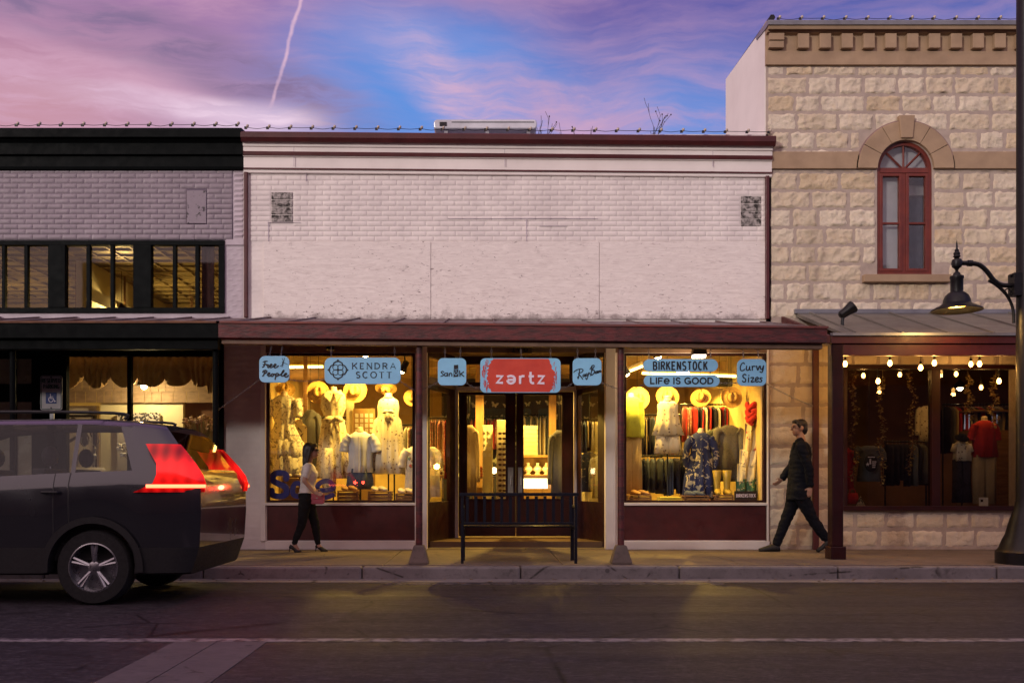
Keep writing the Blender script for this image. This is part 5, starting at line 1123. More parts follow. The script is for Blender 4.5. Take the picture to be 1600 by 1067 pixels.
# right window
Y = .6
t = mann('mannequin in a lime yellow jumper and khaki trousers behind the right canopy post', 986, Y); form(t, 986, Y, 614, 620, PLAT, 5)
garment(t, 'jumper', 986, Y, [(620, 8, 0), (625, 16, .01), (645, 17, .04), (683, 18, .07)], fb_neon, 7, 2)
for sg in (-1, 1): garment(t, 'trouser_leg', 986 + sg * 7, Y, [(680, 9, .02), (720, 8.5, .05), (772, 9.5, .08)], fb_khaki, 5, sg)
sleeves(t, Y, ([(973, 626), (968, 655), (968, 684)], [(999, 626), (1002, 655), (1002, 684)]), fb_neon, (6, 4.5))
t = mann('mannequin in a sleeveless dotted top and matching shorts below a straw hat', 1043, Y); form(t, 1043, Y, 618, 625, PLAT, 6)
garment(t, 'top', 1043, Y, [(627, 11, 0), (632, 16, .01), (642, 15, .03), (660, 17, .06), (680, 21, .10)], fb_dots, 9, 3)
for sg in (-1, 1): garment(t, 'shorts_leg', 1043 + sg * 8.5, Y, [(678, 9.5, .02), (695, 10.5, .06), (709, 12, .09)], fb_dots, 6, sg)
t = mann('mannequin in a navy floral dress with long sleeves, low in the right window', 1095, .55); form(t, 1095, .55, 669, 674, PLAT, 5)
garment(t, 'dress', 1095, .55, [(675, 7, 0), (680, 14, .01), (687, 18, .02), (702, 15, .04), (708, 15, .03), (712, 17, .07), (745, 22, .12), (779, 26, .14)], fb_navyfl, 12, 8)
sleeves(t, .55, ([(1081, 683), (1073, 700), (1071, 720), (1077, 734)], [(1109, 683), (1117, 700), (1119, 720), (1114, 734)]), fb_navyfl, (6.5, 4.5))
# jackets, scarf display
tee('faded grey denim jacket hanging between the red hat and the floral dress', 1139, .95, 664, 752, 22, fabric('grey_denim', (.17, .16, .155), (.12, .115, .11), 30, .55, 'floral'), name='hanging_jacket', cat='jacket', lsl=1.1)
tee('green grey denim jacket partly behind another jacket in the right window', 1124, 1.1, 668, 745, 19, fabric('moss_denim', (.12, .13, .10), (.16, .16, .13), 30, .55, 'floral'), name='hanging_jacket', cat='jacket', lsl=1.1)
p = W(1177, 665, .6); t = thing('red_turban_hat', 'crumpled bright red cloth hat high at the right edge of the right window', 'hat', p)
b = MB()
for k in range(16): a = k * 2.4; b.tube(catmull([p + Vector((.11 * math.cos(a + f) * (1 - .3 * f), .07 * math.sin(a + f), .05 + .022 * k * .8 + .06 * math.sin(f * 2 + k))) for f in (0, .6, 1.2, 1.8)], 4), [.02 + .02 * math.sin(math.pi * q / 12) for q in range(13)], 8)
b.build('cloth', fb_red, t, smooth=True); b = MB(); b.tube([p + Vector((0, .05, .25)), (p.x, p.y + .05, PLAT)], .012, 6); b.build('stand', m_iron, t)
p = Vector((X(1174, .7), .7, PLAT)); t = thing('display_ladder', 'slanted dark wooden ladder draped with printed cloths in the right window', 'ladder', p)
b = MB()
for dx in (0, .34): b.tube([(X(1154, .7) + dx * .3, .55, PLAT), (X(1172, .9) + dx, 1.0, 2.1)], .018, 6)
for k in range(4): f = .2 + k * .22; b.tube([(X(1154, .7) * (1 - f) + X(1172, .9) * f, .55 + .45 * f, PLAT + 1.44 * f), (X(1154, .7) * (1 - f) + X(1172, .9) * f + .34 * (.3 + .7 * f), .55 + .45 * f, PLAT + 1.44 * f)], .012, 6)
b.build('frame', m_wood, t)
def drape(label, x0, x1, y0, y1, Y, m, name='folded_cloth', cat='cloth', sk=0, grp=None):
    b = MB(); n = 14; vs = []; fs = []
    for j in range(9):
        for i in range(n + 1):
            u, v = i / n, j / 8; q = W(x0 + (x1 - x0) * u + sk * v, y0 + (y1 - y0) * v, Y); q.y += .03 * math.sin(u * 13 + v * 2) + .012 * math.sin(u * 29) - .12 * math.sin(v * 1.2) * .5; vs.append(q)
    k = len(vs); vs += [q + Vector((0, .02, 0)) for q in vs]
    for j in range(8):
        for i in range(n): a = j * (n + 1) + i; fs += [(a, a + n + 1, a + n + 2, a + 1), (a + k, a + k + 1, a + k + n + 2, a + k + n + 1)]
    for i in range(n): fs += [(i, i + 1, i + 1 + k, i + k), (8 * (n + 1) + i + 1, 8 * (n + 1) + i, 8 * (n + 1) + i + k, 8 * (n + 1) + i + k + 1)]
    for j in range(8): a = j * (n + 1); fs += [(a + n + 1, a, a + k, a + n + 1 + k), (a + n, a + 2 * n + 1, a + 2 * n + 1 + k, a + n + k)]
    return setp(MB().add(vs, fs).build(name, m, smooth='auto'), label, cat, grp)
drape('cream printed scarf hanging below the red cloth hat', 1164, 1190, 661, 704, .62, fb_scarf, sk=-3)
drape('pale cloth with loose dark script draped in the middle of the ladder', 1157, 1186, 702, 728, .58, fabric('script_cloth', (.72, .64, .48), (.10, .10, .16), 17, .60, 'floral'), sk=-2)
drape('cream tea towel with a small brown print low on the ladder', 1153, 1184, 724, 752, .54, fabric('towel_cloth', (.66, .58, .40), (.20, .13, .08), 12, .62, 'floral'), sk=-2)
drape('dark green printed cloth at the foot of the ladder', 1150, 1182, 748, 776, .50, fabric('green_cloth', (.06, .16, .09), (.55, .45, .25), 14, .55, 'floral'))
p = W(1166, 780, .3); t = thing('name_card', 'small dark card with pale word BIRKENSTOCK standing on the right window floor', 'card', p)
b = MB(); b.box(X(1148, .3), X(1183, .3), .3, .33, PLAT, Z(767, .3)); b.build('card', M('dark_card', (.05, .035, .025), .5), t); I = Ink(lambda u, v: (X(u, .3), Z(v, .3)), .3, .003); I.text('BIRKENSTOCK', 1150.5, 1180.5, 776.5, 771.5, .0085, gap=.5, widths={'I': .2}); I.build('lettering', m_lav, t)
# hats
def hat(label, px, py, Y, rx, tilt=(12, 0), band=fb_dark, first=[None]):
    p = W(px, py, Y); s = (Y + D) / F; r = rx * s
    t = thing('straw_hat', label, 'hat', p, 'straw hats hung in the shop windows'); q = Matrix.Rotation(R(tilt[1]), 3, 'Z') @ Matrix.Rotation(R(90 - tilt[0]), 3, 'X')
    b = MB(); b.lathe([(.001, r * .50), (r * .22, r * .53), (r * .36, r * .58), (r * .43, r * .5), (r * .48, r * .08), (r * .52, .0), (r * .78, -r * .03), (r * .98, r * .05), (r, r * .06), (r * .98, r * .03), (r * .78, -r * .05), (r * .5, -r * .02)], p, 30, q)
    for v in b.v:
        l = q.transposed() @ (v - p)
        if l.z > r * .3: l.z -= r * .16 * math.exp(-(l.x / (r * .12)) ** 2); l.x *= .88; v[:] = p + q @ l
    b.build('straw', m_straw, t, smooth=True)
    b = MB(); b.lathe([(r * .487, r * .06), (r * .497, r * .075), (r * .487, r * .2), (r * .47, r * .2)], p, 26, q); b.build('band', band, t, smooth=True)
    b = MB(); b.tube([p + q @ Vector((0, r * .7, -.01)), p + Vector((0, .03, r + .05)), (p.x, p.y + .04, 3.1)], .004, 4); b.build('hanger_cord', m_iron, t)
bt, br = fabric('tan_band', (.30, .16, .06), (.2, .1, .04), 20, .5), fb_red
hat('straw hat above the tiered white dress at the left end', 446, 609, 1.0, 15, (35, 10), bt)
hat('wide straw hat facing the street just left of the wrap dress', 497, 613, .92, 18, (5, 14), bt)
hat('wide straw hat facing the street just right of the wrap dress', 555, 611, .92, 19, (8, -6), bt)
hat('straw hat seen from its underside beneath the KENDRA SCOTT sign', 603, 606, 1.0, 17, (-60, 0), bt)
hat('dark straw hat at the right end of the left window', 643, 622, 1.05, 13, (10, 20), fb_dark)
hat('straw hat above the lime yellow jumper', 996, 623, .95, 19, (8, -10), bt)
hat('straw hat with a beaded dark band above the dotted top', 1043, 620, .95, 18, (20, 0), fb_dark)
hat('straw hat with a red and blue band, third of the four in the right window', 1095, 622, .95, 16, (25, -20), br)
hat('brown straw hat beside the red cloth hat', 1143, 621, .95, 17, (4, 6), bt)
# crates, shoes, boots
def crate(label, x0, x1, y0, Y, dpt=.3, name='wooden_crate'):
    a, c = X(x0, Y), X(x1, Y); z1 = Z(y0, Y); t = thing(name, label, 'crate', ((a + c) / 2, Y, PLAT), 'wooden display crates in the windows'); n = 3; h = (z1 - PLAT - .03) / n if z1 - PLAT > .1 else (z1 - PLAT - .02)
    b = MB(); k = n if z1 - PLAT > .1 else 1
    for i in range(k): b.box(a + .012, c - .012, Y - .005, Y + dpt, PLAT + .004 + i * h, PLAT + (i + 1) * h - .004)
    b.build('boards', m_wood, t, bevel=.004); one('box', a, c, Y - .015, Y + dpt + .01, z1 - .02, z1).build('lid', m_wood, t, bevel=.004)
    b = MB(); [b.box(q, q + .03, Y - .018, Y - .0055, PLAT, z1 - .021) for q in (a, c - .03)]; b.build('corner_batten', m_wood, t); return t
crate('wooden crate under the low striped shirt mannequin', 527, 560, 766, .3); crate('wooden crate right of centre in the left window carrying sandals', 575, 612, 767, .28)
crate('low wooden crate under the white T-shirt', 618, 648, 770, .28); crate('wooden crate behind the Sale letters', 440, 478, 744, .4); crate('low crate at the left end of the right window', 978, 1018, 773, .3); crate('low crate under the navy floral dress', 1068, 1108, 774, .26); crate('low crate under the yellow boots', 1116, 1146, 773, .3)
def shoe(mb, p, L, rz, h=.06, sole=.015):
    q = Matrix.Rotation(R(rz), 3, 'Z'); n = 12; vs = []; fs = []
    for i in range(9):
        u = i / 8; x = (u - .5) * L; wd = L * .17 * (.75 + .5 * math.sin(math.pi * min(u * 1.05, 1)) - .25 * (u > .9)); hh = h * (1.0 - .75 * max(0, (u - .35) / .65)) * (.55 if u < .08 else 1)
        for j in range(n): a = 2 * math.pi * j / n; vs.append(p + q @ Vector((x, wd * math.cos(a), max(hh * .5 + hh * .5 * math.sin(a), 0) + (sole if math.sin(a) > 0 else 0))))
    for i in range(8):
        for j in range(n): fs.append((i * n + j, (i + 1) * n + j, (i + 1) * n + (j + 1) % n, i * n + (j + 1) % n))
    fs += [tuple(range(n)), tuple(range(9 * n - 1, 8 * n - 1, -1))]; mb.add(vs, fs)
def pair(label, px, y, Y, m, z=None, L=.24, name='shoe_pair', rz=-70):
    p = W(px, y, Y); p.z = z if z else p.z; t = thing(name, label, 'shoes', p, 'shoes set out in the windows')
    for k, dx in ((0, -.06), (1, .06)): b = MB(); shoe(b, p + Vector((dx, 0, 0)), L, rz + k * 14); b.build('shoe', m, t, smooth=True)
pair('tan sandals standing on the crate under the striped shirt', 545, 764, .42, m_lea, Z(766, .3)); pair('pale sandals standing on the right crate in the left window', 592, 766, .4, m_wl, Z(767, .28)); pair('white trainers on the low crate under the white T-shirt', 634, 769, .4, m_wl, Z(770, .28)); pair('pale ankle shoes on the crate behind the Sale letters', 458, 743, .5, m_wl, Z(744, .4)); pair('tan slippers on the low crate at the left end of the right window', 1000, 772, .42, m_lea, Z(773, .3)); pair('blue trainers on the low crate under the navy floral dress', 1085, 773, .36, fb_denim, Z(774, .26))
p = W(1128, 773, .45); p.z = Z(773, .3); t = thing('boot_pair', 'pair of mustard yellow tall boots right of the navy floral dress', 'boots', p)
m_boot = M('mustard_leather', (.55, .38, .05), .4, vs=6)
for dx in (-.075, .075):
    b = MB(); q = p + Vector((dx, 0, 0)); b.lathe([(.052, .02), (.046, .10), (.058, .24), (.07, .36), (.066, .365), (.05, .36)], q, 14); shoe(b, q + Vector((0, -.05, 0)), .24, -90 + dx * 100, .09); b.build('boot', m_boot, t, smooth=True)
p = W(1046, 777, .2); p.z = PLAT; t = thing('folded_towel', 'bright yellow folded towel lying at the front of the right window floor', 'towel', p); m_yel = fabric('yellow_terry', (.72, .60, .08), (.6, .48, .05), 30, .6, 'floral')
for k in range(3): b = MB(); b.prof([(a[0], a[1]) for a in rrect(.12, .38, PLAT + .002 + k * .034, PLAT + .034 + k * .034, .016, 3)], X(1027 + k * 1.5, .2), X(1065 - k, .2)); b.build('fold', m_yel, t, smooth='auto')
# rails of clothes
def rail(label, x0, x1, Y, yr, n, mats, L, face=False, grp='', glab=None, seed=0, z0=.1, wv=.5, skip=False):
    rn = random.Random(seed); a, c = X(x0, Y), X(x1, Y); zr = Z(yr, Y)
    t = thing('clothes_rail', label, 'clothes rail', ((a + c) / 2, Y, z0)); b = MB(); b.tube([(a - .03, Y, zr), (c + .03, Y, zr)], .014, 8)
    for x in (a - .02, c + .02): b.tube([(x, Y, z0), (x, Y, zr)], .014, 8); b.tube([(x, Y - .25, z0 + .01), (x, Y + .25, z0 + .01)], .014, 6)
    b.build('frame', m_iron, t); protos = {}
    for i in range(n):
        x = a + (c - a) * (i + .5) / n + rn.uniform(-.01, .01); m, nm = mats[rn.randrange(len(mats))]; key = (nm,)
        if key in protos: g = copy_tree(protos[key], (x, Y, zr), rn.uniform(-.25, .25), scale=(1, 1, rn.uniform(.85, 1.05))); continue
        g = thing('hanging_garment', (glab or '%s garment hanging on the rail') % nm, 'garment', (x, Y, zr), (grp + ' ' + nm).strip()); protos[key] = g
        b = MB(); vs = []; fs = []; nn = 12; th = (c - a) / n * .42; rows = [(-.045, .03, .5), (-.075, wv * .30, .8), (-.12, wv * .43, 1), (-.3, wv * .45, 1.1), (-L * .6, wv * .42, 1.15), (-L, wv * .46, 1.25)]
        for (dz, hw, k) in rows:
            for j in range(nn): q = 2 * math.pi * j / nn; w = 1 + .25 * math.sin(3 * q + dz * 9 + i); vs.append((x + th * k * w * math.cos(q), Y + hw * math.sin(q), zr + dz + .01 * math.sin(4 * q)))
        for r_ in range(len(rows) - 1):
            for j in range(nn): fs.append((r_ * nn + j, (r_ + 1) * nn + j, (r_ + 1) * nn + (j + 1) % nn, r_ * nn + (j + 1) % nn))
        fs += [tuple(range(nn)), tuple(range(len(rows) * nn - 1, (len(rows) - 1) * nn - 1, -1))]
        b.add(vs, fs); b.build('cloth', m, g, smooth=True)
        b = MB(); b.tube([(x, Y, zr + .016), (x, Y + .012, zr + .022), (x, Y + .018, zr), (x, Y, zr - .05)], .004, 5); b.build('hanger_hook', m_chain, g)
DK, RD, BL, WH, KH, PK, GR = (fb_dark, 'dark'), (fb_red, 'red'), (fb_denim, 'denim blue'), (fb_tee, 'white'), (fb_khaki, 'khaki'), (fb_pink, 'rose print'), (fb_darkfl, 'dark floral')
rail('clothes rail of red and printed clothes high at the back of the right window', 1066, 1165, 2.3, 632, 22, [RD, RD, PK, WH, DK], .62, grp='rail behind the floral dress,', glab='%s garment hanging on the rail behind the navy floral dress', seed=2)
rail('clothes rail of dark floral clothes low in the right window', 990, 1070, 1.15, 712, 13, [GR, DK, GR, BL], .60, grp='low rail in the right window,', glab='%s garment hanging on the low rail behind the dotted shorts', seed=3)
rail('clothes rail behind the lime yellow jumper', 1000, 1062, 2.0, 648, 14, [DK, BL, PK, KH], .7, grp='rail behind the jumper,', glab='%s garment hanging on the rail between the lime jumper and the dotted top', seed=4)
rail('clothes rail seen through the left side window of the entrance', 664, 712, 1.9, 653, 13, [PK, RD, DK, KH, DK], 1.0, grp='rail left of the entrance,', glab='%s garment hanging on the rail just left of the entrance doors', seed=5)
rail('clothes rail seen through the right side window of the entrance', 898, 950, 1.9, 655, 12, [WH, DK, KH, BL], .55, grp='rail right of the entrance,', glab='%s garment hanging on the rail just right of the entrance doors', seed=6)
rail('clothes rail under the butterfly wallpaper behind the right door', 818, 862, 4.4, 648, 12, [BL, WH, KH, RD, BL], .95, grp='rail under the wallpaper,', glab='%s garment hanging under the butterfly wallpaper behind the right door', seed=7)
rail('clothes rail under the butterfly wallpaper behind the left door', 735, 790, 4.4, 652, 11, [RD, DK, RD, PK], .6, grp='rail behind the left door,', glab='%s garment hanging under the butterfly wallpaper behind the left door', seed=8)
rail('clothes rail at the back of the left window', 455, 545, 2.4, 652, 17, [DK, KH, DK, GR, WH], .9, grp='rail at the back of the left window,', glab='%s garment hanging on the rail between the tiered dress and the wrap dress', seed=9)
rail('clothes rail at the back right of the left window', 618, 655, 2.2, 664, 10, [WH, PK, DK], .8, grp='rail behind the dotted dress,', glab='%s garment hanging on the rail behind the long dotted dress', seed=10)
tee('dark patterned shirt behind the right side window of the entrance', 921, 1.7, 706, 768, 15, fb_darkfl, grp='shirts behind the entrance side windows'); tee('grey denim jacket behind the right side window of the entrance', 938, 1.6, 712, 778, 15, fb_grey, name='hanging_jacket', cat='jacket', lsl=1.1, grp='shirts behind the entrance side windows'); tee('white T-shirt behind the left side window of the entrance', 675, 1.2, 698, 776, 14, fb_tee, grp='shirts behind the entrance side windows')
tee('tan jacket just inside the left entrance door', 734, 1.75, 664, 772, 13, fb_khaki, name='hanging_jacket', cat='jacket', lsl=1.1, grp='jackets just inside the doors'); tee('grey green jacket just inside the right entrance door', 874, 1.75, 672, 775, 15, fb_grey, name='hanging_jacket', cat='jacket', lsl=1.1, grp='jackets just inside the doors')
# pieces of shop fitting
def slab(name, label, cat, x0, x1, y0, y1, Y, th, m, z=None):
    o = one('box', X(x0, Y), X(x1, Y), Y, Y + th, z if z is not None else Z(y1, Y), Z(y0, Y)).build(name, m); return setp(o, label, cat)
m_paper = M('dark_wallpaper', (.028, .026, .036), .7, vs=4); m_moth = M('moth_print', (.55, .50, .36), .7, col2=(.30, .36, .24), vs=14)
t = thing('wallpaper_panel', 'dark partition papered with pale butterflies at the back of the shop', 'partition', (X(835, 4.75), 4.75, .1)); x0, x1 = X(690, 4.75), X(960, 4.75)
one('box', x0, x1, 4.75, 4.85, .1, 3.0).build('panel', m_paper, t); b = MB(); rb = random.Random(4)
def moth(cx, cz, s, a):
    ca, sa = math.cos(a), math.sin(a)
    for sg in (-1, 1): b.prism([(cx + (p[0] * sg * ca - p[1] * sa) * s, cz + (p[0] * sg * sa + p[1] * ca) * s) for p in ((.05, .0), (.12, .35), (.5, .75), (1, .8), (.85, .25), (.55, .02), (.62, -.35), (.35, -.6), (.1, -.3))], 4.742, 4.7505)
    b.ell((cx, 4.745, cz), (.06 * s, .006, .42 * s), 6, 4)
for i in range(15):
    for k in range(7): moth(x0 + .1 + i * .21 + rb.uniform(-.03, .03) + .1 * (k % 2), 1.15 + k * .27 + rb.uniform(-.03, .03), rb.choice((.05, .06, .075, .1)), rb.uniform(-.3, .3))
b.build('butterfly_print', m_moth, t)
slab('oak_post', 'square oak post seen through the left entrance door', 'post', 743, 756, 560, 800, 2.9, .14, m_oak, .1); slab('oak_post', 'square oak post seen through the right entrance door', 'post', 858, 869, 560, 800, 3.2, .14, m_oak, .1)
slab('corner_post', 'dark square post rising behind the wrap dress', 'post', 474, 480, 555, 790, 1.35, .06, m_wood, PLAT)
slab('changing_screen', 'tall pale panel between the wrap dress and the pin board', 'panel', 541, 553, 566, 770, 1.6, .04, m_cream, .1)
t = thing('pin_board', 'brown pin board covered with small pale cards behind the striped shirt', 'board', W(569, 680, 1.5)); one('box', X(552, 1.5), X(586, 1.5), 1.5, 1.53, PLAT, Z(638, 1.5)).build('board', m_oak, t); b = MB()
for i in range(4):
    for k in range(4): b.box(X(555 + i * 7.6, 1.5), X(560 + i * 7.6, 1.5), 1.49, 1.4995, Z(652 + k * 8, 1.5), Z(646 + k * 8, 1.5))
b.build('cards', fb_tee, t)
t = thing('card_stand', 'tall white stand of jewellery cards behind the left door', 'display stand', (X(763, 2.2), 2.2, .1)); one('box', X(754, 2.2), X(770, 2.2), 2.2, 2.32, .1, Z(664, 2.2)).build('panel', m_cream, t, bevel=.006)
for i in range(2):
    for k in range(5): b = MB(); q = W(758 + i * 7, 672 + k * 9.6, 2.185); b.box(q.x - .024, q.x + .024, q.y - .006, q.y, q.z - .035, q.z + .03); b.build('card', fb_tee, t)
t = thing('sunglasses_stand', 'tall pale stand holding a column of sunglasses behind the left door', 'display stand', (X(784, 2.0), 2.0, .1)); one('box', X(776, 2.0), X(791, 2.0), 2.0, 2.14, .1, Z(656, 2.0)).build('panel', m_cream, t, bevel=.006)
for k in range(13):
    b = MB(); q = W(784.5, 677 + k * 8.1, 1.975)
    for sg in (-1, 1): b.ell(q + Vector((sg * .034, 0, 0)), (.03, .008, .022), 10, 6)
    b.tube([q + Vector((-.07, .01, .006)), q + Vector((0, -.008, .008)), q + Vector((.07, .01, .006))], .004, 5); b.build('sunglasses', M('smoked_lens', (.06, .03, .015), .2) if k == 0 else bpy.data.materials['smoked_lens'], t)
for k in range(7): setp(one('box', X(817 + .4 * (k % 3), 2.6), X(840 - .5 * (k % 2), 2.6), 2.6, 2.85, Z(711 - k * 6.6, 2.6) + .002, Z(711 - (k + 1) * 6.6, 2.6)).build('shoe_box', m_cream, bevel=.004), 'cream cardboard box in the stack on the jewellery cabinet', 'box', 'stacked cream boxes')
t = thing('jewellery_cabinet', 'low lit oak cabinet with necklace busts behind the right door', 'cabinet', (X(838, 2.5), 2.5, .1)); b = MB(); b.box(X(814, 2.5), X(862, 2.5), 2.45, 2.9, Z(714, 2.5), Z(711, 2.6)); b.box(X(814, 2.5), X(862, 2.5), 2.45, 2.9, .1, Z(764, 2.5)); b.box(X(814, 2.5), X(862, 2.5), 2.88, 2.9, Z(764, 2.5), Z(714, 2.5)); b.box(X(814, 2.5), X(816, 2.5), 2.45, 2.88, Z(764, 2.5), Z(714, 2.5)); b.box(X(860, 2.5), X(862, 2.5), 2.45, 2.88, Z(764, 2.5), Z(714, 2.5)); b.box(X(816, 2.5), X(860, 2.5), 2.46, 2.88, Z(743, 2.5), Z(741, 2.5)); b.build('case', m_oak, t); one('box', X(818, 2.5), X(858, 2.5), 2.84, 2.86, Z(763, 2.5), Z(747, 2.5)).build('light_panel', EM('cabinet_light', (1, .78, .42), 2.6), t)
plight(t, W(838, 728, 2.5) + Vector((0, -.15, 0)), 7, .05)
m_bust = M('white_velvet', (.80, .76, .70), .6, vs=8)
for k, px in enumerate((825, 840, 854)):
    p = W(px, 741, 2.6); b = MB(); b.lathe([(.06, 0), (.045, .01), (.03, .03), (.075, .07), (.08, .10), (.055, .135), (.03, .15), (.026, .19), (.03, .2)], p, 16); setp(b.build('necklace_bust', m_bust, smooth=True), 'white necklace bust inside the jewellery cabinet', 'bust', 'white necklace busts')
t = thing('display_table', 'oak table carrying folded orange clothes behind the left door', 'table', (X(752, 2.4), 2.4, .1)); one('box', X(736, 2.4), X(772, 2.4), 2.35, 2.8, Z(748, 2.4), Z(745.5, 2.4)).build('tabletop', m_oak, t)
for a in (738, 769):
    for y in (2.4, 2.75): one('box', X(a, 2.4), X(a + 2, 2.4), y, y + .04, .1, Z(748, 2.4)).build('leg', m_oak, t)
for k in range(4): setp(one('prof', rrect(2.4, 2.65, Z(745, 2.4) + k * .045, Z(745, 2.4) + k * .045 + .043, .02, 3), X(739 + k, 2.4), X(757 - k, 2.4)).build('folded_jumper', fb_orange, smooth='auto'), 'orange folded jumper in the pile on the oak table', 'jumper', 'folded orange jumpers')
for px in (764, 772): p = W(px, 745, 2.5); t = thing('table_lamp', 'small bright table lamp on the oak table, %s' % ('left of the pair' if px < 770 else 'right of the pair'), 'lamp', p); one('lathe', [(.04, 0), (.04, .01), (.01, .02), (.01, .06)], p, 12).build('stand', m_iron, t); one('ell', p + Vector((0, 0, .11)), (.05, .05, .055), 12, 8).build('bulb', EM('warm_globe', (1, .76, .4), 6), t, smooth=True)
b = MB(); b.box(X(912, 2.6), X(948, 2.6), 2.6, 2.95, Z(700, 2.6), Z(697, 2.6)); b.box(X(912, 2.6), X(948, 2.6), 2.6, 2.95, Z(728, 2.6), Z(724, 2.6)); b.box(X(912, 2.6), X(914, 2.6), 2.6, 2.95, .1, Z(672, 2.6)); b.box(X(946, 2.6), X(948, 2.6), 2.6, 2.95, .1, Z(672, 2.6)); b.box(X(914, 2.6), X(946, 2.6), 2.9, 2.95, .1, Z(672, 2.6))
setp(b.build('shelf_unit', m_cream), 'cream shelf unit of white boxes behind the right side window', 'shelf')
for k in range(3): setp(one('box', X(917 + k * 9, 2.62), X(924.5 + k * 9, 2.62), 2.62, 2.85, Z(697, 2.6) + .002, Z(684 + 3 * (k % 2), 2.6)).build('white_box', fb_tee, bevel=.004), 'white box standing on the cream shelf unit', 'box', 'white boxes on the shelf unit')
# brown ceiling ducts seen through the top of the windows
b = MB(); b.lathe([(.13, 0), (.13, 1.6)], (X(440, 1.9), 1.9, 2.78), 14, Matrix.Rotation(R(90), 3, 'Y')); setp(b.build('air_duct', m_brown, smooth='auto'), 'brown round air duct under the ceiling of the left window', 'duct')
b = MB(); b.box(X(1098, 1.9), X(1150, 1.9), 1.9, 2.2, 2.55, 2.75); setp(b.build('air_duct', m_iron, bevel=.02), 'black box duct under the ceiling of the right window', 'duct')

# ------------------------------------------------------------------ goods in the black shop
Y = .35; m_val = fabric('brown_gauze', (.40, .24, .09), (.33, .19, .07), 8, .6, 'floral', rough=.7)
t = thing('valance_curtain', 'gathered brown gauze valance hanging in swags across the black shop window', 'curtain', (X(220, Y), Y, Z(600, Y))); vs = []; fs = []; nx, nz = 150, 16
for j in range(nz + 1):
    for i in range(nx + 1):
        u, v = i / nx, j / nz; px = 88 + u * 252; sw = abs(math.sin(math.pi * (px - 88) / 42)); sw2 = .5 + .5 * math.sin(px * .13)
        py = 557 + v * (30 + 17 * sw ** .6 + 4 * sw2 + (14 if px > 325 else 0) + (12 if px < 108 else 0)); q = W(px, py, Y); q.y += -.07 * v * sw ** .8 + .016 * math.sin(px * .55 + 6 * v * math.cos(px * .075)) + .02 * math.sin(v * 7 + 2 * sw); vs.append(q)
k = len(vs); vs += [q + Vector((0, .015, 0)) for q in vs]
for j in range(nz):
    for i in range(nx): a = j * (nx + 1) + i; fs += [(a, a + nx + 1, a + nx + 2, a + 1), (a + k, a + k + 1, a + k + nx + 2, a + k + nx + 1)]
for i in range(nx): a = nz * (nx + 1) + i; fs += [(a + 1, a, a + k, a + k + 1), (i, i + 1, i + 1 + k, i + k)]
MB().add(vs, fs).build('gauze', m_val, t, smooth='auto'); one('tube', [W(85, 556.5, Y + .02), W(341, 556.5, Y + .02)], .015, 8).build('rod', m_iron, t)
Y = 1.0; t = thing('shingle_band', 'band of grey brown wooden shingles hanging behind the gauze valance', 'shingles', (X(220, Y), Y, Z(628, Y))); rs = random.Random(8)
m_sh = M('weathered_shingle', (.30, .21, .13), .85, col2=(.20, .14, .09), vs=3, stretch=(2, 1, 6), bump=.5)
for r_, (ya, yb_) in enumerate(((560, 590), (587, 612), (609, 629))):
    px = 70.0 - r_ * 5
    while px < 352: w = rs.uniform(11, 21); b = MB(); b.add([W(px, ya, Y + .02), W(px + w - .7, ya, Y + .02), W(px + w - .7, yb_ + rs.uniform(-.5, .5), Y - .035), W(px, yb_, Y - .035), W(px, ya, Y + .035), W(px + w - .7, ya, Y + .035), W(px + w - .7, yb_, Y - .015), W(px, yb_, Y - .015)], [(0, 3, 2, 1), (4, 5, 6, 7), (0, 1, 5, 4), (3, 7, 6, 2), (0, 4, 7, 3), (1, 2, 6, 5)]); b.build('shingle', m_sh, t); px += w
slab('display_wall', 'freestanding white display wall behind the tree painting', 'display wall', 157, 286, 629, 795, 1.05, .1, m_cream, .57); slab('display_wall', 'white display wall behind the bird painting', 'display wall', 100, 151, 634, 795, 1.2, .1, M('white_board', (.62, .58, .55), .7), .57)
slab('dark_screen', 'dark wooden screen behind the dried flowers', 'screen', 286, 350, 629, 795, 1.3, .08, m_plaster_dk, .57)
m_canvas = M('pale_canvas', (.50, .46, .42), .8, col2=(.42, .38, .35), vs=4); m_paint = M('dark_paint', (.035, .033, .04), .7, vs=9)
def painting(label, x0, x1, y0, y1, Y, strokes, polys, fr):
    t = thing('painting', label, 'painting', W((x0 + x1) / 2, y1, Y)); one('box', X(x0, Y), X(x1, Y), Y, Y + .05, Z(y1, Y), Z(y0, Y)).build('canvas', m_canvas, t); I = Ink(lambda u, v: (X(u, Y), Z(v, Y)), Y, .002)
    for w, s in strokes: I.stroke(s, [q * (Y + D) / F for q in w], True)
    for q in polys: I.poly(q)
    I.build('brushwork', m_paint, t)
    if fr: b = MB(); frame(b, X(x0 - 2, Y), X(x1 + 2, Y), Z(y1 + 2, Y), Z(y0 - 2, Y), Y - .02, Y + .06, .03); b.build('frame', m_iron, t)
rp = random.Random(6); lv = []
for i in range(150): a, c = rp.uniform(184, 248), 645 + abs(rp.gauss(0, 12)); r_ = rp.uniform(.8, 2.0); lv.append([(a + r_ * math.cos(q) * rp.uniform(.7, 1.5), c + r_ * math.sin(q)) for q in (0, 1.2, 2.5, 3.7, 5)])
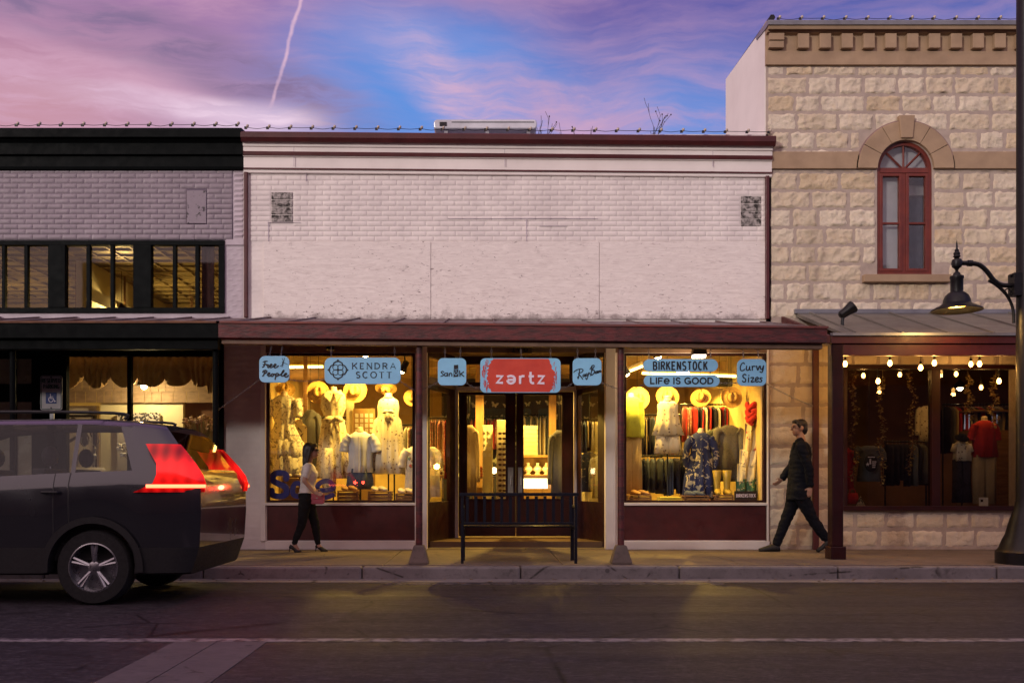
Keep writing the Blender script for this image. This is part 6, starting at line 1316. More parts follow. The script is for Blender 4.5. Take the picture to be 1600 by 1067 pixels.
painting('pale painting of a dark branching tree and a perched bird', 183, 249, 645, 735, .95, [((4, 2), [(224, 700), (219, 685), (208, 675), (196, 668)]), ((3, 1.5), [(222, 690), (227, 678), (236, 668)]), ((2.4, 1), [(226, 695), (240, 686), (249, 682)]), ((2, 1), [(214, 680), (212, 668), (206, 660)]), ((6, 5), [(224, 720), (224, 698)])], lv + [[(233, 690), (236, 684), (241, 681), (243, 679), (246, 681), (243, 684), (241, 689), (236, 691), (231, 694)]], False)
painting('framed pale painting of a dark long necked bird', 107, 147, 650, 735, 1.1, [((7, 10), [(114, 655), (122, 662), (130, 674)]), ((5, 4), [(107, 690), (116, 685), (124, 680)]), ((3, 2), [(138, 662), (140, 672), (143, 682)])], [[(124, 666), (134, 672), (140, 684), (138, 694), (130, 698), (124, 690), (122, 678)]], True)
def bouquet(label, px, pb, Y, seed, blades, blooms, mg, mf, hh):
    p = W(px, pb, Y); rq = random.Random(seed); t = thing('flower_vase', label, 'flower vase', p); one('lathe', [(.05, 0), (.09, .06), (.10, .16), (.06, .26), (.07, .28), (.05, .27)], p, 16).build('vase', m_plaster_dk, t, smooth=True); g = MB(); f = MB()
    for i in range(blades):
        a, sp = rq.uniform(0, 6.28), rq.uniform(.05, .34); h = hh * rq.uniform(.6, 1); q0 = p + Vector((0, 0, .25)); q2 = q0 + Vector((sp * math.cos(a), sp * .7 * math.sin(a), h)); q1 = q0.lerp(q2, .5) + Vector((0, 0, h * .12)); g.tube(catmull([q0, q1, q2], 4), [.006] * 8 + [.002], 4, flat=.4)
        if i < blooms:
            for k in range(7): f.ell(q2 + Vector((rq.uniform(-.04, .04), rq.uniform(-.04, .04), rq.uniform(-.03, .03))), (.028, .028, .018), 6, 4)
    g.build('stems', mg, t); f.build('blooms', mf, t)
m_stem = M('dried_stem', (.16, .15, .05), .8, col2=(.30, .20, .06), vs=9); m_bloom = M('pale_blossom', (.70, .55, .45), .8, col2=(.55, .32, .18), vs=12)
bouquet('bunch of dried grasses and pale flowers at the right of the black shop window', 318, 770, .6, 3, 60, 12, m_stem, m_bloom, .95); bouquet('vase of white flowers in front of the tree painting', 214, 770, .6, 5, 26, 11, m_stem, fb_tee, .5)
for k, px in enumerate((125, 141)):
    p = W(px, 730, .7); t = thing('deer_figurine', 'small silver deer figurine with antlers, %s of the two below the bird painting' % ('left' if k == 0 else 'right'), 'figurine', p); b = MB(); b.capsule(p + Vector((-.05, .02, .16)), p + Vector((.05, 0, .17)), .05, .055); b.capsule(p + Vector((.05, 0, .18)), p + Vector((.08, -.02, .28)), .032, .024); b.capsule(p + Vector((.08, -.02, .29)), p + Vector((.11, -.07, .275)), .024, .014)
    for dx, dy in ((-.06, -.02), (-.06, .04), (.05, -.03), (.05, .03)): b.capsule(p + Vector((dx, dy, .14)), p + Vector((dx, dy, 0.008)), .018, .008)
    for sg in (-1, 1): b.tube(catmull([p + Vector((.08, -.02, .31)), p + Vector((.08 + sg * .05, -.02, .38)), p + Vector((.08 + sg * .04, -.03, .46))], 4), .006, 5); b.tube([p + Vector((.08 + sg * .045, -.02, .37)), p + Vector((.08 + sg * .09, -.04, .42))], .005, 5)
    b.build('body', m_galv, t, smooth=True)
t = thing('display_plinth', 'cloth covered plinth under the deer figurines', 'plinth', (X(132, .7), .7, .57)); b = MB(); b.ring_body([(.57, .34, .22, .04), (Z(731, .7) - .02, .30, .2, .03), (Z(730, .7), .28, .18, .0)], 40, 11, (X(132, .7), .72), 2); b.build('cloth', fb_tee, t, smooth='auto')

# ------------------------------------------------------------------ goods in the limestone shop
def garland(label, px, y0, y1, Y, seed, first=[0]):
    rg = random.Random(seed); t = thing('leaf_garland', label, 'garland', W(px, y1, Y), 'dried leaf garlands in the limestone shop window'); P = []; n = 22
    for i in range(n): P.append(W(px + 3.5 * math.sin(i * .7 + seed) + rg.uniform(-1, 1), y0 + (y1 - y0) * i / (n - 1), Y) + Vector((0, .02 * math.sin(i), 0)))
    one('tube', [Vector((P[0].x, Y, 3.15))] + P, .006, 5).build('stem', m_wood, t); b = MB()
    for p in P:
        for k in range(7):
            a, e, L = rg.uniform(0, 6.28), rg.uniform(-1.0, .5), rg.uniform(.03, .055); d = Vector((math.cos(a) * math.cos(e), math.sin(a) * math.cos(e), math.sin(e))); s_ = d.cross(Vector((rg.uniform(-1, 1), .3, 1))).normalized() * L * .42; q = p + d * .02 + Vector((0, 0, rg.uniform(-.03, .03)))
            b.add([q, q + d * L * .5 + s_, q + d * L, q + d * L * .5 - s_], [(0, 1, 2, 3)])
    b.build('leaves', M('dry_ochre_leaf', (.66, .48, .18), .8, col2=(.45, .31, .10), vs=30) if not first[0] else bpy.data.materials['dry_ochre_leaf'], t); first[0] = 1
for px, y0, y1, lab in ((1334, 578, 745, 'dried leaf garland nearest the maroon canopy post'), (1377, 590, 752, 'dried leaf garland above the grey T-shirt'), (1424, 582, 735, 'dried leaf garland just left of the window mullion'), (1514, 585, 655, 'short dried leaf garland right of the window mullion'), (1553, 586, 665, 'short dried leaf garland nearest the street lamp pole')): garland(lab, px, y0, y1, .35, px)
t = tee('grey T-shirt with a round dark emblem of stars and stripes in the limestone shop window', 1358, .5, 696, 752, 22, fb_grey, grp='goods in the limestone shop', zr=3.15)
p = W(1361, 723, .355); b = MB(); b.ell(p, (.10, .012, .135), 24, 8); b.build('emblem', m_ink, t, smooth=True); b = MB(); q = (.34 + D) / F
b.box(p.x - .028, p.x - .008, p.y - .022, p.y - .008, p.z - .02, p.z + .06)
for k in range(4): b.box(p.x + .012, p.x + .072 - .006 * k, p.y - .02, p.y - .006, p.z + .012 - k * .028, p.z + .024 - k * .028)
for k in range(5): b.box(p.x - .05 + k * .021, p.x - .036 + k * .021, p.y - .02, p.y - .006, p.z + .078, p.z + .094)
b.prism([(p.x - .055 + (.03 if j % 2 == 0 else .012) * math.sin(j * math.pi / 5), p.z - .02 + (.03 if j % 2 == 0 else .012) * math.cos(j * math.pi / 5)) for j in range(10)], p.y - .02, p.y - .006); b.build('emblem_print', m_lav, t)
tee('red T-shirt at the left edge of the limestone shop window', 1322, .5, 700, 764, 13, fb_red, grp='goods in the limestone shop', zr=3.15)
tee('white patterned shirt left of the mullion in the limestone shop', 1448, 1.6, 634, 690, 15, fb_dots, grp='goods in the limestone shop', zr=3.15, lsl=1.1)
zp = SW[2] - .02
t = thing('dressed_mannequin', 'mannequin in a red T-shirt and khaki trousers in the limestone shop window', 'mannequin', (X(1538, .7), .7, zp)); form(t, 1538, .7, 650, 658, zp, 5); garment(t, 'shirt', 1538, .7, [(657, 8, 0), (662, 16, .01), (670, 19, .02), (690, 17, .05), (714, 18, .07)], fb_red, 7, 3); sleeves(t, .7, ([(1524, 664), (1519, 675), (1517, 688)], [(1552, 664), (1557, 675), (1559, 688)]), fb_red, (6, 5.5))
for sg in (-1, 1): garment(t, 'trouser_leg', 1538 + sg * 9, .7, [(711, 10, .02), (745, 9, .05), (787, 8, .08)], fb_khaki, 5, sg)
t = thing('dressed_mannequin', 'small mannequin in pale top and dark sunhat in the limestone shop', 'mannequin', (X(1503, .65), .65, zp)); form(t, 1503, .65, 682, 690, zp, 4); garment(t, 'top', 1503, .65, [(689, 7, 0), (693, 12, .01), (705, 13, .04), (720, 14, .06)], fb_dots, 7, 5); sleeves(t, .65, ([(1493, 694), (1489, 706)], [(1513, 694), (1517, 706)]), fb_dots, (4.5, 4))
for sg in (-1, 1): garment(t, 'trouser_leg', 1503 + sg * 7, .65, [(718, 7.5, .02), (750, 7, .05), (785, 7.5, .08)], fb_dark, 5, sg)
b = MB(); p = W(1503, 684, .55); b.lathe([(.10, -.01), (.105, .0), (.07, .01), (.055, .05), (.02, .07)], p, 18, Matrix.Rotation(R(35), 3, 'X')); b.build('sunhat', fb_blk, t, smooth=True)
rail('clothes rail of muted clothes right of the mullion in the limestone shop', 1475, 1600, 2.0, 632, 24, [DK, (fb_grey, 'grey'), KH, RD, DK], .8, grp='rail in the limestone shop,', glab='%s garment hanging on the long rail in the limestone shop', seed=12, z0=.16)
rail('low clothes rail left of the mullion in the limestone shop', 1385, 1445, 1.4, 690, 10, [DK, (fb_grey, 'grey'), DK], .7, grp='low rail in the limestone shop,', glab='%s garment hanging on the low rail in the limestone shop', seed=13, z0=.16)
t = thing('glass_counter', 'cool lit glass display counter deep in the limestone shop', 'counter', (X(1550, 1.5), 1.5, .16)); b = MB(); b.box(X(1515, 1.5), X(1590, 1.5), 1.5, 1.9, .16, Z(672, 1.5)); b.box(X(1515, 1.5), X(1590, 1.5), 1.88, 1.9, Z(672, 1.5), Z(642, 1.5)); b.box(X(1515, 1.5), X(1590, 1.5), 1.5, 1.9, Z(642, 1.5), Z(640, 1.5)); b.build('case', m_wood, t); one('box', X(1518, 1.5), X(1588, 1.5), 1.86, 1.875, Z(668, 1.5), Z(645, 1.5)).build('light_panel', EM('cool_case_light', (.62, .74, 1), .28), t)
p = W(1333, 787, .3); t = thing('red_bag', 'small red cloth bag on the limestone shop window floor', 'bag', p); garment(t, 'bag', 1332, .3, [(770, 7, .03), (776, 8.5, .05), (787, 8, .06)], fb_red, 5, 2, .5); b = MB(); b.tube(catmull([W(1327, 771, .3), W(1329, 764, .3), W(1335, 764, .3), W(1337, 771, .3)], 5), .008, 5); b.build('strap', fb_red, t)
t = thing('triangle_sign', 'small pale triangular sign with a dark squiggle on the limestone shop window floor', 'sign', W(1345, 790, .25)); one('prism', [(X(1334, .25), zp), (X(1356, .25), zp), (X(1345, .25), Z(775, .25))], .25, .27).build('board', m_tan, t); I = Ink(lambda u, v: (X(u, .25), Z(v, .25)), .25, .002); I.stroke([(1337, 788), (1353, 788), (1345, 777.5), (1337, 788)], .01); I.stroke([(1342, 785), (1343, 782), (1346, 782), (1348, 785.5)], .012, True); I.build('marking', m_ink, t)
t = thing('price_card', 'small white card with a dark mark below the khaki trousers', 'card', W(1537, 787, .3)); one('box', X(1530, .3), X(1544, .3), .3, .31, zp, Z(777, .3)).build('card', fb_tee, t); one('box', X(1532, .3), X(1536, .3), .297, .2995, Z(784, .3), Z(780, .3)).build('mark', m_ink, t)
# ------------------------------------------------------------------ bench at the kerb
YB_ = -2.4; s = (YB_ + D) / F; xa, xb = X(721, YB_), X(901, YB_)
t = thing('park_bench', 'dark metal slatted bench seen from behind in front of the entrance', 'bench', ((xa + xb) / 2, YB_, 0))
b = MB(); b.box(xa - .03, xb + .03, YB_ - .023, YB_ + .023, Z(774.5, YB_), Z(769.6, YB_)); b.box(xa + .033, xb - .033, YB_ - .012, YB_ + .012, .46, .49); b.build('back_rail', m_navy, t, bevel=.004)
for i in range(13): x = xa + .07 + (xb - xa - .14) * i / 12; one('box', x - .018, x + .018, YB_ - .006, YB_ + .006, .49, Z(775, YB_)).build('slat', m_navy, t)
for x in (xa + .01, xb - .01):
    one('box', x - .017, x + .017, YB_ - .02, YB_ + .02, 0, Z(774.6, YB_)).build('leg', m_navy, t, bevel=.004); one('box', x - .022, x + .022, YB_ + .44, YB_ + .48, 0, .64).build('leg', m_navy, t, bevel=.004)
    b = MB(); b.tube(catmull([(x, YB_, .66), (x, YB_ + .2, .67), (x, YB_ + .44, .66), (x, YB_ + .5, .6)], 5), .02, 8); b.build('armrest', m_navy, t, smooth=True)
b = MB()
for k in range(6): b.box(xa, xb, YB_ + .05 + k * .072, YB_ + .105 + k * .072, .425, .44)
b.box(xa, xa + .03, YB_ + .02, YB_ + .46, .4, .424); b.box(xb - .03, xb, YB_ + .02, YB_ + .46, .4, .424); b.build('seat', m_navy, t)

# ------------------------------------------------------------------ the grey car leaving to the left, at rest
YN, HWC = -5.1, .90; yc0 = YN + HWC; xr_ = -2.60
m_car = M('dark_grey_car_paint', (.032, .033, .039), .2, .4, col2=(.03, .031, .037), vs=1, bump=0, coat=1.0); m_plastic = M('black_car_plastic', (.012, .012, .013), .6, vs=20); m_tyre = M('tyre_rubber', (.012, .012, .012), .8, vs=20); m_rim = M('alloy_rim', (.42, .42, .44), .3, .9, vs=9, bump=0)
m_carglass = glass('car_glass', (.82, .83, .84)); m_seat = M('car_seat_cloth', (.02, .02, .022), .85)
car = thing('parked_car', 'dark grey estate car at the left edge with its red tail light glowing', 'car', (xr_ - 2.2, yc0, RZ))
def lerp_tab(tab, v):
    if v <= tab[0][0]: return tab[0][1]
    for (a, p), (c, q) in zip(tab, tab[1:]):
        if v <= c: return p + (q - p) * (v - a) / (c - a)
    return tab[-1][1]
rear = [(.2, .16), (.35, .05), (.55, .01), (.8, .0), (1.02, .0), (1.12, .01), (1.2, .05), (1.3, .12), (1.46, .24), (1.6, .36), (1.68, .46), (1.72, .56)]
roof = [(0, 1.66), (.5, 1.70), (1.1, 1.72), (2.0, 1.715), (2.5, 1.67), (2.75, 1.58), (3.45, 1.08), (3.6, 1.04), (4.3, .93), (4.52, .80), (4.6, .66)]
belt = [(0, 1.20), (1.0, 1.17), (2.2, 1.11), (3.4, 1.04), (4.3, .90), (4.6, .62)]
hwid = [(0, .80), (.12, .85), (.4, .885), (1.0, .90), (3.4, .90), (4.1, .86), (4.45, .76), (4.6, .62)]
us = sorted({*[.0, .05, .12, .2, .3, .42, .55, .62, 1.16, 1.172, 2.02, 2.032, 2.10, 2.112, 2.9, 2.912, 3.05, 3.45, 3.7, 4.2, 4.35, 4.46, 4.55, 4.6], *[.95 - .42 + .84 * i / 14 for i in range(15)], *[3.62 - .42 + .84 * i / 14 for i in range(15)], *[1.3 + .14 * i for i in range(5)], *[2.2 + .14 * i for i in range(5)]})
def section(u):
    zr, zb_, hw = lerp_tab(roof, u), lerp_tab(belt, u), lerp_tab(hwid, u); gh = zr - zb_ > .14; zl = .27
    for wc in (.95, 3.62):
        if abs(u - wc) < .40: zl = max(zl, .34 + math.sqrt(.40 ** 2 - (u - wc) ** 2))
    if gh: top = [(0, zr), (hw * .45, zr - .005), (hw * .68, zr - .025), (hw * .76, zr - .075), (hw * .93, zb_ + .035), (hw * .955, zb_)]
    else: top = [(0, zr), (hw * .45, zr - .005), (hw * .75, zr - .015), (hw * .88, zr - .03), (hw * .93, zr - .05), (hw * .955, min(zb_, zr - .06))]
    z5 = top[-1][1]; zm = max(zl + .05, .52)
    low = [(hw * .992, z5 - (z5 - zm) * .18), (hw, z5 - (z5 - zm) * .55), (hw * .985, zm), (hw * .985, zl + .02), (hw * .93, zl)]
    return top + low
secs = [section(u) for u in us]; NS = len(secs[0])
def cpt(u, y, z, sg):
    k = max(0, 1 - u / 1.1); return (xr_ - u - lerp_tab(rear, z) * k * (1 if u < .9 else k) - 0, yc0 + sg * y, RZ + z)
bags = {k: MB() for k in ('body', 'window', 'seam', 'cladding', 'door', 'front_door', 'door_far', 'front_door_far')}
for sg in (-1, 1):
    P = [[cpt(u, y, z, sg) for y, z in sec] for u, sec in zip(us, secs)]
    for i in range(len(us) - 1):
        ua, ub = us[i], us[i + 1]; um = (ua + ub) / 2
        for j in range(NS - 1):
            q = [P[i][j], P[i + 1][j], P[i + 1][j + 1], P[i][j + 1]]; f = (0, 1, 2, 3) if sg < 0 else (3, 2, 1, 0); key = 'body'
            gap = (ub - ua) < .0125 and j >= 4
            if j == 3 and (.58 < um < 1.14 or 1.18 < um < 2.02 or 2.11 < um < 2.74): key = 'window'
            elif j in (0, 1, 2) and 2.74 < um < 3.45: key = 'window'
            elif gap: key = 'seam'
            elif j >= NS - 3: key = 'cladding'
            elif j >= 4 and 1.172 <= um < 2.02: key = 'door'
            elif j >= 4 and 2.112 <= um < 2.9: key = 'front_door'
            if key == 'door' or key == 'front_door': bags[key if sg < 0 else key + '_far'].add(q, [f])
            else: bags[key].add(q, [f])
    # tail end
for j in range(NS - 1):
    L0, R0 = cpt(0, *secs[0][j], -1), cpt(0, *secs[0][j], 1); L1, R1 = cpt(0, *secs[0][j + 1], -1), cpt(0, *secs[0][j + 1], 1)
    bags['window' if j == 3 else 'cladding' if j >= NS - 3 else 'body'].add([L0, R0, R1, L1], [(0, 1, 2, 3)])
    a = len(us) - 1; L0, R0 = cpt(us[a], *secs[a][j], -1), cpt(us[a], *secs[a][j], 1); L1, R1 = cpt(us[a], *secs[a][j + 1], -1), cpt(us[a], *secs[a][j + 1], 1); bags['body'].add([L0, L1, R1, R0], [(0, 1, 2, 3)])
def weld(mb):
    d = {}; mp = []
    nv = []
    for v in mb.v:
        k = (round(v.x, 4), round(v.y, 4), round(v.z, 4))
        if k not in d: d[k] = len(nv); nv.append(v)
        mp.append(d[k])
    mb.v = nv; fs = []
    for f in mb.f:
        g = []
        for i in f:
            if mp[i] not in g: g.append(mp[i])
        fs.append(g)
    keep = [i for i, g in enumerate(fs) if len(g) > 2]; mb.f = [fs[i] for i in keep]; mb.mi = [mb.mi[i] for i in keep]; return mb
for k, m, nm in (('body', m_car, 'body'), ('window', m_carglass, 'window'), ('seam', m_plastic, 'door_seam'), ('cladding', m_plastic, 'cladding'), ('door', m_car, 'door'), ('front_door', m_car, 'door'), ('door_far', m_car, 'door'), ('front_door_far', m_car, 'door')):
    o = weld(bags[k]).build(nm, m, car, smooth='auto')
    if k in ('door', 'front_door'): x = xr_ - (1.32 if k == 'door' else 2.24); hb = MB(); hb.tube([(x + .08, YN - .004, RZ + 1.02), (x + .07, YN - .035, RZ + 1.02), (x - .07, YN - .035, RZ + 1.02), (x - .08, YN - .004, RZ + 1.02)], .012, 6); hb.build('handle', m_plastic, o)
for wc in (.95, 3.62):
    for sg in (-1, 1):
        c = Vector((xr_ - wc, yc0 + sg * (HWC - .12), RZ + .34)); q = Matrix.Rotation(R(90 if sg < 0 else -90), 3, 'X')
        b = MB(); b.lathe([(.22, -.1), (.32, -.1), (.338, -.07), (.34, 0), (.338, .07), (.32, .098), (.225, .1), (.22, .07), (.215, -.1), (.22, -.1)], c, 40, q, cap=False); w = b.build('wheel', m_tyre, car, smooth='auto')
        b = MB(); b.lathe([(.21, -.03), (.218, .07), (.228, .098), (.214, .102), (.204, .06), (.2, -.02), (.05, -.02), (.001, -.02)], c, 32, q, cap=False)
        for k in range(5):
            a = k * 2 * math.pi / 5 + .3
            for d_ in (-.10, .10): e = Vector((math.cos(a + d_) * .205, math.sin(a + d_) * .205, .075)); i_ = Vector((math.cos(a) * .04, math.sin(a) * .04, .06)); b.tube([c + q @ i_, c + q @ e], [.02, .016], 6)
        b.lathe([(.055, .04), (.055, .075), (.03, .085), (.0, .086)], c, 16, q); b.build('rim', m_rim, w, smooth='auto')
        if sg < 0:
            b = MB(); vs = []; fs = []
            for i in range(25):
                a = math.pi * i / 24 * 1.06 - .09
                for r_, y in ((.40, .0), (.46, .0), (.40, .14)): vs.append((c.x + r_ * math.cos(a), YN - .008 + y, RZ + .34 + r_ * math.sin(a)))
            for i in range(24): a = 3 * i; fs += [(a, a + 1, a + 4, a + 3), (a, a + 3, a + 5, a + 2)]
            b.add(vs, fs); b.build('arch_trim', m_plastic, car, smooth='auto')
m_tail, _nt, _N, _L, _P = mat_base('lit_tail_light'); _P.inputs['Base Color'].default_value = (.5, .008, .008, 1); _P.inputs['Roughness'].default_value = .15; _P.inputs['Emission Color'].default_value = (1, .012, .010, 1)
_w = _N.new('ShaderNodeTexWave'); _w.inputs['Scale'].default_value = 3; _L.new(ncoord(_N, _L), _w.inputs[0]); _z = _N.new('ShaderNodeTexWave'); _z.bands_direction = 'Z'; _z.inputs['Scale'].default_value = .9; _L.new(ncoord(_N, _L), _z.inputs[0])
_L.new(nmath(_N, _L, 'ADD', nmath(_N, _L, 'MULTIPLY', _w.outputs['Fac'], .25), nmath(_N, _L, 'MULTIPLY', _z.outputs['Fac'], .8)), _P.inputs['Emission Strength'])   # ribbed lens over the lamps
m_tail2 = EM('lit_brake_strip', (1, .12, .05), 5)
for sg in (-1, 1):
    b = MB(); vs = []; n = 8                                        # the lamp follows the rounded corner of the tail
    rowz = [(1.02, .0, .58), (1.10, -.012, .42), (1.18, .015, .36), (1.28, .085, .30), (1.40, .185, .28), (1.46, .24, .26)]
    for z, u0, ln in rowz:
        for i in range(n + 1):
            f = i / n; u = f * ln; hw = lerp_tab(hwid, u) * (1 if z < 1.2 else 1 - .2 * (z - 1.2)); vs.append((xr_ - u0 - u + .022 * (1 - f), yc0 + sg * (hw + .012 - .05 * (1 - f) ** 3 - (.10 * max(z - 1.2, 0))), RZ + z))
    fs = [((n + 1) * r_ + i, (n + 1) * r_ + i + 1, (n + 1) * (r_ + 1) + i + 1, (n + 1) * (r_ + 1) + i) for r_ in range(5) for i in range(n)]
    k = len(vs); vs += [(x - .02, yc0 + (y - yc0) * .9, z) for x, y, z in vs]; m_ = n + 1
    fs += [tuple(q + k for q in f[::-1]) for f in fs]; fs += [(i, i + k, i + 1 + k, i + 1) for i in range(n)] + [(5 * m_ + i + 1, 5 * m_ + i + 1 + k, 5 * m_ + i + k, 5 * m_ + i) for i in range(n)] + [(r_ * m_, (r_ + 1) * m_, (r_ + 1) * m_ + k, r_ * m_ + k) for r_ in range(5)] + [(r_ * m_ + n, r_ * m_ + n + k, (r_ + 1) * m_ + n + k, (r_ + 1) * m_ + n) for r_ in range(5)]
    tl = b.add(vs, fs).build('tail_light', m_tail, car, smooth='auto')
    b = MB(); P = []
    for i in range(9): f = i / 8; u = f * .46; hw = lerp_tab(hwid, u); P.append((xr_ - u + .03 * (1 - f), yc0 + sg * (hw + .018 - .05 * (1 - f) ** 3), RZ + 1.075))
    b.tube(P, .018, 6); b.build('light_strip', m_tail2, tl)
plight(car, (xr_ + .18, yc0 - .55, RZ + 1.12), 3, .03, (1, .04, .02)); plight(car, (xr_ + .18, yc0 + .55, RZ + 1.12), 3, .03, (1, .04, .02))
b = MB(); b.box(xr_ - 3.3, xr_ - .35, yc0 - .78, yc0 + .78, RZ + .4, RZ + .55); b.box(xr_ - 4.4, xr_ - .2, yc0 - .66, yc0 + .66, RZ + .26, RZ + .4); b.box(xr_ - 1.3, xr_ - .35, yc0 - .7, yc0 + .7, RZ + .55, RZ + .95); b.build('floor_pan', m_seat, car)
for (u, sg) in ((1.62, -1), (1.62, 1), (2.55, -1), (2.55, 1)):
    b = MB(); x = xr_ - u; y = yc0 + sg * .4; b.prof([(y - .26, RZ + .55), (y + .26, RZ + .55), (y + .24, RZ + 1.24), (y - .24, RZ + 1.24)], x, x + .12); b.box(x - .5, x, y - .26, y + .26, RZ + .55, RZ + .72); b.ell((x + .06, y, RZ + 1.36), (.06, .13, .10), 10, 7); b.build('seat', m_seat, car, bevel=.03)
for sg in (-1, 1): one('tube', catmull([(xr_ - .75, yc0 + sg * .66, RZ + 1.69), (xr_ - .85, yc0 + sg * .66, RZ + 1.75), (xr_ - 2.2, yc0 + sg * .66, RZ + 1.755), (xr_ - 2.35, yc0 + sg * .66, RZ + 1.69)], 5), .016, 6).build('roof_rail', m_plastic, car)
for sg in (-1, 1): b = MB(); b.ell((xr_ - 2.95, yc0 + sg * 1.0, RZ + 1.14), (.07, .1, .07), 10, 7); b.build('mirror', m_car, car, smooth=True); one('ell', (xr_ - 4.42, yc0 + sg * .62, RZ + .72), (.14, .13, .07), 12, 7).build('headlight', m_rim, car, smooth=True)

# ------------------------------------------------------------------ two people walking past
def fuse(mb, voxel, it=6, fac=.5, wr=0.0, ws=(9, 9, 22)):
    me = bpy.data.meshes.new('tmp'); me.from_pydata([tuple(v) for v in mb.v], [], mb.f); o = bpy.data.objects.new('tmp', me); C.objects.link(o)
    r = o.modifiers.new('r', 'REMESH'); r.mode = 'VOXEL'; r.voxel_size = voxel; q = o.modifiers.new('s', 'SMOOTH'); q.factor = fac; q.iterations = it
    dg = bpy.context.evaluated_depsgraph_get(); dg.update(); e = o.evaluated_get(dg); m2 = bpy.data.meshes.new_from_object(e); out = MB()
    out.add([v.co + v.normal * (wr * (noise.noise(Vector((v.co.x * ws[0], v.co.y * ws[1], v.co.z * ws[2]))) + .6 * noise.noise(Vector((v.co.x * 21 + v.co.z * 14, v.co.y * 17, v.co.z * 30))))) for v in m2.vertices], [tuple(p.vertices) for p in m2.polygons]); bpy.data.objects.remove(o); bpy.data.meshes.remove(me); bpy.data.meshes.remove(m2); return out
def chainb(mb, pts, rr):
    for i in range(len(pts) - 1): mb.capsule(pts[i], pts[i + 1], rr[i], rr[i + 1], 14)
def hand(mb, w, d, side, curl=.7, k=1.0):
    """palm, four unequal bent fingers and a thumb; d = direction of the hand, side = direction of the thumb"""
    d = d.normalized(); side = (side - d * side.dot(d)).normalized(); nrm = d.cross(side); pal = w + d * .045 * k
    mb.ell(pal, (.042 * k, .038 * k, .016 * k), 12, 8, Matrix((d, side, nrm)).transposed())
    for i, (o, L) in enumerate(((.027, .068), (.009, .078), (-.009, .073), (-.026, .058))):
        p0 = w + d * .078 * k + side * o * k; dirs = d.copy(); p = p0
        for j, f in enumerate((.45, .32, .23)): dirs = (dirs + nrm * curl * (.35 + .3 * j)).normalized(); q = p + dirs * L * f * k; mb.capsule(p, q, .0085 * k, .0078 * k, 8); p = q
    p = w + d * .03 * k + side * .03 * k; q = p + (d * .6 + side * .8).normalized() * .035 * k; mb.capsule(p, q, .012 * k, .010 * k, 8); mb.capsule(q, q + (d * .9 + nrm * .4 + side * .15).normalized() * .03 * k, .010 * k, .0085 * k, 8)
def head(mb, c, fw, k=1.0):
    """skull, jaw, nose, brow, lips and ears; fw = +1/-1 facing along x"""
    v = lambda x, y, z: c + Vector((fw * x, y, z)) * k
    mb.ell(v(-.012, 0, .025), (.094 * k, .074 * k, .092 * k), 18, 12); mb.ell(v(.028, 0, -.045), (.058 * k, .055 * k, .066 * k), 14, 9); mb.capsule(v(.05, 0, -.088), v(.062, 0, -.085), .022 * k, .018 * k)
    mb.capsule(v(.082, 0, .012), v(.103, 0, -.022), .010 * k, .014 * k, 8); mb.ell(v(.078, 0, .028), (.016 * k, .05 * k, .012 * k), 10, 6); mb.ell(v(.078, 0, -.052), (.014 * k, .024 * k, .010 * k), 10, 6); mb.ell(v(.074, 0, -.064), (.014 * k, .02 * k, .008 * k), 10, 6)
    for sg in (-1, 1): mb.ell(v(-.008, sg * .074, -.008), (.02 * k, .010 * k, .032 * k), 8, 6)
m_skin = M('skin', (.40, .225, .16), .5, col2=(.36, .19, .13), vs=12, bump=.1); m_hair = M('dark_brown_hair', (.016, .010, .009), .45, col2=(.008, .005, .005), vs=3, stretch=(30, 30, 2), bump=.4); m_eye = M('dark_eye', (.01, .008, .008), .2); m_shade = M('dark_spectacles', (.008, .007, .007), .25)
def pt(px, py, Y): return W(px, py, Y)
# the woman
Y0 = -.5; N_, F_ = -.075, .075
wm = thing('person', 'person in a white top, black trousers and heels walking right with a rose clutch bag', 'person', (X(483, Y0), Y0, 0), 'people walking past the shops')
hc = pt(487, 704.5, Y0); b = MB(); head(b, hc, 1, .94)
chainb(b, [pt(484.5, 713, Y0), pt(482, 724, Y0)], [.045, .05])
tor = MB(); tor.ring_body([(Z(py, Y0), rx, ry, 0, X(px, Y0) - X(482, Y0)) for py, px, rx, ry in ((784, 479, .06, .10), (779, 479, .098, .145), (772, 479.5, .105, .148), (764, 480.5, .092, .125), (757, 481.5, .082, .112), (750, 482.5, .092, .118), (744, 483.5, .108, .130), (739, 483.6, .108, .138), (733, 482.6, .092, .150), (728, 482, .075, .150), (725, 482, .05, .10))], 28, 0, (X(482, Y0), Y0))
chainb(tor, [pt(482, 728, Y0 - .13), pt(482, 728, Y0 + .13)], [.05, .05]); chainb(tor, [pt(482, 735, Y0), pt(480, 770, Y0)], [.09, .10])
for q in (tor,): b.add(q.v, q.f)
rear_leg = [pt(477, 782, Y0 + N_), pt(472, 817, Y0 + N_), pt(460.5, 847, Y0 + N_)]; front_leg = [pt(481, 782, Y0 + F_), pt(492, 817, Y0 + F_), pt(496.5, 848, Y0 + F_)]
chainb(b, rear_leg, [.080, .050, .032]); chainb(b, front_leg, [.080, .050, .032])
chainb(b, [rear_leg[2], pt(461, 852, Y0 + N_), pt(466, 859, Y0 + N_)], [.03, .03, .024]); chainb(b, [front_leg[2], pt(498, 853, Y0 + F_), pt(505, 858.5, Y0 + F_)], [.03, .03, .024])
na = [pt(481, 729, Y0 - .165), pt(476, 751, Y0 - .20), pt(490, 768, Y0 - .17)]; fa = [pt(482, 729, Y0 + .165), pt(484, 752, Y0 + .2), pt(494, 770, Y0 + .14)]
chainb(b, na, [.044, .036, .024]); chainb(b, fa, [.044, .036, .024])
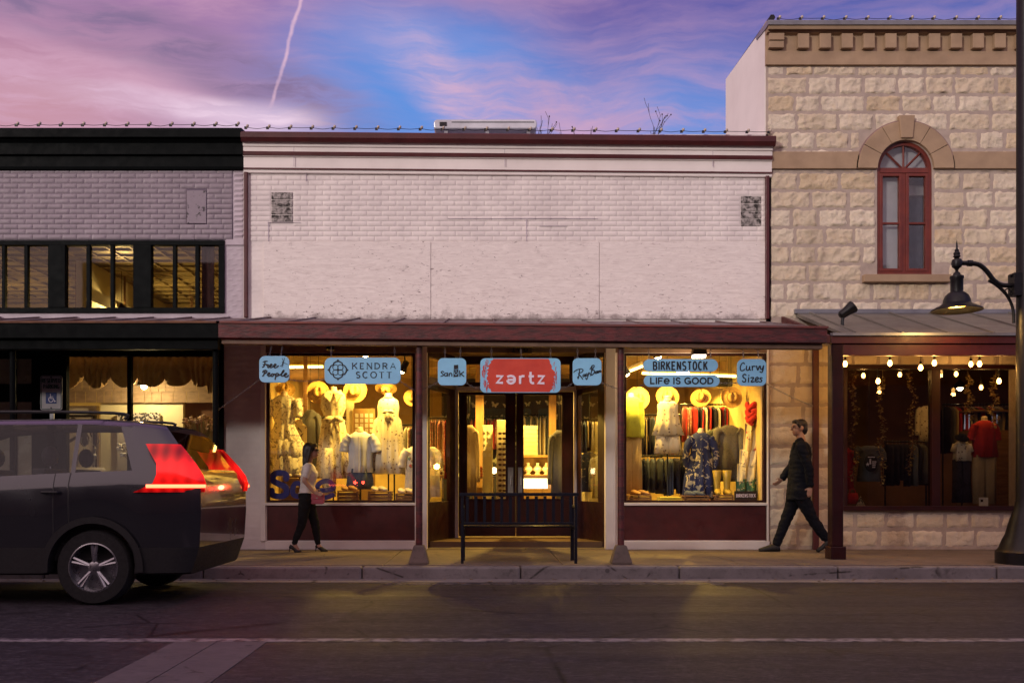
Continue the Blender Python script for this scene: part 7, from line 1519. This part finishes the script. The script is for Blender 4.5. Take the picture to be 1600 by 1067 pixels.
hand(b, na[2], Vector((.9, 0, -.35)), Vector((.2, .2, 1)), .5, .9); hand(b, fa[2], Vector((.8, -.2, -.5)), Vector((.2, -.2, 1)), .6, .9)
fuse(b, .0065, 4).build('body', m_skin, wm, smooth=True)
b = MB(); b.add(tor.v[:18 * 11 * 3 + 6 + 200] if False else tor.v, tor.f)
for v in b.v: c = Vector((X(481.5, Y0), Y0, v.z)); d = v - c; v[:] = c + d * 1.09
for a in (na, fa): chainb(b, [a[0], a[0].lerp(a[1], .62)], [.058, .052])
top = fuse(b, .008, 6, wr=.007); zc_ = Z(770, Y0); zn = Z(722.5, Y0)
top.v = [Vector((v.x, v.y, max(min(v.z, zn + .012), zc_ - .004 * math.sin(v.y * 60)))) for v in top.v]; top.build('blouse', M('white_blouse', (.74, .68, .66), .8, bump=.5, bs=14, dist=.02), wm, smooth=True)
b = MB(); b.ell(pt(479, 774, Y0), (.115, .158, .105), 18, 12); b.ell(pt(479.5, 766, Y0), (.098, .13, .06), 18, 10); chainb(b, rear_leg, [.094, .062, .042]); chainb(b, front_leg, [.094, .062, .042]); fuse(b, .009, 6, wr=.006).build('trousers', fb_blk, wm, smooth=True)
b = MB(); v = lambda x, y, z: hc + Vector((x, y, z))
b.ell(v(-.028, 0, .034), (.098, .085, .094), 18, 12); b.ell(v(-.075, 0, -.04), (.055, .08, .12), 14, 9); b.ell(v(-.085, 0, -.14), (.045, .078, .12), 14, 9); b.ell(v(-.082, 0, -.2), (.032, .06, .075), 12, 8)
for sg in (-1, 1): b.capsule(v(.0, sg * .07, .05), v(-.05, sg * .082, -.17), .028, .018); b.capsule(v(.055, sg * .03, .085), v(-.0, sg * .07, .04), .024, .028)
fuse(b, .009, 3).build('hair', m_hair, wm, smooth=True)
b = MB()
for sg in (-1, 1): b.ell(hc + Vector((.082, sg * .031, .012)), (.012, .028, .021), 12, 8); b.tube([hc + Vector((.08, sg * .056, .018)), hc + Vector((0, sg * .078, .012))], .004, 5)
b.tube([hc + Vector((.09, -.01, .018)), hc + Vector((.09, .01, .018))], .004, 5); b.build('sunglasses', m_shade, wm, smooth=True)
b = MB(); b.ell(hc + Vector((.083, 0, -.054)), (.012, .02, .009), 10, 6); b.build('lips', M('lip_colour', (.34, .09, .08), .4), wm, smooth=True)
for leg, (hx, hy), (tx, ty), dy in ((rear_leg, (452.5, 853), (470, 860.5), N_), (front_leg, (493.5, 852.5), (511, 860.3), F_)):
    b = MB(); hp, tp = pt(hx, hy, Y0 + dy), pt(tx, ty, Y0 + dy); hp.z = max(hp.z, .085); b.tube([Vector((hp.x - .004, hp.y, .004)), hp + Vector((.008, 0, -.004))], [.005, .011], 8)
    P = catmull([hp + Vector((.0, 0, .0)), hp.lerp(tp, .45) + Vector((0, 0, -.004)), Vector((tp.x - .05, tp.y, .014)), Vector((tp.x + .01, tp.y, .008))], 5); b.tube(P, [.026] * 4 + [.03] * 4 + [.034] * 4 + [.03, .024, .016, .008], 10)
    b.build('heeled_shoe', m_plastic, wm, smooth=True)
bagc = pt(495, 779, Y0 - .13); t = thing('clutch_bag', 'rose pink clutch bag held by the person in the white top', 'bag', bagc)
b = MB(); b.prism([(bagc.x + p[0], bagc.z + p[1]) for p in rrect(-.095, .095, -.075, .072, .03)], bagc.y + .03, bagc.y + .075); b.build('pouch', M('rose_leather', (.42, .09, .12), .5, col2=(.36, .07, .10), vs=9), t, bevel=.012)
b = MB(); b.prism([(bagc.x - .094, bagc.z + .07), (bagc.x + .094, bagc.z + .07), (bagc.x + .06, bagc.z - .005), (bagc.x - .06, bagc.z - .005)], bagc.y + .022, bagc.y + .031); b.build('flap', bpy.data.materials['rose_leather'], t, bevel=.004); one('ell', (bagc.x, bagc.y + .02, bagc.z + .008), (.012, .006, .012), 10, 6).build('clasp', m_chain, t)
# the man
mn = thing('person', 'person in a dark navy suit striding left past the limestone wall', 'person', (X(1248, Y0), Y0, 0), 'people walking past the shops')
hc = pt(1248.5, 668.5, Y0); b = MB(); head(b, hc, -1, 1.05); chainb(b, [pt(1250, 678, Y0), pt(1252, 690, Y0)], [.056, .062])
tor = MB(); tor.ring_body([(Z(py, Y0), rx, ry, 0, X(px, Y0) - X(1250, Y0)) for py, px, rx, ry in ((772, 1246.5, .09, .13), (766, 1246.5, .122, .165), (757, 1247, .120, .162), (745, 1248, .112, .155), (732, 1249, .116, .163), (720, 1250, .124, .178), (708, 1251, .122, .192), (700, 1252, .105, .195), (694, 1252, .078, .17), (690, 1252, .055, .10))], 28, 0, (X(1250, Y0), Y0))
chainb(tor, [pt(1252, 696, Y0 - .17), pt(1252, 696, Y0 + .17)], [.065, .065]); b.add(tor.v, tor.f)
fl = [pt(1245, 768, Y0 + .09), pt(1229, 810, Y0 + .09), pt(1214, 848, Y0 + .09)]; rl_ = [pt(1249, 768, Y0 - .09), pt(1268, 808, Y0 - .09), pt(1291, 842, Y0 - .09)]
for lg in (fl, rl_): chainb(b, lg, [.098, .062, .042])
ra = [pt(1252, 697, Y0 - .205), pt(1264, 731, Y0 - .235), pt(1266, 760, Y0 - .2)]; la = [pt(1251, 697, Y0 + .205), pt(1237, 728, Y0 + .235), pt(1222, 748, Y0 + .19)]
for a in (ra, la): chainb(b, a, [.055, .045, .03])
hand(b, ra[2], Vector((-.15, 0, -1)), Vector((-1, .2, 0)), .45); hand(b, la[2], Vector((-.7, 0, -.6)), Vector((-.3, -.5, .8)), .6); chainb(b, [fl[2], pt(1206, 856, Y0 + .09)], [.04, .035]); chainb(b, [rl_[2], pt(1283, 854, Y0 - .09)], [.04, .035])
fuse(b, .0075, 4).build('body', m_skin, mn, smooth=True)
fb_suit = fabric('navy_suit_cloth', (.007, .008, .014), (.005, .006, .010), 30, .6, 'floral')
b = MB(); b.add(tor.v, tor.f)
for v in b.v: c = Vector((X(1250, Y0), Y0, v.z)); v[:] = c + (v - c) * 1.12
b.ring_body([(Z(py, Y0), rx, ry, 0) for py, rx, ry in ((781, .162, .198), (779, .166, .200), (770, .158, .195), (755, .142, .182), (735, .13, .178))], 30, 0, (X(1247.5, Y0), Y0))
for a in (ra, la): chainb(b, [a[0], a[1], a[1].lerp(a[2], .9)], [.074, .062, .050])
b.capsule(pt(1250, 690, Y0 - .045), pt(1249.5, 690, Y0 + .045), .062, .062)
fuse(b, .009, 5, wr=.010).build('jacket', fb_suit, mn, smooth=True)
b = MB(); b.ell(pt(1247, 768, Y0), (.13, .17, .09), 18, 10)
for lg in (fl, rl_): chainb(b, lg, [.112, .08, .062])
fuse(b, .009, 5, wr=.009).build('trousers', fb_suit, mn, smooth=True)
b = MB(); v = lambda x, y, z: hc + Vector((-x, y, z)) * 1.05
b.ell(v(-.022, 0, .042), (.096, .082, .085), 18, 12); b.ell(v(-.06, 0, -.015), (.055, .074, .085), 14, 9); b.capsule(v(.052, -.035, .084), v(.052, .035, .084), .032, .032)
for sg in (-1, 1): b.capsule(v(.03, sg * .066, .05), v(.012, sg * .073, .0), .024, .012)
fuse(b, .009, 3).build('hair', m_hair, mn, smooth=True)
b = MB()
for sg in (-1, 1): b.ell(hc + Vector((-.086, sg * .033, .012)), (.010, .014, .010), 8, 6)
b.build('eyes', m_eye, mn, smooth=True)
b = MB(); b.prism([(hc.x - .075, Z(692, Y0)), (hc.x - .10, Z(700, Y0)), (hc.x - .10, Z(720, Y0)), (hc.x - .06, Z(690, Y0))], Y0 - .04, Y0 + .04); b.build('shirt_front', fb_blk, mn, bevel=.006)
b = MB(); shoe(b, Vector((X(1205, Y0), Y0 + .09, .0)), .29, 180, .085, .02); b.build('shoe', m_plastic, mn, smooth=True)
b = MB(); shoe(b, Vector((0, 0, 0)), .29, 180, .085, .02); q = Matrix.Rotation(R(-32), 3, 'Y')
for v in b.v: v[:] = Vector((X(1275.5, Y0), Y0 - .09, .004)) + q @ (v - Vector((-.13, 0, 0)))
b.build('shoe', m_plastic, mn, smooth=True)
